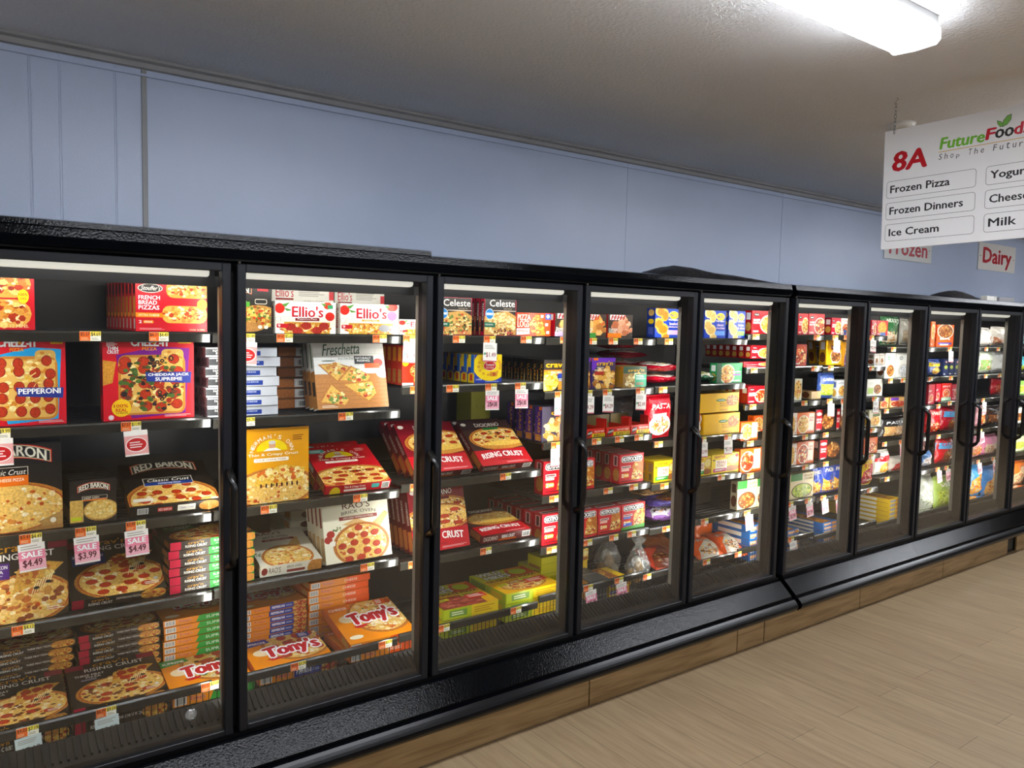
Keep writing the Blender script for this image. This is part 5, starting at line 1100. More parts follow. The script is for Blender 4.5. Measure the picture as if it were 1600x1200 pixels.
put('pizza_box','rise',0.290,0.284,0.040,{'kind':'pepup'},0.987,0.347,0.7610,-0.2,15.2,'second standing red rising crust carton behind the front one, fourth shelf, third door','box','standing red rising crust carton row')
put('pizza_box','rise',0.290,0.284,0.040,{'kind':'pepup'},0.987,0.391,0.7610,-0.2,15.2,'third standing red rising crust carton behind the front one, fourth shelf, third door','box','standing red rising crust carton row')
put('pizza_box','rise',0.290,0.284,0.040,{'kind':'pepup'},0.987,0.434,0.7610,-0.2,15.2,'fourth standing red rising crust carton behind the front one, fourth shelf, third door','box','standing red rising crust carton row')
put('pizza_box','rise',0.279,0.286,0.040,{'kind':'cheese'},1.341,0.262,0.7899,1.6,79.8,'red cheese rising crust carton lying tilted, fourth shelf, third door','box')
put('pizza_box','tonys',0.290,0.260,0.023,{'kind':'pep'},0.336,0.569,0.3709,-0.3,90.0,'lowest orange pepperoni carton with blue end of its stack, bottom shelf, second door','box','orange pepperoni carton with blue end stack')
put('pizza_box','tonys',0.290,0.260,0.023,{'kind':'pep'},0.335,0.570,0.3959,0.5,90.0,'orange pepperoni carton with blue end, second up its stack, bottom shelf, second door','box','orange pepperoni carton with blue end stack')
put('pizza_box','tonys',0.290,0.260,0.023,{'kind':'pep'},0.331,0.566,0.4209,-0.5,90.0,'orange pepperoni carton with blue end, third up its stack, bottom shelf, second door','box','orange pepperoni carton with blue end stack')
put('pizza_box','tonys',0.290,0.260,0.023,{'kind':'pep'},0.334,0.565,0.4459,-0.1,90.0,'orange pepperoni carton with blue end, fourth up its stack, bottom shelf, second door','box','orange pepperoni carton with blue end stack')
put('pizza_box','tonys',0.290,0.260,0.023,{'kind':'pep'},0.337,0.567,0.4709,0.2,90.0,'orange pepperoni carton with blue end, fifth up its stack, bottom shelf, second door','box','orange pepperoni carton with blue end stack')
put('pizza_box','tonys',0.290,0.260,0.023,{'kind':'pep'},0.336,0.565,0.4959,0.1,90.0,'orange pepperoni carton with blue end, sixth up its stack, bottom shelf, second door','box','orange pepperoni carton with blue end stack')
put('pizza_box','tonys',0.290,0.260,0.023,{'kind':'pep'},0.332,0.567,0.5209,-0.3,90.0,'orange pepperoni carton with blue end, seventh up its stack, bottom shelf, second door','box','orange pepperoni carton with blue end stack')
put('pizza_box','tonys',0.290,0.260,0.023,{'kind':'pep'},0.337,0.568,0.5459,-0.4,90.0,'topmost orange pepperoni carton with blue end of its stack, bottom shelf, second door','box','orange pepperoni carton with blue end stack')
put('pizza_box','tonys',0.315,0.267,0.040,{'kind':'pep'},0.328,0.262,0.3872,2.0,83.1,'orange pepperoni carton lying tilted in front, bottom shelf, second door','box')
put('pizza_box','tonys',0.290,0.250,0.030,{'kind':'cheese'},0.644,0.581,0.3784,0.4,90.0,'lowest shaded orange cheese pizza carton of its stack, bottom shelf, second door','box','shaded orange cheese pizza carton stack')
put('pizza_box','tonys',0.290,0.250,0.030,{'kind':'cheese'},0.640,0.576,0.4109,-0.6,90.0,'shaded orange cheese pizza carton, second up its stack, bottom shelf, second door','box','shaded orange cheese pizza carton stack')
put('pizza_box','tonys',0.290,0.250,0.030,{'kind':'cheese'},0.639,0.577,0.4434,0.0,90.0,'shaded orange cheese pizza carton, third up its stack, bottom shelf, second door','box','shaded orange cheese pizza carton stack')
put('pizza_box','tonys',0.290,0.250,0.030,{'kind':'cheese'},0.640,0.578,0.4759,0.1,90.0,'shaded orange cheese pizza carton, fourth up its stack, bottom shelf, second door','box','shaded orange cheese pizza carton stack')
put('pizza_box','tonys',0.290,0.250,0.030,{'kind':'cheese'},0.643,0.579,0.5084,0.1,90.0,'shaded orange cheese pizza carton, fifth up its stack, bottom shelf, second door','box','shaded orange cheese pizza carton stack')
put('pizza_box','tonys',0.290,0.250,0.030,{'kind':'cheese'},0.639,0.577,0.5409,0.6,90.0,'shaded orange cheese pizza carton, sixth up its stack, bottom shelf, second door','box','shaded orange cheese pizza carton stack')
put('pizza_box','tonys',0.290,0.250,0.030,{'kind':'cheese'},0.638,0.576,0.5734,-0.5,90.0,'shaded orange cheese pizza carton, seventh up its stack, bottom shelf, second door','box','shaded orange cheese pizza carton stack')
put('pizza_box','tonys',0.290,0.250,0.030,{'kind':'cheese'},0.646,0.576,0.6059,-0.2,90.0,'topmost shaded orange cheese pizza carton of its stack, bottom shelf, second door','box','shaded orange cheese pizza carton stack')
put('pizza_box','tonys',0.309,0.284,0.042,{'kind':'cheese'},0.703,0.262,0.4270,0.8,77.0,'orange cheese pizza carton lying tilted, front right, bottom shelf, second door','box')
put('pizza_box','tonys',0.309,0.270,0.036,{'kind':'cheese'},0.703,0.266,0.3841,0.0,90.0,'orange cheese carton lying beneath the tilted one, bottom shelf, second door','box','orange cheese carton row')
put('pizza_box','celeste',0.175,0.163,0.030,{},1.025,0.252,1.7115,0.0,0.0,'black and red single pizza carton at the left edge, top shelf, third door','box')
put('pizza_box','celeste',0.176,0.169,0.030,{'kind':'cheese'},1.268,0.252,1.7115,0.0,0.0,'black and red single pizza carton, front of row, top shelf, third door','box','single pizza carton row')
put('pizza_box','celeste',0.176,0.169,0.030,{'kind':'cheese'},1.268,0.292,1.7115,0.0,0.0,'first single pizza carton behind the front one, top shelf, third door','box','single pizza carton row')
put('pizza_box','celeste',0.176,0.169,0.030,{'kind':'cheese'},1.268,0.332,1.7115,0.0,0.0,'second single pizza carton behind the front one, top shelf, third door','box','single pizza carton row')
put('food_box','logs',0.202,0.107,0.060,{},1.461,0.252,1.7115,0.0,0.0,'orange pizza log snack carton, top shelf, third door','box')
put('food_box','striped',0.174,0.110,0.050,{'kind':'bites'},1.677,0.252,1.7115,0.0,0.0,'brown carton with red and white stripes at right edge, top shelf, third door','box')
put('food_box','rolls',0.150,0.127,0.050,{},1.206,0.252,1.4985,0.0,0.0,'yellow and blue pizza roll carton, front of row, second shelf, third door','box','yellow pizza roll carton row')
put('food_box','rolls',0.150,0.127,0.050,{},1.206,0.310,1.4985,0.0,0.0,'first yellow pizza roll carton behind the front one, second shelf, third door','box','yellow pizza roll carton row')
put('food_box','rolls',0.150,0.127,0.050,{},1.206,0.368,1.4985,0.0,0.0,'second yellow pizza roll carton behind the front one, second shelf, third door','box','yellow pizza roll carton row')
put('food_box','rolls',0.150,0.127,0.050,{},1.206,0.426,1.4985,0.0,0.0,'third yellow pizza roll carton behind the front one, second shelf, third door','box','yellow pizza roll carton row')
put('food_box','rolls',0.150,0.127,0.050,{},1.206,0.484,1.4985,0.0,0.0,'fourth yellow pizza roll carton behind the front one, second shelf, third door','box','yellow pizza roll carton row')
put('food_box','craven',0.148,0.148,0.045,{'kind':'mac'},1.602,0.250,1.4495,0.0,0.0,'black macaroni bowl carton, front of row, second shelf, third door','box','black macaroni carton row')
put('food_box','craven',0.148,0.148,0.045,{'kind':'mac'},1.602,0.302,1.4495,0.0,0.0,'first black macaroni carton behind the front one, second shelf, third door','box','black macaroni carton row')
put('food_box','craven',0.148,0.148,0.045,{'kind':'mac'},1.602,0.354,1.4495,0.0,0.0,'second black macaroni carton behind the front one, second shelf, third door','box','black macaroni carton row')
put('food_box','craven',0.148,0.148,0.045,{'kind':'mac'},1.602,0.406,1.4495,0.0,0.0,'third black macaroni carton behind the front one, second shelf, third door','box','black macaroni carton row')
put('food_box','craven',0.148,0.148,0.045,{'kind':'mac'},1.602,0.458,1.4495,0.0,0.0,'fourth black macaroni carton behind the front one, second shelf, third door','box','black macaroni carton row')
put('food_box','craven',0.148,0.148,0.045,{'kind':'mac'},1.602,0.510,1.4495,0.0,0.0,'fifth black macaroni carton behind the front one, second shelf, third door','box','black macaroni carton row')
put('food_box','craven',0.148,0.148,0.045,{'kind':'mac'},1.602,0.562,1.4495,0.0,0.0,'sixth black macaroni carton behind the front one, second shelf, third door','box','black macaroni carton row')
put('food_box','craven',0.148,0.148,0.045,{'kind':'mac'},1.602,0.614,1.4495,0.0,0.0,'seventh black macaroni carton behind the front one, second shelf, third door','box','black macaroni carton row')
put('food_box','craven',0.148,0.148,0.045,{'kind':'mac'},1.602,0.666,1.4495,0.0,0.0,'eighth black macaroni carton behind the front one, second shelf, third door','box','black macaroni carton row')
put('food_box','craven',0.148,0.148,0.045,{'kind':'mac'},1.602,0.718,1.4495,0.0,0.0,'ninth black macaroni carton behind the front one, second shelf, third door','box','black macaroni carton row')
put('food_box','craven',0.186,0.168,0.055,{'kind':'rings'},1.617,0.250,1.2055,0.0,0.0,'purple onion ring carton, front of row, third shelf, third door','box','purple onion ring carton row')
put('food_box','craven',0.186,0.168,0.055,{'kind':'rings'},1.617,0.325,1.2055,0.0,0.0,'first purple onion ring carton behind the front one, third shelf, third door','box','purple onion ring carton row')
put('food_box','craven',0.186,0.168,0.055,{'kind':'rings'},1.617,0.400,1.2055,0.0,0.0,'second purple onion ring carton behind the front one, third shelf, third door','box','purple onion ring carton row')
put('food_box','craven',0.186,0.168,0.055,{'kind':'rings'},1.617,0.475,1.2055,0.0,0.0,'third purple onion ring carton behind the front one, third shelf, third door','box','purple onion ring carton row')
put('food_box','plain',0.118,0.339,0.140,{},1.463,0.680,1.0835,0.0,0.0,'olive shipping carton at the back, third shelf, third door','box')
put('food_box','pockets',0.170,0.162,0.070,{'kind':'a'},1.628,0.252,0.9455,0.0,0.0,'red pocket sandwich carton standing alone, fourth shelf, third door','box')
put('food_box','pockets',0.183,0.151,0.070,{'kind':'b'},1.634,0.252,0.6955,0.0,0.0,'red pocket sandwich carton, front of left row, fifth shelf, third door','box','left row red sandwich carton row')
put('food_box','pockets',0.183,0.151,0.070,{'kind':'b'},1.634,0.330,0.6955,0.0,0.0,'first left row red sandwich carton behind the front one, fifth shelf, third door','box','left row red sandwich carton row')
put('food_box','pockets',0.183,0.151,0.070,{'kind':'b'},1.634,0.408,0.6955,0.0,0.0,'second left row red sandwich carton behind the front one, fifth shelf, third door','box','left row red sandwich carton row')
put('food_box','pockets',0.183,0.151,0.070,{'kind':'b'},1.634,0.486,0.6955,0.0,0.0,'third left row red sandwich carton behind the front one, fifth shelf, third door','box','left row red sandwich carton row')
put('food_box','pockets',0.183,0.151,0.070,{'kind':'b'},1.634,0.564,0.6955,0.0,0.0,'fourth left row red sandwich carton behind the front one, fifth shelf, third door','box','left row red sandwich carton row')
put('food_box','pockets',0.183,0.151,0.070,{'kind':'b'},1.634,0.642,0.6955,0.0,0.0,'fifth left row red sandwich carton behind the front one, fifth shelf, third door','box','left row red sandwich carton row')
put('pizza_box','wild',0.288,0.299,0.050,{'kind':'pep'},1.148,0.262,0.4791,3.3,90.0,'yellow pizza carton with meat topping lying flat, bottom shelf, third door','box')
put('pizza_box','wild',0.288,0.270,0.038,{'kind':'pep'},1.148,0.266,0.3863,0.0,90.0,'yellow meat pizza carton lying lowest beneath the tilted one, bottom shelf, third door','box','yellow meat pizza carton row')
put('pizza_box','wild',0.288,0.270,0.038,{'kind':'pep'},1.148,0.266,0.4271,0.0,90.0,'yellow meat pizza carton lying beneath the tilted one, bottom shelf, third door','box','yellow meat pizza carton row')
put('pizza_box','wild',0.331,0.319,0.050,{'kind':'ult'},1.512,0.266,0.4879,0.4,90.0,'yellow ultimate pizza carton lying on another, bottom shelf, third door','box')
put('pizza_box','wild',0.331,0.270,0.042,{'kind':'ult'},1.512,0.270,0.3907,0.0,90.0,'yellow ultimate pizza carton lying lowest beneath the tilted one, bottom shelf, third door','box','yellow ultimate pizza carton row')
put('pizza_box','wild',0.331,0.270,0.042,{'kind':'ult'},1.512,0.270,0.4359,0.0,90.0,'yellow ultimate pizza carton lying beneath the tilted one, bottom shelf, third door','box','yellow ultimate pizza carton row')
put('food_box','plain',0.142,0.070,0.120,{'base':'d8cc20'},1.818,0.500,0.4671,0.0,0.0,'plain yellow carton beside the pizzas, bottom shelf, third door','box')
put('food_box','plain',0.142,0.200,0.037,{'base':'d8cc20'},1.818,0.504,0.3854,0.0,90.0,'plain yellow carton beside the pizzas lying lowest beneath the tilted one, bottom shelf, third door','box','plain yellow carton beside the pizzas row')
put('food_box','plain',0.142,0.200,0.037,{'base':'d8cc20'},1.818,0.504,0.4253,0.0,90.0,'plain yellow carton beside the pizzas lying second beneath the tilted one, bottom shelf, third door','box','plain yellow carton beside the pizzas row')
put('food_box','plain',0.142,0.200,0.037,{'base':'d8cc20'},1.818,0.504,0.4651,0.0,90.0,'plain yellow carton beside the pizzas lying beneath the tilted one, bottom shelf, third door','box','plain yellow carton beside the pizzas row')
put('food_box','striped',0.173,0.117,0.050,{'kind':'wings'},2.022,0.252,1.7065,0.0,0.0,'striped carton of chicken wings, top shelf, fourth door','box')
put('food_box','striped',0.152,0.115,0.050,{'kind':'pop'},1.848,0.252,1.7065,0.0,0.0,'striped carton of breaded bites left of wings, top shelf, fourth door','box')
put('food_box','pierogi',0.193,0.154,0.060,{'kind':'a'},2.373,0.252,1.7105,0.0,0.0,'blue dumpling carton with yellow oval, top shelf, fourth door','box')
put('food_box','craven',0.160,0.155,0.045,{'kind':'sticks'},1.916,0.252,1.4495,0.0,0.0,'purple snack roll carton, second shelf, fourth door','box')
put('food_box','craven',0.149,0.155,0.045,{'kind':'sticks'},1.750,0.252,1.4495,0.0,0.0,'purple snack roll carton at the left edge, second shelf, third door','box')
put('food_box','craven',0.171,0.108,0.050,{'kind':'toast'},2.140,0.252,1.4495,0.0,0.0,'tan bread carton with green corner, second shelf, fourth door','box','tan bread carton row')
put('food_box','craven',0.171,0.108,0.050,{'kind':'toast'},2.140,0.304,1.4495,0.0,0.0,'first tan bread carton behind the front one, second shelf, fourth door','box','tan bread carton row')
put('food_box','craven',0.171,0.108,0.050,{'kind':'toast'},2.140,0.356,1.4495,0.0,0.0,'second tan bread carton behind the front one, second shelf, fourth door','box','tan bread carton row')
put('food_box','pockets',0.141,0.155,0.070,{'kind':'b'},1.804,0.252,0.9455,0.0,0.0,'red pocket sandwich carton at the left edge, fourth shelf, fourth door','box')
put('food_box','pockets',0.177,0.153,0.060,{'kind':'b'},2.138,0.252,0.9455,0.0,0.0,'red sandwich carton, front of its row, fourth shelf, fourth door','box','red sandwich carton row')
put('food_box','pockets',0.177,0.153,0.060,{'kind':'b'},2.138,0.318,0.9455,0.0,0.0,'first red sandwich carton behind the front one, fourth shelf, fourth door','box','red sandwich carton row')
put('food_box','pockets',0.177,0.153,0.060,{'kind':'b'},2.138,0.384,0.9455,0.0,0.0,'second red sandwich carton behind the front one, fourth shelf, fourth door','box','red sandwich carton row')
put('food_box','pockets',0.177,0.153,0.060,{'kind':'b'},2.138,0.450,0.9455,0.0,0.0,'third red sandwich carton behind the front one, fourth shelf, fourth door','box','red sandwich carton row')
put('food_box','pockets',0.177,0.153,0.060,{'kind':'b'},2.138,0.516,0.9455,0.0,0.0,'fourth red sandwich carton behind the front one, fourth shelf, fourth door','box','red sandwich carton row')
put('food_box','pockets',0.177,0.153,0.060,{'kind':'b'},2.138,0.582,0.9455,0.0,0.0,'fifth red sandwich carton behind the front one, fourth shelf, fourth door','box','red sandwich carton row')
put('food_box','pockets',0.177,0.153,0.060,{'kind':'b'},2.138,0.648,0.9455,0.0,0.0,'sixth red sandwich carton behind the front one, fourth shelf, fourth door','box','red sandwich carton row')
put('food_box','pockets',0.177,0.153,0.060,{'kind':'b'},2.138,0.714,0.9455,0.0,0.0,'seventh red sandwich carton behind the front one, fourth shelf, fourth door','box','red sandwich carton row')
put('food_box','toast',0.209,0.115,0.050,{'kind':'a'},2.413,0.252,0.9255,0.0,0.0,'yellow toast carton, front of row, fourth shelf, fourth door','box','yellow toast carton row')
put('food_box','toast',0.209,0.115,0.050,{'kind':'a'},2.413,0.304,0.9255,0.0,0.0,'first yellow toast carton behind the front one, fourth shelf, fourth door','box','yellow toast carton row')
put('food_box','toast',0.209,0.115,0.050,{'kind':'a'},2.413,0.356,0.9255,0.0,0.0,'second yellow toast carton behind the front one, fourth shelf, fourth door','box','yellow toast carton row')
put('food_box','pockets',0.168,0.141,0.070,{'kind':'b'},1.820,0.252,0.6955,0.0,0.0,'red sandwich carton at the left edge, lower row, fifth shelf, fourth door','box')
put('food_box','pockets',0.159,0.137,0.070,{'kind':'a'},1.991,0.252,0.6955,0.0,0.0,'red sandwich carton in the middle of three, fifth shelf, fourth door','box')
put('food_box','pockets',0.172,0.137,0.070,{'kind':'c'},2.163,0.252,0.6955,0.0,0.0,'red sandwich carton with green base strip, fifth shelf, fourth door','box')
put('display_tray','tray',0.125,0.086,0.160,{},1.873,0.250,1.2055,0.0,0.0,'left red and yellow burrito display tray, third shelf, fourth door','tray')
put('display_tray','tray',0.167,0.088,0.160,{},2.030,0.250,1.2055,0.0,0.0,'middle red and yellow burrito display tray, third shelf, fourth door','tray')
put('display_tray','tray',0.134,0.090,0.160,{},2.190,0.250,1.2055,0.0,0.0,'right red and yellow burrito display tray, third shelf, fourth door','tray')
put('food_box','pierogi',0.185,0.154,0.060,{'kind':'b'},2.766,0.252,1.7105,0.0,0.0,'blue dumpling carton, left of a pair, top shelf, fifth door','box')
put('food_box','pierogi',0.151,0.157,0.060,{'kind':'c'},2.960,0.252,1.7105,0.0,0.0,'blue dumpling carton, right of a pair, top shelf, fifth door','box')
put('food_box','meal',0.228,0.113,0.050,{'base':'2f9a58','pos':(0.42,0.45,0.3,0.5),'band':[(0.64,0.36,0.96,0.44,'8a3aa0'),(0,0,0.18,1,'3a5a44')],'words':('breadsticks',),'tb':(0.62,0.52,0.97),'seed':4},2.911,0.252,1.4525,0.0,0.0,'green breadstick carton, second shelf, fifth door','box')
put('food_box','meal',0.318,0.117,0.140,{'base':'f0bc1c','pos':(0.83,0.58,0.17,0.3),'rim':'b8762a','food':['a8642a','d8a058','8a4a1c','e8c080'],'band':[(0,0,0.4,1,'e8b01a')],'words':('ROLLS','GOLDEN'),'tc':'a85c10','tb':(0.5,0.4,0.76),'badge':(0.53,0.62,'3a7a3a')},2.864,0.252,1.1575,0.0,0.0,'yellow roll carton, lower of two, third shelf, fifth door','box')
put('food_box','meal',0.341,0.109,0.140,{'base':'f0bc1c','pos':(0.83,0.58,0.17,0.3),'rim':'b8762a','food':['a8642a','d8a058','8a4a1c','e8c080'],'band':[(0,0,0.4,1,'e8b01a')],'words':('ROLLS','GOLDEN'),'tc':'a85c10','tb':(0.5,0.4,0.76),'badge':(0.53,0.62,'3a7a3a'),'seed':5},2.837,0.252,1.2855,0.0,0.0,'yellow roll carton, upper of two, third shelf, fifth door','box')
put('food_box','toast',0.245,0.112,0.050,{'kind':'b'},2.909,0.252,0.9255,0.0,0.0,'yellow toast carton with pink strip, fourth shelf, fifth door','box','pink strip yellow toast carton row')
put('food_box','toast',0.245,0.112,0.050,{'kind':'b'},2.909,0.304,0.9255,0.0,0.0,'first pink strip yellow toast carton behind the front one, fourth shelf, fifth door','box','pink strip yellow toast carton row')
put('food_box','toast',0.245,0.112,0.050,{'kind':'b'},2.909,0.356,0.9255,0.0,0.0,'second pink strip yellow toast carton behind the front one, fourth shelf, fifth door','box','pink strip yellow toast carton row')
put('food_box','toast',0.125,0.109,0.050,{'kind':'a'},2.714,0.252,0.9255,0.0,0.0,'pale yellow toast carton at left edge, fourth shelf, fifth door','box')
put('food_box','plain',0.139,0.105,0.300,{'base':'4a443c'},3.028,0.500,0.6855,0.0,0.0,'dark carton at the back of the shelf, fifth shelf, fifth door','box')
put('food_box','meal',0.222,0.138,0.050,{'base':'b81c24','pos':(0.72,0.42,0.36,0.4),'food':PASTA,'words':('CLASSIC','PASTA'),'tb':(0.06,0.55,0.36),'badge':(0.2,0.82,'1c1414')},3.208,0.252,1.7385,0.0,0.0,'red pasta meal carton right of the blue pair, top shelf, fifth door','box')
put('food_box','meal',0.256,0.031,0.030,{'base':'c4202a','pos':(0.75,0.5,0.2,0.3),'words':('CLASSICS',),'tb':(0.1,0.4,0.6),'badge':(0.8,0.8,'1c1414')},3.163,0.250,1.5405,0.0,0.0,'low red tray carton lying under the meal row, second shelf, fifth door','box')
put('food_box','meal',0.188,0.077,0.040,{'base':'b81c24','pos':(0.72,0.42,0.36,0.4),'food':PASTA,'words':('CLASSIC','PASTA'),'tb':(0.06,0.55,0.36),'badge':(0.2,0.82,'1c1414')},3.208,0.262,1.5905,0.0,0.0,'red meal carton, front of the upright row, second shelf, fifth door','box','upright red meal carton row')
put('food_box','meal',0.188,0.077,0.040,{'base':'b81c24','pos':(0.72,0.42,0.36,0.4),'food':PASTA,'words':('CLASSIC','PASTA'),'tb':(0.06,0.55,0.36),'badge':(0.2,0.82,'1c1414')},3.208,0.312,1.5905,0.0,0.0,'first upright red meal carton behind the front one, second shelf, fifth door','box','upright red meal carton row')
put('food_box','meal',0.188,0.077,0.040,{'base':'b81c24','pos':(0.72,0.42,0.36,0.4),'food':PASTA,'words':('CLASSIC','PASTA'),'tb':(0.06,0.55,0.36),'badge':(0.2,0.82,'1c1414')},3.208,0.362,1.5905,0.0,0.0,'second upright red meal carton behind the front one, second shelf, fifth door','box','upright red meal carton row')
put('food_box','meal',0.188,0.077,0.040,{'base':'b81c24','pos':(0.72,0.42,0.36,0.4),'food':PASTA,'words':('CLASSIC','PASTA'),'tb':(0.06,0.55,0.36),'badge':(0.2,0.82,'1c1414')},3.208,0.412,1.5905,0.0,0.0,'third upright red meal carton behind the front one, second shelf, fifth door','box','upright red meal carton row')
put('food_box','meal',0.188,0.077,0.040,{'base':'b81c24','pos':(0.72,0.42,0.36,0.4),'food':PASTA,'words':('CLASSIC','PASTA'),'tb':(0.06,0.55,0.36),'badge':(0.2,0.82,'1c1414')},3.208,0.462,1.5905,0.0,0.0,'fourth upright red meal carton behind the front one, second shelf, fifth door','box','upright red meal carton row')
put('food_box','meal',0.188,0.077,0.040,{'base':'b81c24','pos':(0.72,0.42,0.36,0.4),'food':PASTA,'words':('CLASSIC','PASTA'),'tb':(0.06,0.55,0.36),'badge':(0.2,0.82,'1c1414')},3.208,0.512,1.5905,0.0,0.0,'fifth upright red meal carton behind the front one, second shelf, fifth door','box','upright red meal carton row')
put('food_box','meal',0.188,0.077,0.040,{'base':'b81c24','pos':(0.72,0.42,0.36,0.4),'food':PASTA,'words':('CLASSIC','PASTA'),'tb':(0.06,0.55,0.36),'badge':(0.2,0.82,'1c1414')},3.208,0.562,1.5905,0.0,0.0,'sixth upright red meal carton behind the front one, second shelf, fifth door','box','upright red meal carton row')
put('food_box','meal',0.186,0.101,0.050,{'base':'b81c24','pos':(0.72,0.42,0.36,0.4),'food':RED,'words':('CLASSIC','PASTA'),'tb':(0.06,0.55,0.36),'badge':(0.2,0.82,'1c1414'),'seed':8},3.184,0.252,1.3225,0.0,0.0,'red spaghetti meal carton, third shelf, fifth door','box','red spaghetti carton row')
put('food_box','meal',0.186,0.101,0.050,{'base':'b81c24','pos':(0.72,0.42,0.36,0.4),'food':RED,'words':('CLASSIC','PASTA'),'tb':(0.06,0.55,0.36),'badge':(0.2,0.82,'1c1414'),'seed':8},3.184,0.304,1.3225,0.0,0.0,'first red spaghetti carton behind the front one, third shelf, fifth door','box','red spaghetti carton row')
put('food_box','meal',0.186,0.101,0.050,{'base':'b81c24','pos':(0.72,0.42,0.36,0.4),'food':RED,'words':('CLASSIC','PASTA'),'tb':(0.06,0.55,0.36),'badge':(0.2,0.82,'1c1414'),'seed':8},3.184,0.356,1.3225,0.0,0.0,'second red spaghetti carton behind the front one, third shelf, fifth door','box','red spaghetti carton row')
put('food_box','meal',0.186,0.101,0.050,{'base':'b81c24','pos':(0.72,0.42,0.36,0.4),'food':RED,'words':('CLASSIC','PASTA'),'tb':(0.06,0.55,0.36),'badge':(0.2,0.82,'1c1414'),'seed':8},3.184,0.408,1.3225,0.0,0.0,'third red spaghetti carton behind the front one, third shelf, fifth door','box','red spaghetti carton row')
put('food_box','meal',0.186,0.101,0.050,{'base':'b81c24','pos':(0.72,0.42,0.36,0.4),'food':RED,'words':('CLASSIC','PASTA'),'tb':(0.06,0.55,0.36),'badge':(0.2,0.82,'1c1414'),'seed':8},3.184,0.460,1.3225,0.0,0.0,'fourth red spaghetti carton behind the front one, third shelf, fifth door','box','red spaghetti carton row')
put('food_box','meal',0.164,0.108,0.045,{'base':'e2601c','pos':(0.35,0.45,0.34,0.44),'rim':'f0e0c8','band':[(0.64,0.1,0.96,0.95,'f2e2d0')],'words':('CAFE','MEAL'),'tc':'b83a1c','tb':(0.68,0.7,0.92)},3.121,0.252,1.1035,0.0,0.0,'orange meal carton, left of two, fourth shelf, fifth door','box')
put('food_box','meal',0.142,0.099,0.045,{'base':'e2601c','pos':(0.35,0.45,0.34,0.44),'rim':'f0e0c8','band':[(0.64,0.1,0.96,0.95,'f2e2d0')],'words':('CAFE','MEAL'),'tc':'b83a1c','tb':(0.68,0.7,0.92),'seed':9},3.324,0.320,1.1335,0.0,0.0,'orange meal carton, right of two and set back, fourth shelf, fifth door','box')
put('food_box','meal',0.201,0.142,0.045,{'base':'e2601c','pos':(0.35,0.45,0.34,0.44),'rim':'f0e0c8','band':[(0.64,0.1,0.96,0.95,'f2e2d0')],'words':('CAFE','MEAL'),'tc':'b83a1c','tb':(0.68,0.7,0.92),'seed':10,'food':RED},3.146,0.252,0.9085,0.0,0.0,'orange meal carton with pasta, lower, fifth shelf, fifth door','box')
put('food_box','meal',0.132,0.137,0.045,{'base':'e2601c','pos':(0.35,0.45,0.34,0.44),'rim':'f0e0c8','band':[(0.64,0.1,0.96,0.95,'f2e2d0')],'words':('CAFE','MEAL'),'tc':'b83a1c','tb':(0.68,0.7,0.92),'seed':11},3.317,0.252,0.9085,0.0,0.0,'orange meal carton at the right edge, lower, fifth shelf, fifth door','box')
put('food_box','meal',0.182,0.172,0.050,{'base':'e0cda4','pos':(0.5,0.3,0.46,0.3),'rim':'4a3222','food':MEAT,'band':[(0,0.72,0.5,1,'2f7a34')],'words':('SESAME','CHICKEN'),'tc':'5a3a20','tb':(0.55,0.84,0.95)},3.125,0.252,0.6845,0.0,0.0,'beige chicken meal carton with green corner, sixth shelf, fifth door','box')
put('food_box','meal',0.172,0.171,0.050,{'base':'e0cda4','pos':(0.5,0.3,0.46,0.3),'rim':'4a3222','food':MEAT,'band':[(0,0.72,0.5,1,'2f7a34')],'words':('SESAME','CHICKEN'),'tc':'5a3a20','tb':(0.55,0.84,0.95),'seed':7},3.311,0.252,0.6845,0.0,0.0,'beige chicken meal carton at the right edge, sixth shelf, fifth door','box')
put('food_box','meal',0.104,0.131,0.050,{'base':'b81c24','pos':(0.72,0.42,0.36,0.4),'food':PASTA,'words':('CLASSIC','PASTA'),'tb':(0.06,0.55,0.36),'badge':(0.2,0.82,'1c1414'),'seed':21},3.616,0.252,1.7385,0.0,0.0,'red pasta carton at the left edge, top shelf, sixth door','box')
put('food_box','meal',0.175,0.133,0.050,{'base':'b81c24','pos':(0.72,0.42,0.36,0.4),'food':RED,'words':('CLASSIC','PASTA'),'tb':(0.06,0.55,0.36),'badge':(0.2,0.82,'1c1414'),'seed':22},3.763,0.252,1.7385,0.0,0.0,'red pasta carton with black badge, top shelf, sixth door','box')
put('food_box','meal',0.119,0.136,0.050,{'base':'b84038','pos':(0.5,0.5,0.5,0.48),'rim':'c8604a','food':RED,'words':('',)},3.611,0.252,1.5405,0.0,0.0,'red photo carton of saucy noodles, second shelf, sixth door','box')
put('food_box','meal',0.184,0.168,0.050,{'base':'e0a82c','pos':(0.62,0.34,0.34,0.28),'rim':'e8dcc8','food':MEAT,'band':[(0.3,0.6,0.95,0.76,'7a2a20')],'words':('HOMESTYLE',),'tb':(0.34,0.64,0.9)},3.985,0.252,1.5420,-0.0,1.7,'yellow homestyle meal carton, second shelf, sixth door','box')
put('food_box','meal',0.078,0.163,0.045,{'base':'e0a82c','pos':(0.62,0.34,0.34,0.28),'rim':'e8dcc8','food':MEAT,'band':[(0.3,0.6,0.95,0.76,'7a2a20')],'words':('HOMESTYLE',),'tb':(0.34,0.64,0.9),'seed':6},3.958,0.345,1.5479,-0.0,9.5,'yellow meal carton leaning behind another, second shelf, sixth door','box')
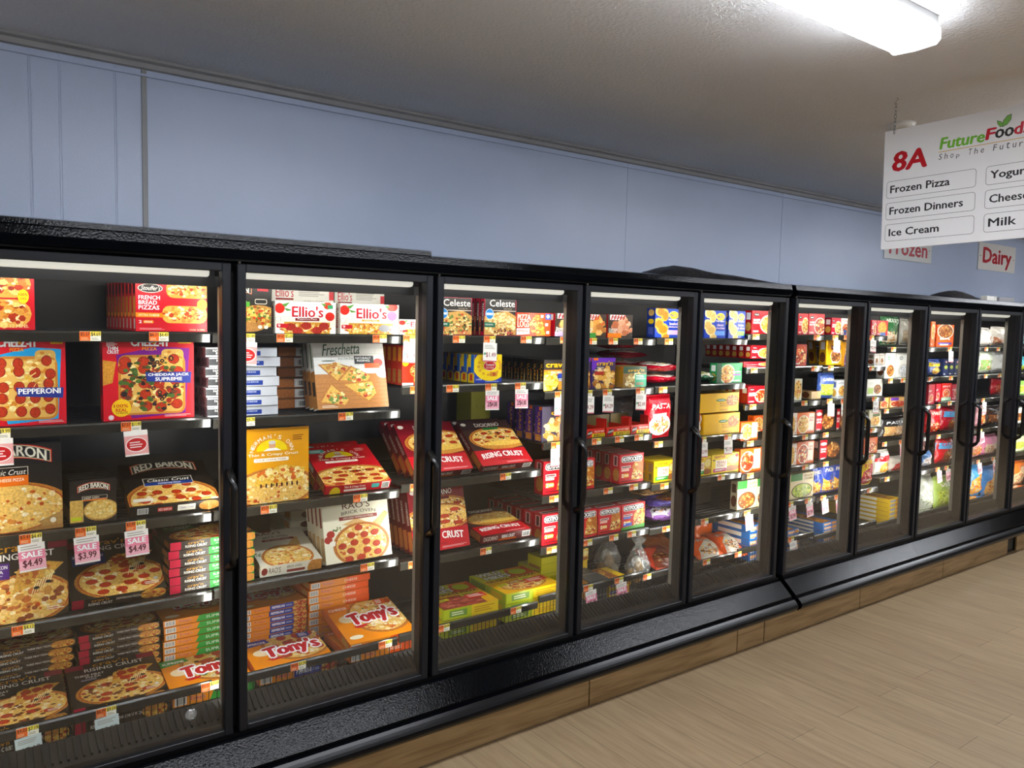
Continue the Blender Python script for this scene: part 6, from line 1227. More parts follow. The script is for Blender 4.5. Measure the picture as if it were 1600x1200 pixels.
put('food_box','meal',0.086,0.135,0.050,{'base':'e2dcc8','pos':(0.5,0.5,0.5,0.48),'rim':'e8d8b0','food':PASTA,'words':('',)},3.595,0.252,1.3225,0.0,0.0,'cream photo carton at the left edge, third shelf, sixth door','box')
put('food_box','meal',0.104,0.145,0.050,{'base':'d0b080','pos':(0.5,0.5,0.48,0.45),'food':MEAT,'words':('',),'rim':'7a2018'},3.801,0.252,1.3725,1.5,90.0,'red and brown meal carton lying flat, third shelf, sixth door','box')
put('food_box','meal',0.191,0.135,0.045,{'base':'e06a20','pos':(0.35,0.45,0.34,0.44),'rim':'f0e0c8','band':[(0.64,0.1,0.96,0.95,'f2e2d0')],'words':('CAFE','MEAL'),'tc':'b83a1c','tb':(0.68,0.7,0.92),'seed':31},3.704,0.252,1.1035,0.0,0.0,'orange noodle carton at the left, fourth shelf, sixth door','box')
put('food_box','meal',0.062,0.138,0.045,{'base':'f0e0d4','pos':(0.35,0.45,0.34,0.44),'rim':'f0e0c8','band':[(0.64,0.1,0.96,0.95,'f2e2d0')],'words':('CAFE','MEAL'),'tc':'b83a1c','tb':(0.68,0.7,0.92),'seed':33},3.574,0.252,1.1035,0.0,0.0,'white carton edge at the far left, fourth shelf, sixth door','box')
put('food_box','meal',0.234,0.151,0.050,{'base':'1c1817','pos':(0.62,0.45,0.34,0.4),'rim':'14110f','food':MEAT,'band':[(0.04,0.1,0.34,0.96,'c0202a')],'words':('BIG','BOWL'),'tb':(0.08,0.5,0.3),'badge':(0.19,0.78,'e8e0d8')},3.922,0.252,1.1035,0.0,0.0,'black meat meal carton with red strip, fourth shelf, sixth door','box')
put('food_box','meal',0.068,0.138,0.045,{'base':'f0ddd0','pos':(0.35,0.45,0.34,0.44),'rim':'f0e0c8','band':[(0.64,0.1,0.96,0.95,'f2e2d0')],'words':('CAFE','MEAL'),'tc':'b83a1c','tb':(0.68,0.7,0.92),'seed':34},3.584,0.252,0.9085,0.0,0.0,'white and orange carton edge at the left, fifth shelf, sixth door','box')
put('food_box','meal',0.184,0.143,0.045,{'base':'e06020','pos':(0.35,0.45,0.34,0.44),'rim':'f0e0c8','band':[(0.64,0.1,0.96,0.95,'f2e2d0')],'words':('CAFE','MEAL'),'tc':'b83a1c','tb':(0.68,0.7,0.92),'seed':35,'food':RED},3.715,0.252,0.9085,0.0,0.0,'orange noodle carton standing, fifth shelf, sixth door','box')
put('food_box','meal',0.261,0.142,0.050,{'base':'1c1817','pos':(0.62,0.45,0.34,0.4),'rim':'14110f','food':MEAT,'band':[(0.04,0.1,0.34,0.96,'c0202a')],'words':('BIG','BOWL'),'tb':(0.08,0.5,0.3),'badge':(0.19,0.78,'e8e0d8'),'seed':4},3.998,0.252,0.9085,0.0,0.0,'black roast meal carton with red strip, fifth shelf, sixth door','box')
put('food_box','meal',0.251,0.162,0.050,{'base':'e0cda4','pos':(0.5,0.3,0.46,0.3),'rim':'4a3222','food':VEG,'band':[(0,0.72,0.5,1,'2f7a34')],'words':('SESAME','CHICKEN'),'tc':'5a3a20','tb':(0.55,0.84,0.95),'seed':12},3.695,0.252,0.6845,0.0,0.0,'beige stew carton with green corner, sixth shelf, sixth door','box')
put('food_box','meal',0.108,0.110,0.050,{'base':'a8182c','pos':(0.72,0.42,0.36,0.4),'food':PASTA,'words':('CLASSIC','PASTA'),'tb':(0.06,0.55,0.36),'badge':(0.2,0.82,'1c1414'),'seed':41},3.989,0.252,1.7405,0.0,0.0,'dark red meal carton, left of pair, top shelf, sixth door','box')
put('food_box','meal',0.108,0.109,0.050,{'base':'e0d8d0','pos':(0.5,0.4,0.4,0.3),'food':RED,'words':('THAI',),'tc':'a8182c','tb':(0.1,0.8,0.9),'band':[(0.3,0.0,0.6,0.3,'2a5a9c')]},4.103,0.252,1.7405,0.0,0.0,'white and red meal carton, right of pair, top shelf, sixth door','box')
put('food_box','meal',0.093,0.165,0.050,{'base':'d89420','pos':(0.62,0.34,0.34,0.28),'rim':'e8dcc8','food':MEAT,'band':[(0.3,0.0,0.7,0.4,'6a2a8a')],'words':('HOMESTYLE',),'tb':(0.34,0.64,0.9),'seed':9},4.127,0.252,1.5305,0.0,0.0,'golden meal carton with purple band, second shelf, sixth door','box')
put('food_bag','bag',0.188,0.156,0.050,{'base':'4a62a8','art':'window','food':VEG,'c2':'f4f4f4','words':('GARDEN',)},3.937,0.252,1.3277,0.0,0.0,'blue vegetable bag standing, third shelf, sixth door','bag')
put('food_box','meal',0.126,0.123,0.050,{'base':'e4e4e0','pos':(0.5,0.4,0.4,0.3),'rim':'d0c8b8','food':PASTA,'words':('LIGHT',),'tc':'5a6a9a','tb':(0.1,0.8,0.9)},4.105,0.252,1.3155,0.0,0.0,'white meal carton at the right edge, third shelf, sixth door','box')
put('food_box','meal',0.126,0.153,0.050,{'base':'1c1817','pos':(0.62,0.45,0.34,0.4),'rim':'14110f','food':MEAT,'band':[(0.04,0.1,0.34,0.96,'c0202a')],'words':('BIG','BOWL'),'tb':(0.08,0.5,0.3),'badge':(0.19,0.78,'e8e0d8'),'seed':14},4.112,0.252,1.0975,0.0,0.0,'black meal carton with red strip at right, fourth shelf, sixth door','box')
put('food_bag','bag',0.113,0.194,0.060,{'base':'3048a0','art':'half','seed':2,'food':PASTA,'words':('PASTA',)},3.879,0.250,0.6863,-0.0,0.0,'blue and white bag, left of three, sixth shelf, sixth door','bag')
put('food_bag','bag',0.136,0.204,0.060,{'base':'3048a0','art':'half','seed':3,'food':PASTA,'words':('PASTA',)},4.009,0.250,0.6867,-0.0,0.0,'blue and white bag, middle of three, sixth shelf, sixth door','bag')
put('food_bag','bag',0.101,0.205,0.060,{'base':'3048a0','art':'half','seed':4,'food':PASTA,'words':('PASTA',)},4.127,0.250,0.6867,-0.0,0.0,'blue and white bag, right of three, sixth shelf, sixth door','bag')
put('food_box','meal',0.064,0.104,0.050,{'base':'b02030','pos':(0.72,0.42,0.36,0.4),'food':RED,'words':('CLASSIC','PASTA'),'tb':(0.06,0.55,0.36),'badge':(0.2,0.82,'1c1414'),'seed':51},4.458,0.252,1.7405,0.0,0.0,'red meal carton at the left edge, top shelf, seventh door','box')
put('food_box','meal',0.144,0.104,0.050,{'base':'b8202c','pos':(0.5,0.5,0.4,0.42),'rim':'e8a040','food':['e8a040','f0c060','c87020'],'words':('',),'band':[(0.3,0,0.8,0.2,'4a6ab0')]},4.569,0.252,1.7405,0.0,0.0,'red and orange snack carton, top shelf, seventh door','box')
put('food_box','meal',0.067,0.082,0.050,{'base':'d8d0c8','pos':(0.5,0.4,0.3,0.25),'food':MEAT,'words':('BITES',),'tc':'6a5a4a','tb':(0.1,0.8,0.9)},4.519,0.252,1.5305,0.0,0.0,'small pale carton in the shade, second shelf, seventh door','box')
put('food_box','meal',0.063,0.082,0.050,{'base':'cfc6bc','pos':(0.5,0.4,0.3,0.25),'food':MEAT,'words':('BITES',),'tc':'6a5a4a','tb':(0.1,0.8,0.9),'seed':6},4.590,0.252,1.5305,0.0,0.0,'second small pale carton in the shade, second shelf, seventh door','box')
put('food_box','meal',0.201,0.117,0.050,{'base':'ece8dc','pos':(0.68,0.4,0.26,0.3),'rim':'c8b090','food':MEAT,'band':[(0.05,0.15,0.4,0.5,'a8c850')],'words':('',),'badge':(0.25,0.78,'d8d8c8')},4.515,0.252,1.3155,0.0,0.0,'white meal carton with lime patch, third shelf, seventh door','box')
put('food_box','meal',0.157,0.115,0.050,{'base':'e8e0c0','pos':(0.5,0.35,0.46,0.34),'rim':'e8e0d0','food':PASTA,'band':[(0.3,0.62,0.9,0.78,'4a5a2a')],'words':('ALFREDO',),'tc':'5a5a3a','tb':(0.15,0.88,0.85)},4.540,0.252,1.0975,0.0,0.0,'cream pasta carton, fourth shelf, seventh door','box')
put('food_box','meal',0.173,0.109,0.050,{'base':'c85a30','pos':(0.55,0.4,0.45,0.4),'rim':'d8a060','food':RED,'words':('',)},4.507,0.252,0.9105,0.0,0.0,'orange and red meal carton, fifth shelf, seventh door','box')
put('food_bag','bag',0.171,0.184,0.070,{'base':'f0c81c','art':'diag','c2':'c0304a','food':RED,'words':('TOTS',)},4.502,0.252,0.6839,0.0,0.0,'yellow snack bag with red flash, sixth shelf, seventh door','bag')
put('food_bag','bag',0.245,0.230,0.070,{'base':'2f6a3c','art':'half','food':['ece4d0','c8884a','e0b070'],'c2':'e8f0e0','words':('NUGGETS',)},4.853,0.325,1.6757,0.0,0.0,'green and white chicken bag, top shelf, seventh door','bag')
put('food_bag','bag',0.125,0.189,0.070,{'base':'dcd8cc','art':'window','food':['c8b8a0','b09878'],'c2':'3a7a4a','words':('',)},5.255,0.420,1.6740,0.0,0.0,'grey and green bag at the right edge, top shelf, seventh door','bag')
put('food_box','meal',0.141,0.179,0.060,{'base':'e6e4da','pos':(0.55,0.3,0.4,0.26),'rim':'d8ccb0','food':MEAT,'badge':(0.35,0.8,'2f8a3c'),'words':('',),'seed':3},4.703,0.252,1.4365,0.0,0.0,'white carton with green disc, left of two, second shelf, seventh door','box')
put('food_box','meal',0.200,0.179,0.060,{'base':'e6e4da','pos':(0.55,0.3,0.4,0.26),'rim':'d8ccb0','food':['c8c8c8','e8e8e8','a8a8a8'],'badge':(0.35,0.8,'9a9a9a'),'words':('',),'seed':4},4.885,0.252,1.4365,0.0,0.0,'white carton with silver bag look, right of two, second shelf, seventh door','box')
put('food_box','meal',0.112,0.074,0.060,{'base':'d0a060','pos':(0.5,0.35,0.48,0.36),'rim':'d8c0a0','food':RED,'band':[(0.05,0.7,0.5,1,'6a3aa0')],'words':('',),'seed':8},4.656,0.252,1.2225,0.0,0.0,'purple and orange meal carton, left of two, third shelf, seventh door','box')
put('food_box','meal',0.250,0.070,0.060,{'base':'d0a060','pos':(0.5,0.35,0.48,0.36),'rim':'d8c0a0','food':RED,'band':[(0.05,0.7,0.5,1,'6a3aa0')],'words':('',),'seed':9},4.855,0.252,1.2225,0.0,0.0,'purple and orange meal carton, right of two, third shelf, seventh door','box')
put('food_bag','bag',0.359,0.149,0.080,{'base':'1a1a1c','art':'window','food':['c89868','a87850','e0c8a0'],'c2':'d8d8d8','words':('PASTA',)},4.843,0.252,0.9975,0.0,0.0,'black glossy meal bag, fourth shelf, seventh door','bag')
put('food_bag','bag',0.221,0.167,0.090,{'base':'ece8e2','art':'band','c2':'c8202c','food':PASTA,'words':('',)},4.713,0.252,0.7402,0.0,0.0,'white bag with red band, fifth shelf, seventh door','bag')
put('food_bag','bag',0.219,0.110,0.080,{'base':'c8c0b4','art':'diag','c2':'a83a3a','food':MIX,'words':('',)},4.951,0.252,0.7379,0.0,0.0,'white and red mixed bag at right, fifth shelf, seventh door','bag')
put('food_box','meal',0.272,0.171,0.060,{'base':'e05c24','pos':(0.5,0.7,0.48,0.34),'rim':'ece0cc','food':MEAT,'band':[(0.1,0.1,0.9,0.2,'5a4a9a')],'words':('BOWL',),'tb':(0.2,0.32,0.8)},5.502,0.252,1.6605,0.0,0.0,'orange bowl carton in front, top shelf, eighth door','box')
put('food_box','meal',0.061,0.190,0.060,{'base':'e8682c','pos':(0.5,0.6,0.45,0.3),'rim':'ece0cc','food':PASTA,'words':('',)},5.305,0.252,1.6605,0.0,0.0,'orange bowl carton at left edge, top shelf, eighth door','box')
put('food_bag','bag',0.195,0.114,0.060,{'base':'40508c','art':'band','c2':'e8c81c','food':PASTA,'words':('CRUNCH',)},5.387,0.252,1.4471,0.0,0.0,'yellow and blue snack bag, second shelf, eighth door','bag')
put('food_box','meal',0.084,0.130,0.200,{'base':'1c2850','pos':(0.5,0.5,0.3,0.12),'rim':'8a9a5a','food':VEG,'words':('',),'badge':(0.5,0.82,'d8a0a0'),'seed':4},5.546,0.252,1.4365,0.0,0.0,'navy upright carton, left of three, second shelf, eighth door','box')
put('food_box','meal',0.085,0.129,0.200,{'base':'1c2850','pos':(0.5,0.5,0.3,0.12),'rim':'8a9a5a','food':VEG,'words':('',),'badge':(0.5,0.82,'d8a0a0'),'seed':5},5.638,0.252,1.4365,0.0,0.0,'navy upright carton, middle of three, second shelf, eighth door','box')
put('food_box','meal',0.087,0.128,0.200,{'base':'1c2850','pos':(0.5,0.5,0.3,0.12),'rim':'8a9a5a','food':VEG,'words':('',),'badge':(0.5,0.82,'d8a0a0'),'seed':6},5.731,0.252,1.4365,0.0,0.0,'navy upright carton, right of three, second shelf, eighth door','box')
put('food_box','meal',0.099,0.151,0.100,{'base':'b8303c','pos':(0.5,0.3,0.3,0.2),'food':RED,'words':('HOT',),'seed':0},5.342,0.252,1.2225,0.0,0.0,'left red carton in the row, third shelf, eighth door','box')
put('food_box','meal',0.077,0.135,0.100,{'base':'b8303c','pos':(0.5,0.3,0.3,0.2),'food':RED,'words':('HOT',),'seed':1},5.446,0.252,1.2385,0.0,0.0,'second red carton in the row, third shelf, eighth door','box')
put('food_box','meal',0.161,0.137,0.080,{'base':'d0302c','pos':(0.5,0.42,0.36,0.26),'rim':'f0e0d0','food':RED,'band':[(0,0,1,0.2,'9ac0a0')],'words':('SPICY',),'tb':(0.1,0.78,0.9)},5.580,0.252,1.2385,0.0,0.0,'red carton with pale green base, third shelf, eighth door','box')
put('food_box','meal',0.137,0.126,0.080,{'base':'c03848','pos':(0.6,0.4,0.36,0.3),'food':RED,'band':[(0.5,0,1,0.3,'4a6ac0')],'words':('HOT',),'seed':5},5.741,0.252,1.2385,0.0,0.0,'red carton with blue corner, third shelf, eighth door','box')
put('food_bag','bag',0.233,0.195,0.090,{'base':'c4242c','art':'half','food':RED,'words':('WINGS',)},5.453,0.252,0.9993,0.0,0.0,'bright red chicken bag, fourth shelf, eighth door','bag')
put('food_bag','bag',0.247,0.188,0.090,{'base':'a82430','art':'band','c2':'5a9ac8','food':MEAT,'words':('',)},5.722,0.252,0.9990,0.0,0.0,'red and blue chicken bag, fourth shelf, eighth door','bag')
put('food_bag','bag',0.205,0.187,0.080,{'base':'7a2a24','art':'half','food':MEAT,'words':('',)},5.670,0.370,0.7410,0.0,0.0,'brown meat bag, fifth shelf, eighth door','bag')
put('food_bag','bag',0.176,0.109,0.080,{'base':'5a8ac0','art':'diag','c2':'d8d8e0','food':MEAT,'words':('',)},5.367,0.252,0.7379,0.0,0.0,'blue and silver bag lying, fifth shelf, eighth door','bag')
put('food_bag','bag',0.268,0.200,0.090,{'base':'b8242c','art':'band','c2':'5a9ac8','food':MEAT,'words':('CHICKEN',)},5.680,0.252,0.7415,0.0,0.0,'tall red bag with blue foot, fifth shelf, eighth door','bag')
put('food_bag','bag',0.262,0.251,0.090,{'base':'d8dccc','art':'window','food':['e8ecdc','c8d0b0','a8b890'],'words':('',)},5.434,0.252,0.3993,0.2,6.4,'white and green cauliflower bag, bottom shelf, eighth door','bag')
put('food_bag','bag',0.262,0.200,0.013,{'base':'d8dccc','art':'window','food':['e8ecdc','c8d0b0','a8b890'],'words':('',)},5.434,0.256,0.3766,0.0,90.0,'white and green cauliflower bag lying beneath the tilted one, bottom shelf, eighth door','bag','white and green cauliflower bag row')
put('food_bag','bag',0.258,0.248,0.090,{'base':'a8c060','art':'window','food':VEG,'words':('VEG',)},5.707,0.252,0.3715,0.1,4.8,'lime vegetable bag, bottom shelf, eighth door','bag')
put('food_bag','bag',0.224,0.142,0.090,{'base':'d8d4cc','art':'window','food':['e8e4dc','c8c0b8','d8d0c8'],'words':('',)},6.249,0.252,1.6722,0.0,0.0,'white vegetable bag at left, top shelf, ninth door','bag')
put('food_bag','bag',0.282,0.153,0.090,{'base':'cfc8c0','art':'half','food':['a86a4a','d8c8b8'],'words':('',),'seed':5},6.526,0.252,1.6726,0.0,0.0,'white and brown bag, top shelf, ninth door','bag')
put('food_bag','bag',0.280,0.181,0.090,{'base':'d4dcc8','art':'window','food':['8ab060','c86a4a','e0e0d0'],'words':('',)},6.286,0.252,1.4497,0.0,0.0,'white, green and red bag, second shelf, ninth door','bag')
put('food_bag','bag',0.275,0.180,0.090,{'base':'dcdcd8','art':'plain','words':('',),'seed':6},6.569,0.252,1.4497,0.0,0.0,'plain white bag, second shelf, ninth door','bag')
put('food_bag','bag',0.248,0.154,0.090,{'base':'b03038','art':'window','food':RED,'words':('',)},6.593,0.252,1.2507,0.0,0.0,'deep red bag at right, third shelf, ninth door','bag')
put('food_bag','bag',0.175,0.165,0.090,{'base':'e0a8b0','art':'window','food':MIX,'words':('',)},6.269,0.252,0.9981,0.0,0.0,'pink and white mixed bag, fourth shelf, ninth door','bag')
put('food_bag','bag',0.285,0.154,0.090,{'base':'3a2a20','art':'window','food':MEAT,'words':('',)},6.511,0.252,0.9977,0.0,0.0,'dark brown bag, fourth shelf, ninth door','bag')
put('food_bag','bag',0.237,0.165,0.090,{'base':'d89aa8','art':'window','food':MIX,'words':('',),'seed':4},6.219,0.252,0.7401,0.0,0.0,'pink and brown mixed bag, fifth shelf, ninth door','bag')
put('food_bag','bag',0.275,0.164,0.090,{'base':'c87a98','art':'window','food':['d8c0a0','a83a4a','7a4a2a'],'words':('',),'seed':7},6.488,0.252,0.7400,0.0,0.0,'pink fruit mix bag, fifth shelf, ninth door','bag')
put('food_bag','bag',0.271,0.247,0.100,{'base':'4a9ad8','art':'diag','c2':'e8a040','food':RED,'words':('',)},6.266,0.252,0.4084,0.2,3.9,'light blue bag with orange patch, bottom shelf, ninth door','bag')
put('food_bag','bag',0.271,0.200,0.026,{'base':'4a9ad8','art':'diag','c2':'e8a040','food':RED,'words':('',)},6.266,0.256,0.3893,0.0,90.0,'light blue bag with orange patch lying beneath the tilted one, bottom shelf, ninth door','bag','light blue bag with orange patch row')
put('food_bag','bag',0.287,0.250,0.100,{'base':'3f8ad0','art':'diag','c2':'f0b060','food':RED,'words':('',),'seed':8},6.569,0.252,0.3724,0.1,4.8,'sky blue bag leaning at right, bottom shelf, ninth door','bag')
put('food_bag','bag',0.105,0.164,0.050,{'base':'1f5a3c','art':'diag','food':VEG,'words':('',),'c2':'e0d8c8','seed':8},2.745,0.252,1.5125,1.7,90.0,'green and white bag lying at left, second shelf, fifth door','bag')
put('food_bag','bag',0.199,0.222,0.060,{'base':'c4202c','art':'plate','food':PASTA,'words':('PASTA',),'c2':'f4ead8','seed':9},2.351,0.252,1.1726,-0.1,0.2,'red bag with a plate of pasta, third shelf, fourth door','bag')
put('food_bag','bag',0.241,0.185,0.060,{'base':'5a1c22','art':'plain','words':('',),'seed':10},2.611,0.470,1.2719,1.8,60.4,'maroon bag lying at the back of the trays, third shelf, fourth door','bag')
put('food_bag','bag',0.183,0.133,0.050,{'base':'8a8680','art':'plain','words':('',),'seed':11},2.322,0.500,1.2368,-1.1,0.0,'grey bag lying behind the burrito trays, third shelf, fourth door','bag')
put('food_bag','bag',0.043,0.132,0.070,{'base':'d8642c','art':'diag','food':PASTA,'words':('',),'c2':'e8d8c8','seed':12},2.671,0.252,1.1688,0.0,0.0,'orange and white noodle bag at left edge, third shelf, fifth door','bag')
put('food_bag','bag',0.216,0.156,0.060,{'base':'8a5aa0','art':'diag','food':MEAT,'words':('ROLLS',),'c2':'d0ccd0','seed':13},2.437,0.252,0.7555,1.9,90.0,'lilac and grey roll bag in front, fifth shelf, fourth door','bag')
put('food_bag','bag',0.218,0.161,0.050,{'base':'4a3c84','art':'band','food':MEAT,'words':('SLIDERS',),'c2':'4a3c84','seed':14},2.469,0.280,0.8135,1.7,90.0,'deep purple roll bag above the lilac one, fifth shelf, fourth door','bag')
put('food_bag','bag',0.219,0.157,0.050,{'base':'8a6a48','art':'window','food':MEAT,'words':('',),'seed':15},2.398,0.310,0.8805,2.1,90.0,'brown roll bag on top of the purple one, fifth shelf, fourth door','bag')
put('food_bag','bag',0.211,0.214,0.070,{'base':'c83c24','art':'diag','food':MEAT,'words':('',),'c2':'7a3a24','seed':16},2.542,0.300,0.4268,2.4,70.0,'orange red bag lying beside bread bags, bottom shelf, fourth door','bag')
put('food_bag','bag',0.198,0.194,0.070,{'base':'a85a30','art':'plain','words':('',),'seed':17},2.738,0.500,0.4226,1.9,60.0,'brown orange bag at the back, bottom shelf, fourth door','bag')
put('food_bag','bag',0.221,0.208,0.070,{'base':'d8561c','art':'diag','food':MEAT,'c2':'b0a898','words':('FRIES',),'seed':18},2.887,0.252,0.4251,2.0,65.1,'orange potato bag lying at front left, bottom shelf, fifth door','bag')
put('food_bag','bag',0.167,0.220,0.070,{'base':'d8561c','art':'diag','food':MEAT,'c2':'c0b8a8','words':('FRIES',),'seed':19},3.096,0.252,0.4253,1.0,65.1,'orange potato bag lying at front right, bottom shelf, fifth door','bag')
put('food_bag','bag',0.198,0.198,0.080,{'base':'cc5a24','art':'plain','c2':'f0d8b8','words':('',),'seed':20},3.063,0.500,0.4050,-0.0,0.0,'orange potato bag at the back left, bottom shelf, fifth door','bag')
put('food_bag','bag',0.198,0.200,0.032,{'base':'cc5a24','art':'plain','c2':'f0d8b8','words':('',),'seed':20},3.063,0.504,0.3951,0.0,90.0,'back left potato bag lying beneath the tilted one, bottom shelf, fifth door','bag','back left potato bag row')
put('food_box','toast',0.121,0.066,0.050,{'kind':'a'},1.980,0.460,0.4912,0.0,0.0,'yellow toast carton at left edge, bottom shelf, fourth door','box')
put('food_box','toast',0.121,0.150,0.045,{'kind':'a'},1.980,0.464,0.3934,0.0,90.0,'yellow toast carton at left edge lying lowest beneath the tilted one, bottom shelf, fourth door','box','yellow toast carton at left edge row')
put('food_box','toast',0.121,0.150,0.045,{'kind':'a'},1.980,0.464,0.4413,0.0,90.0,'yellow toast carton at left edge lying second beneath the tilted one, bottom shelf, fourth door','box','yellow toast carton at left edge row')
put('food_box','toast',0.121,0.150,0.045,{'kind':'a'},1.980,0.464,0.4892,0.0,90.0,'yellow toast carton at left edge lying beneath the tilted one, bottom shelf, fourth door','box','yellow toast carton at left edge row')
put('food_box','plain',0.128,0.197,0.060,{'base':'4a4a48','edge':'c8c8c0'},1.936,0.258,0.4572,2.8,90.0,'grey carton lying tilted at the left edge, bottom shelf, fourth door','box')
put('food_box','plain',0.128,0.197,0.047,{'base':'4a4a48','edge':'c8c8c0'},1.936,0.262,0.3952,0.0,90.0,'grey carton lying beneath the tilted one, bottom shelf, fourth door','box','grey carton row')
put('food_box','sticksbox',0.157,0.199,0.040,{'kind':'yel'},2.088,0.258,0.4303,1.7,90.0,'blue and yellow carton lying flat, bottom shelf, fourth door','box')
put('food_box','sticksbox',0.157,0.199,0.040,{'kind':'yel'},2.088,0.262,0.3883,0.0,90.0,'blue and yellow carton lying beneath the tilted one, bottom shelf, fourth door','box','blue and yellow carton row')
put('food_box','sticksbox',0.162,0.360,0.024,{'kind':'fish'},4.063,0.264,0.3718,-0.6,90.0,'lowest blue fish fillet carton, right stack of its stack, bottom shelf, sixth door','box','blue fish fillet carton, right stack stack')
put('food_box','sticksbox',0.162,0.360,0.024,{'kind':'fish'},4.063,0.262,0.3977,-0.5,90.0,'blue fish fillet carton, right stack, second up its stack, bottom shelf, sixth door','box','blue fish fillet carton, right stack stack')
put('food_box','sticksbox',0.162,0.360,0.024,{'kind':'fish'},4.062,0.263,0.4237,-0.1,90.0,'blue fish fillet carton, right stack, third up its stack, bottom shelf, sixth door','box','blue fish fillet carton, right stack stack')
put('food_box','sticksbox',0.162,0.360,0.024,{'kind':'fish'},4.064,0.263,0.4496,0.2,90.0,'blue fish fillet carton, right stack, fourth up its stack, bottom shelf, sixth door','box','blue fish fillet carton, right stack stack')
put('food_box','sticksbox',0.162,0.360,0.024,{'kind':'fish'},4.062,0.265,0.4755,-0.6,90.0,'topmost blue fish fillet carton, right stack of its stack, bottom shelf, sixth door','box','blue fish fillet carton, right stack stack')
put('food_box','sticksbox',0.126,0.360,0.031,{'kind':'fish'},3.644,0.264,0.3793,0.6,90.0,'lowest blue fish fillet carton, left stack of its stack, bottom shelf, sixth door','box','blue fish fillet carton, left stack stack')
put('food_box','sticksbox',0.126,0.360,0.031,{'kind':'fish'},3.643,0.264,0.4127,-0.3,90.0,'blue fish fillet carton, left stack, second up its stack, bottom shelf, sixth door','box','blue fish fillet carton, left stack stack')
put('food_box','sticksbox',0.126,0.360,0.031,{'kind':'fish'},3.644,0.262,0.4460,-0.3,90.0,'blue fish fillet carton, left stack, third up its stack, bottom shelf, sixth door','box','blue fish fillet carton, left stack stack')
put('food_box','sticksbox',0.126,0.360,0.031,{'kind':'fish'},3.641,0.264,0.4794,-0.4,90.0,'topmost blue fish fillet carton, left stack of its stack, bottom shelf, sixth door','box','blue fish fillet carton, left stack stack')
put('food_box','sticksbox',0.114,0.300,0.042,{'kind':'fish'},3.244,0.263,0.3898,0.4,90.0,'lowest blue fish fillet carton of its stack, bottom shelf, fifth door','box','blue fish fillet carton stack')
put('food_box','sticksbox',0.114,0.300,0.042,{'kind':'fish'},3.239,0.262,0.4337,0.1,90.0,'blue fish fillet carton, second up its stack, bottom shelf, fifth door','box','blue fish fillet carton stack')
put('food_box','sticksbox',0.114,0.300,0.042,{'kind':'fish'},3.242,0.263,0.4776,-0.2,90.0,'blue fish fillet carton, third up its stack, bottom shelf, fifth door','box','blue fish fillet carton stack')
put('food_box','sticksbox',0.114,0.300,0.042,{'kind':'fish'},3.242,0.263,0.5216,0.3,90.0,'blue fish fillet carton, fourth up its stack, bottom shelf, fifth door','box','blue fish fillet carton stack')
put('food_box','sticksbox',0.114,0.300,0.042,{'kind':'fish'},3.242,0.264,0.5655,0.2,90.0,'topmost blue fish fillet carton of its stack, bottom shelf, fifth door','box','blue fish fillet carton stack')
put('food_box','sticksbox',0.138,0.500,0.030,{'kind':'yel'},4.907,0.264,0.3776,-0.6,90.0,'lowest yellow fish stick carton of its stack, bottom shelf, seventh door','box','yellow fish stick carton stack')
put('food_box','sticksbox',0.138,0.500,0.030,{'kind':'yel'},4.906,0.262,0.4093,-0.5,90.0,'yellow fish stick carton, second up its stack, bottom shelf, seventh door','box','yellow fish stick carton stack')
put('food_box','sticksbox',0.138,0.500,0.030,{'kind':'yel'},4.906,0.263,0.4410,-0.1,90.0,'yellow fish stick carton, third up its stack, bottom shelf, seventh door','box','yellow fish stick carton stack')
put('food_box','sticksbox',0.138,0.500,0.030,{'kind':'yel'},4.908,0.263,0.4727,0.2,90.0,'yellow fish stick carton, fourth up its stack, bottom shelf, seventh door','box','yellow fish stick carton stack')
put('food_box','sticksbox',0.138,0.500,0.030,{'kind':'yel'},4.906,0.265,0.5045,-0.6,90.0,'yellow fish stick carton, fifth up its stack, bottom shelf, seventh door','box','yellow fish stick carton stack')
put('food_box','sticksbox',0.138,0.500,0.030,{'kind':'yel'},4.908,0.263,0.5362,0.1,90.0,'topmost yellow fish stick carton of its stack, bottom shelf, seventh door','box','yellow fish stick carton stack')
put('food_bag','bag',0.235,0.142,0.090,{'base':'e4e8e4','art':'window','food':['7ac0c8','e8e8e0','5aa0b0'],'words':('',),'seed':31},6.931,0.252,1.6722,0.0,0.0,'white and teal bag at the right picture edge, top shelf, tenth door','bag')
put('food_bag','bag',0.264,0.137,0.090,{'base':'5ab0c0','art':'half','food':VEG,'words':('',),'seed':32},6.953,0.252,1.4480,0.0,0.0,'teal and green bag at the right picture edge, second shelf, tenth door','bag')
put('food_box','meal',0.279,0.120,0.090,{'base':'8ac060','pos':(0.5,0.4,0.4,0.3),'food':VEG,'words':('',),'seed':33},6.970,0.252,1.2385,0.0,0.0,'lime green carton at the right picture edge, third shelf, tenth door','box')
put('food_box','meal',0.297,0.130,0.090,{'base':'e8e4d8','pos':(0.5,0.4,0.4,0.3),'food':MEAT,'words':('',),'seed':34},6.998,0.252,0.9855,0.0,0.0,'cream carton at the right picture edge, fourth shelf, tenth door','box')
put('food_box','meal',0.312,0.129,0.090,{'base':'c8d8a0','pos':(0.5,0.4,0.4,0.3),'food':VEG,'words':('',),'seed':35},7.031,0.252,0.7275,0.0,0.0,'pale green carton at the right picture edge, fifth shelf, tenth door','box')
put('food_bag','bag',0.351,0.205,0.090,{'base':'e0702c','art':'diag','c2':'e8c8a0','food':RED,'words':('',),'seed':36},7.093,0.252,0.4121,0.0,0.0,'orange bag at the right picture edge, bottom shelf, tenth door','bag')
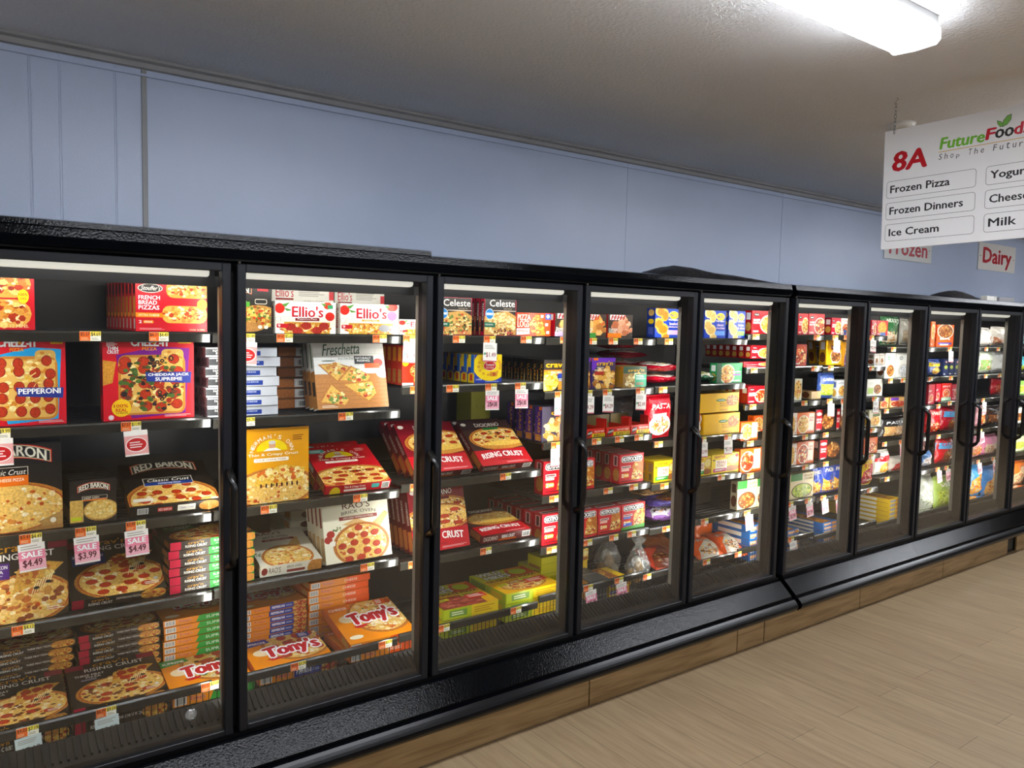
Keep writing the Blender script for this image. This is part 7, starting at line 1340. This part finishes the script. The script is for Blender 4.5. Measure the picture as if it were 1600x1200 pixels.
put('food_bag','bag',0.351,0.200,0.038,{'base':'e0702c','art':'diag','c2':'e8c8a0','food':RED,'words':('',),'seed':36},7.093,0.256,0.4019,0.0,90.0,'orange bag at the right picture edge lying beneath the tilted one, bottom shelf, tenth door','bag','orange bag at the right picture edge row')
put('food_bag','bag',0.240,0.235,0.045,{'base':'a81c2c','art':'plate','food':PASTA,'words':('DINNER',),'c2':'f0e0d0','seed':20},2.400,0.252,1.5060,-3.0,90.0,'red dinner bag, front lower of the lying pile, second shelf, fourth door','bag','pile of red dinner bags')
put('food_bag','bag',0.240,0.235,0.045,{'base':'9c1826','art':'plate','food':PASTA,'words':('DINNER',),'c2':'f0e0d0','seed':21},2.385,0.262,1.5680,4.0,90.0,'red dinner bag, front upper of the lying pile, second shelf, fourth door','bag','pile of red dinner bags')
put('food_bag','bag',0.240,0.235,0.045,{'base':'941624','art':'plain','food':PASTA,'words':('DINNER',),'c2':'f0e0d0','seed':22},2.410,0.530,1.5060,2.0,90.0,'red dinner bag, back lowest of the lying pile, second shelf, fourth door','bag','pile of red dinner bags')
put('food_bag','bag',0.240,0.235,0.045,{'base':'9c1826','art':'plate','food':PASTA,'words':('DINNER',),'c2':'f0e0d0','seed':23},2.390,0.530,1.5660,-4.0,90.0,'red dinner bag, back second of the lying pile, second shelf, fourth door','bag','pile of red dinner bags')
put('food_bag','bag',0.240,0.235,0.045,{'base':'a01a28','art':'plate','food':PASTA,'words':('DINNER',),'c2':'f0e0d0','seed':24},2.400,0.525,1.6260,5.0,90.0,'red dinner bag, back third of the lying pile, second shelf, fourth door','bag','pile of red dinner bags')
put('food_bag','bag',0.240,0.235,0.045,{'base':'941624','art':'plain','food':PASTA,'words':('DINNER',),'c2':'f0e0d0','seed':25},2.385,0.530,1.6840,-2.0,90.0,'red dinner bag, back topmost of the lying pile, second shelf, fourth door','bag','pile of red dinner bags')
price_tag(-0.396,1.713,'$5.57','$4.69','orange price tag, leftmost, top shelf rail, first door')
price_tag(-0.187,1.713,'$6.11','$4.49','orange price tag, rightmost, top shelf rail, first door')
price_tag(-0.654,1.410,'$6.49','$9.99','tag with red oval, leftmost, second shelf rail, first door',('oval', '', 0, 0))
price_tag(-0.278,1.410,'$7.57','$11.99','tag with red oval, rightmost, second shelf rail, first door',('oval', '', 0.012, -3))
price_tag(-0.576,1.068,'$3.41','$4.49','pink sale tag of $4.49, leftmost, third shelf rail, first door',('sale', '$4.49', 0, -3))
price_tag(-0.420,1.068,'$5.70','$3.99','pink sale tag of $3.99, second from left, third shelf rail, first door',('sale', '$3.99', 0, -2))
price_tag(-0.268,1.068,'$3.49','$4.49','pink sale tag of $4.49, rightmost, third shelf rail, first door',('sale', '$4.49', 0, -2))
price_tag(-0.603,0.775,'$5.16','$4.12','orange price tag, the only one, fourth shelf rail, first door')
price_tag(-0.598,0.437,'$4.03','$7.19','pale green price card of $7.19, leftmost, bottom shelf rail, first door',('green', '$7.19', 0, -4))
price_tag(-0.369,0.437,'$6.99','$9.59','pale green price card of $9.59, second from left, bottom shelf rail, first door',('green', '$9.59', 0, -3))
price_tag(-0.026,0.437,'$4.03','$5.19','orange price tag, rightmost, bottom shelf rail, first door')
price_tag(0.111,1.711,'$5.19','$5.49','tag with red oval, leftmost, top shelf rail, second door',('oval', '', 0, 3))
price_tag(0.254,1.711,'$4.62','$5.69','orange price tag, second from left, top shelf rail, second door')
price_tag(0.648,1.711,'$4.68','$5.69','orange price tag, third from left, top shelf rail, second door')
price_tag(0.786,1.711,'$4.68','$5.19','white price card of $1.49, rightmost, top shelf rail, second door',('white', '$1.49', 0.005, 4))
price_tag(1.028,1.711,'$1.64','$2.29','orange price tag, leftmost, top shelf rail, third door')
price_tag(1.190,1.711,'$2.63','$1.49','white price card of $1.49, second from left, top shelf rail, third door',('white', '$1.49', 0, 3))
price_tag(1.395,1.711,'$6.83','$9.99','orange price tag, third from left, top shelf rail, third door')
price_tag(1.631,1.711,'$9.39','$8.99','orange price tag, rightmost, top shelf rail, third door')
price_tag(0.110,1.403,'$8.29','$9.79','orange price tag, leftmost, second shelf rail, second door')
price_tag(0.502,1.403,'$6.50','$9.79','orange price tag, second from left, second shelf rail, second door')
price_tag(0.822,1.498,'$7.66','$6.69','orange price tag, rightmost, second shelf rail, second door')
price_tag(1.000,1.498,'$1.29','$2.29','orange price tag, leftmost, second shelf rail, third door')
price_tag(1.203,1.498,'$4.20','$4.00','pink sale tag of two for $4.00, second from left, second shelf rail, third door',('sale', '2/$4.00', 0.004, 2))
price_tag(1.368,1.498,'$4.20','$4.00','pink sale tag of two for $4.00, third from left, second shelf rail, third door',('sale', '2/$4.00', 0.004, 2))
price_tag(1.608,1.449,'$2.49','$2.49','white price card of two for $6.00, rightmost, second shelf rail, third door',('white', '2/$6.00', 0, 2))
price_tag(0.193,1.067,'$9.59','$9.59','orange price tag, leftmost, third shelf rail, second door')
price_tag(0.568,1.067,'$9.59','$9.59','orange price tag, second from left, third shelf rail, second door')
price_tag(0.828,1.083,'$6.80','$7.99','orange price tag, rightmost, third shelf rail, second door')
price_tag(1.295,1.083,'$8.99','$7.99','orange price tag, leftmost, third shelf rail, third door')
price_tag(1.593,1.205,'$4.49','$3.99','white price card of $3.39, rightmost, third shelf rail, third door',('white', '$3.39', 0, 2))
price_tag(0.602,0.776,'$12.99','$11.99','orange price tag, leftmost, fourth shelf rail, second door')
price_tag(0.824,0.750,'$4.99','$6.99','orange price tag, rightmost, fourth shelf rail, second door')
price_tag(1.193,0.750,'$6.99','$7.99','orange price tag, leftmost, fourth shelf rail, third door')
price_tag(1.590,0.945,'$3.99','$3.29','orange price tag, rightmost, fourth shelf rail, third door')
price_tag(0.309,0.430,'$4.65','$3.29','orange price tag, leftmost, bottom shelf rail, second door')
price_tag(0.688,0.430,'$4.65','$3.29','orange price tag, rightmost, bottom shelf rail, second door')
price_tag(0.974,0.437,'$4.99','$9.99','orange price tag, leftmost, bottom shelf rail, third door')
price_tag(1.373,0.437,'$5.49','$9.99','orange price tag, rightmost, bottom shelf rail, third door')
price_tag(1.804,1.706,'$9.39','$8.99','orange price tag, leftmost, top shelf rail, fourth door')
price_tag(1.947,1.706,'$9.39','$9.99','orange price tag, second from left, top shelf rail, fourth door')
price_tag(2.124,1.706,'$8.18','$8.19','orange price tag, third from left, top shelf rail, fourth door')
price_tag(2.355,1.706,'$4.18','$3.99','orange price tag, rightmost, top shelf rail, fourth door')
price_tag(1.785,1.449,'$4.69','$4.29','white price card of $4.29, leftmost, second shelf rail, fourth door',('white', '$4.29', 0.003, 3))
price_tag(1.918,1.449,'$4.69','$4.29','white price card of $4.29, second from left, second shelf rail, fourth door',('white', '$4.29', 0.003, 4))
price_tag(2.151,1.449,'$4.09','$3.49','white price card of $2.49, third from left, second shelf rail, fourth door',('white', '$2.49', 0.003, 4))
price_tag(2.324,1.449,'$4.19','$3.49','orange price tag, rightmost, second shelf rail, fourth door')
price_tag(1.855,1.205,'$.99','$.79','orange price tag, leftmost, third shelf rail, fourth door')
price_tag(2.014,1.205,'$.99','$.79','orange price tag, second from left, third shelf rail, fourth door')
price_tag(2.153,1.205,'$.99','$.79','orange price tag, third from left, third shelf rail, fourth door')
price_tag(2.305,1.157,'$8.49','$7.99','orange price tag, rightmost, third shelf rail, fourth door')
price_tag(2.663,1.157,'$6.99','$5.49','white price card of $3.99, leftmost, third shelf rail, fifth door',('white', '$3.99', 0, 2))
price_tag(2.882,1.157,'$6.99','$5.49','white price card of $3.99, second from left, third shelf rail, fifth door',('white', '$3.99', 0, 2))
price_tag(3.102,1.322,'$4.29','$3.99','orange price tag, rightmost, third shelf rail, fifth door')
price_tag(1.945,0.945,'$3.99','$3.29','orange price tag, leftmost, fourth shelf rail, fourth door')
price_tag(2.128,0.945,'$3.99','$3.29','orange price tag, second from left, fourth shelf rail, fourth door')
price_tag(2.363,0.925,'$4.99','$4.49','orange price tag, rightmost, fourth shelf rail, fourth door')
price_tag(2.840,0.925,'$4.99','$4.49','orange price tag, leftmost, fourth shelf rail, fifth door')
price_tag(3.094,1.103,'$3.69','$3.49','orange price tag, rightmost, fourth shelf rail, fifth door')
price_tag(1.582,0.695,'$3.99','$3.29','orange price tag, the only one, fifth shelf rail, third door')
price_tag(1.815,0.695,'$3.99','$3.29','orange price tag, leftmost, fifth shelf rail, fourth door')
price_tag(1.996,0.695,'$3.99','$3.29','orange price tag, second from left, fifth shelf rail, fourth door')
price_tag(2.126,0.695,'$3.99','$3.29','orange price tag, third from left, fifth shelf rail, fourth door')
price_tag(2.391,0.685,'$3.99','$4.29','orange price tag, rightmost, fifth shelf rail, fourth door')
price_tag(2.709,0.685,'$2.99','$2.99','orange price tag, leftmost, fifth shelf rail, fifth door')
price_tag(3.108,0.908,'$3.69','$3.49','orange price tag, rightmost, fifth shelf rail, fifth door')
price_tag(1.829,0.460,'$4.49','$5.00','pink sale tag of two for $5.00, leftmost, bottom shelf rail, fourth door',('sale', '2/$5.00', 0.012, -6))
price_tag(2.044,0.460,'$4.49','$5.00','pink sale tag of two for $5.00, second from left, bottom shelf rail, fourth door',('sale', '2/$5.00', 0.012, -6))
price_tag(2.254,0.442,'$4.99','$3.99','orange price tag, rightmost, bottom shelf rail, fourth door')
price_tag(2.741,0.442,'$6.99','$7.99','orange price tag, leftmost, bottom shelf rail, fifth door')
price_tag(3.026,0.442,'$6.99','$7.99','orange price tag, rightmost, bottom shelf rail, fifth door')
price_tag(3.101,1.738,'$4.29','$3.99','orange price tag, the only one, top shelf rail, fifth door')
price_tag(3.725,1.738,'$4.29','$3.99','orange price tag, leftmost, top shelf rail, sixth door')
price_tag(3.936,1.738,'$4.29','$5.99','white price card of $5.99, second from left, top shelf rail, sixth door',('white', '$5.99', 0.015, 5))
price_tag(4.072,1.740,'$3.49','$2.99','orange price tag, rightmost, top shelf rail, sixth door')
price_tag(3.098,1.540,'$4.29','$3.99','orange price tag, the only one, second shelf rail, fifth door')
price_tag(3.715,1.540,'$4.29','$3.49','orange price tag, leftmost, second shelf rail, sixth door')
price_tag(3.903,1.540,'$3.49','$3.49','orange price tag, rightmost, second shelf rail, sixth door')
price_tag(3.629,1.322,'$4.29','$3.99','orange price tag, leftmost, third shelf rail, sixth door')
price_tag(3.909,1.322,'$3.49','$3.49','white price card of two for $5.00, second from left, third shelf rail, sixth door',('white', '2/$5.00', 0.012, 4))
price_tag(4.076,1.315,'$5.49','$4.99','white price card of $2.99, rightmost, third shelf rail, sixth door',('white', '$2.99', 0.005, 2))
price_tag(3.655,1.103,'$3.69','$3.49','orange price tag, leftmost, fourth shelf rail, sixth door')
price_tag(3.885,1.103,'$3.69','$3.49','orange price tag, rightmost, fourth shelf rail, sixth door')
price_tag(3.672,0.908,'$3.69','$3.49','orange price tag, leftmost, fifth shelf rail, sixth door')
price_tag(3.904,0.908,'$3.69','$3.49','orange price tag, rightmost, fifth shelf rail, sixth door')
price_tag(3.094,0.684,'$4.29','$2.99','pink sale tag of $2.99, the only one, sixth shelf rail, fifth door',('sale', '$2.99', 0.012, -5))
price_tag(3.532,0.684,'$4.29','$2.99','pink sale tag of $2.99, leftmost, sixth shelf rail, sixth door',('sale', '$2.99', 0.012, -6))
price_tag(3.720,0.684,'$4.29','$2.99','pink sale tag of $2.99, second from left, sixth shelf rail, sixth door',('sale', '$2.99', 0.012, -6))
price_tag(3.895,0.684,'$4.29','$2.99','pink sale tag of $2.99, third from left, sixth shelf rail, sixth door',('sale', '$2.99', 0.012, -6))
price_tag(4.062,0.670,'$4.29','$2.99','pink sale tag of $2.99, rightmost, sixth shelf rail, sixth door',('sale', '$2.99', 0.012, -6))
price_tag(3.558,0.455,'$7.99','$8.99','white price card of $8.99, the only one, bottom shelf rail, sixth door',('white', '$8.99', 0.015, -6))
price_tag(4.383,1.740,'$3.49','$2.99','white price card of $2.99, leftmost, top shelf rail, seventh door',('white', '$2.99', 0.012, 4))
price_tag(4.681,1.660,'$8.99','$7.99','orange price tag, rightmost, top shelf rail, seventh door')
price_tag(4.405,1.530,'$6.99','$5.49','orange price tag, leftmost, second shelf rail, seventh door')
price_tag(4.663,1.436,'$6.99','$5.99','orange price tag, second from left, second shelf rail, seventh door')
price_tag(4.841,1.436,'$6.99','$5.99','orange price tag, rightmost, second shelf rail, seventh door')
price_tag(4.462,1.315,'$6.49','$5.99','white price card of $2.49, leftmost, third shelf rail, seventh door',('white', '$2.49', 0.015, 4))
price_tag(4.635,1.222,'$7.99','$6.99','orange price tag, second from left, third shelf rail, seventh door')
price_tag(4.894,1.222,'$7.99','$6.99','orange price tag, rightmost, third shelf rail, seventh door')
price_tag(4.461,1.097,'$6.49','$5.99','orange price tag, leftmost, fourth shelf rail, seventh door')
price_tag(4.635,0.985,'$7.99','$6.99','orange price tag, second from left, fourth shelf rail, seventh door')
price_tag(4.868,0.985,'$7.99','$6.99','pink sale tag of $6.99, rightmost, fourth shelf rail, seventh door',('sale', '$6.99', 0.012, 0))
price_tag(4.464,0.910,'$6.49','$5.99','orange price tag, leftmost, fifth shelf rail, seventh door')
price_tag(4.700,0.727,'$7.99','$6.99','orange price tag, rightmost, fifth shelf rail, seventh door')
price_tag(4.465,0.670,'$5.99','$4.99','orange price tag, the only one, sixth shelf rail, seventh door')
price_tag(5.524,1.660,'$4.99','$4.49','white price card of $2.99, the only one, top shelf rail, eighth door',('white', '$2.99', 0.012, 3))
price_tag(5.249,1.436,'$5.99','$5.49','orange price tag, leftmost, second shelf rail, eighth door')
price_tag(5.576,1.436,'$5.99','$5.49','orange price tag, rightmost, second shelf rail, eighth door')
price_tag(5.397,1.222,'$5.99','$5.49','orange price tag, leftmost, third shelf rail, eighth door')
price_tag(5.582,1.238,'$5.99','$5.49','orange price tag, rightmost, third shelf rail, eighth door')
price_tag(5.429,0.985,'$5.99','$5.49','orange price tag, the only one, fourth shelf rail, eighth door')
price_tag(5.453,0.727,'$5.99','$4.99','pink sale tag of $4.99, leftmost, fifth shelf rail, eighth door',('sale', '$4.99', 0.015, -8))
price_tag(5.599,0.727,'$5.99','$4.99','pink sale tag of $4.99, rightmost, fifth shelf rail, eighth door',('sale', '$4.99', 0.015, -8))
price_tag(6.155,1.660,'$3.99','$3.49','orange price tag, leftmost, top shelf rail, ninth door')
price_tag(6.383,1.660,'$3.99','$3.49','orange price tag, rightmost, top shelf rail, ninth door')
price_tag(6.178,1.436,'$3.99','$3.49','orange price tag, leftmost, second shelf rail, ninth door')
price_tag(6.444,1.436,'$3.99','$3.49','orange price tag, rightmost, second shelf rail, ninth door')
price_tag(6.161,1.238,'$3.99','$3.49','white price card of $3.49, the only one, third shelf rail, ninth door',('white', '$3.49', 0.012, 2))
price_tag(6.153,0.985,'$3.99','$3.49','pink sale tag of $3.49, the only one, fourth shelf rail, ninth door',('sale', '$3.49', 0.015, -8))
price_tag(6.145,0.727,'$3.99','$3.49','pink sale tag of $3.49, leftmost, fifth shelf rail, ninth door',('sale', '$3.49', 0.015, -8))
price_tag(6.433,0.727,'$3.99','$3.49','pink sale tag of $3.49, rightmost, fifth shelf rail, ninth door',('sale', '$3.49', 0.015, -8))

# clear bread bags on the bottom shelf of the fourth bay
rounded_bag(2.10, .70, .35, .075, .07, .12, 'clear bag of bread rolls, leftmost of three, bottom shelf, fourth door', 'bread_roll', 'a8a29a')
rounded_bag(2.245, .52, .35, .07, .075, .135, 'clear bag of bread rolls gathered tall, middle of three, fourth door', 'bread_roll', 'c4bcae')
rounded_bag(2.31, .35, .35, .07, .062, .13, 'tall clear bag with pointed top, rightmost of three, fourth door', 'bread_roll', 'cfcabf')
# round clear puck stuck on the first door
b = MB(); b.tube([(0, 0, 0), (0, -.004, 0), (0, -.007, 0)], [.019, .019, .014], 24); tag(b.build('clear_puck', [M['clear']], loc=(-.148, .0115, .438)), 'round clear plastic puck stuck low on the first glass door', 'puck')

# ---------------------------------------------------------------- signs
def flat_on_x(b, a, yl, z0, off=0):
    for pts, z, c in a.p: b.add([(-off-z-.0004, yl-x, z0+y) for x, y in pts], [tuple(range(len(pts)))], 0, c)
def aisle_sign():
    W, Hh = .876, .556
    s = thing('aisle_sign', 'white hanging aisle sign reading 8A Frozen Pizza, Frozen Dinners, Ice Cream', 'sign', (2.87, -.636, 2.16))
    b = MB(); b.box((0, -W, 0), (.006, 0, Hh), 0, ink('dddcda'))
    a = Art(W, Hh, 'dededd')
    def T(t, x0, y0, x1, y1, c, bold=.03, sh=0, l=5): a.T(t, x0/W, y0/Hh, x1/W, y1/Hh, c, l, bold, sh)
    T('8A', .041, .362, .2, .45, 'b02a30', .05, .12)
    T('Future', .258, .427, .442, .476, '6fae3a', .05, .15); T('F', .45, .433, .483, .478, 'c02c38', .06, .15); T('oo', .487, .432, .556, .468, '14140f', .06, .1); T('ds', .56, .434, .618, .482, 'c02c38', .05, .1)
    for p in ([(.505, .478), (.495, .492), (.493, .505), (.508, .498), (.517, .482)], [(.515, .478), (.517, .5), (.53, .516), (.546, .52), (.545, .5), (.533, .484)]):
        cx = sum(q[0] for q in p)/len(p); cy = sum(q[1] for q in p)/len(p)
        a.G([((cx+(x-cx)*1.16)/W, (cy+(y-cy)*1.16)/Hh) for x, y in p], '1f3a1c', 5); a.G([(x/W, y/Hh) for x, y in p], '6fa84a', 6)
    a.R(.252/W, .414/Hh, .62/W, .417/Hh, 'c8a04a', 5)
    for i, ch in enumerate('Shop The Future'):
        if ch != ' ': x = .254+i*.0252; hh = .026 if ch in 'ShTFt' else .018; yy = .381-(.007 if ch == 'p' else 0); T(ch, x, yy, x+.0135, yy+hh, '3a3c42', 0, .12)
    rows = [('Frozen Pizza', .27, .0), ('Frozen Dinners', .33, 0), ('Ice Cream', .23, 0)]; right = [('Yogurt', .15), ('Cheese', .15), ('Milk', .108)]
    for i in range(3):
        y0, y1 = .238-i*.101, .318-i*.101
        for k, (x0, x1) in enumerate(((.018, .418), (.457, .857))):
            a.RR(x0/W, y0/Hh, x1/W, y1/Hh, '2a2a2c', 3, .16); e = .0016; a.RR((x0+e)/W, (y0+e)/Hh, (x1-e)/W, (y1-e)/Hh, 'dededd', 4, .15)
            t, ww = (rows[i][0], rows[i][1]) if k == 0 else right[i]; d = .008 if any(q in t for q in 'gpy') else 0
            T(t, x0+.019, y0+.024-d, x0+.019+ww, y0+.058, '101012', .035, 0, 7)
    flat_on_x(b, a, 0, 0)
    o = b.build('sign_board', M['sign'], s, ink=True); o.rotation_euler = (math.radians(-1.2), 0, 0)
    for y in (-.034, -W+.034):
        b = MB(); n = 12; top = H-2.16; z = Hh-.016
        b.tube([(-.003, y, z-.004), (-.004, y, z+.02)], .0016, 6)
        k = 0
        while z < top-.03:
            L = .02; c = z+L/2; r = .0055; pts = []
            for i in range(9):
                t = 2*math.pi*i/8; u, v = r*math.cos(t), (L/2+.002)*math.sin(t); pts.append((u, y, c+v) if k % 2 else (0, y+u, c+v))
            b.tube(pts, .0011, 5); z += L*.86; k += 1
        pts = [(0, y+.009*math.sin(t*.7), top-.03+.03*t/9) for t in range(10)]
        b.tube(pts, .0014, 5); b.build('hanging_chain', M['steel'], s)
aisle_sign()
def wall_sign(x0, x1, z0, z1, txt, tx, label, hang):
    b = MB(); b.box((x0, Y1-.008, z0), (x1, Y1-.002, z1), 0, ink('d6d5d0')); w, h = x1-x0, z1-z0
    a = Art(w, h, 'd8d7d2').T(txt, *tx, 'b02630', 5, .045)
    for x in (.05, .95): a.E(x, .5, .012, .02, '4a4a4a', 5)
    for pts, z, c in a.p: b.add([(x0+x, Y1-.0084-z, z0+y) for x, y in pts], [tuple(range(len(pts)))], 0, c)
    tag(b.build('wall_sign', M['sign'], ink=True), label, 'sign')
wall_sign(6.08, 6.94, 2.425, 2.66, 'Frozen', (.1, .2, .9, .78), 'small white wall sign reading Frozen in red, partly behind the aisle sign', 0)
wall_sign(7.93, 8.82, 2.435, 2.715, 'Dairy', (.12, .1, .88, .82), 'small white wall sign reading Dairy in red', 0)
b = MB(); b.tube([(0, 0, 0), (0, 0, -.02), (0, 0, -.034)], [.065, .065, .05], 24); tag(b.build('smoke_detector', M['white'], loc=(3.345, -.453, H)), 'round white ceiling detector beside the hanging sign chain', 'detector')
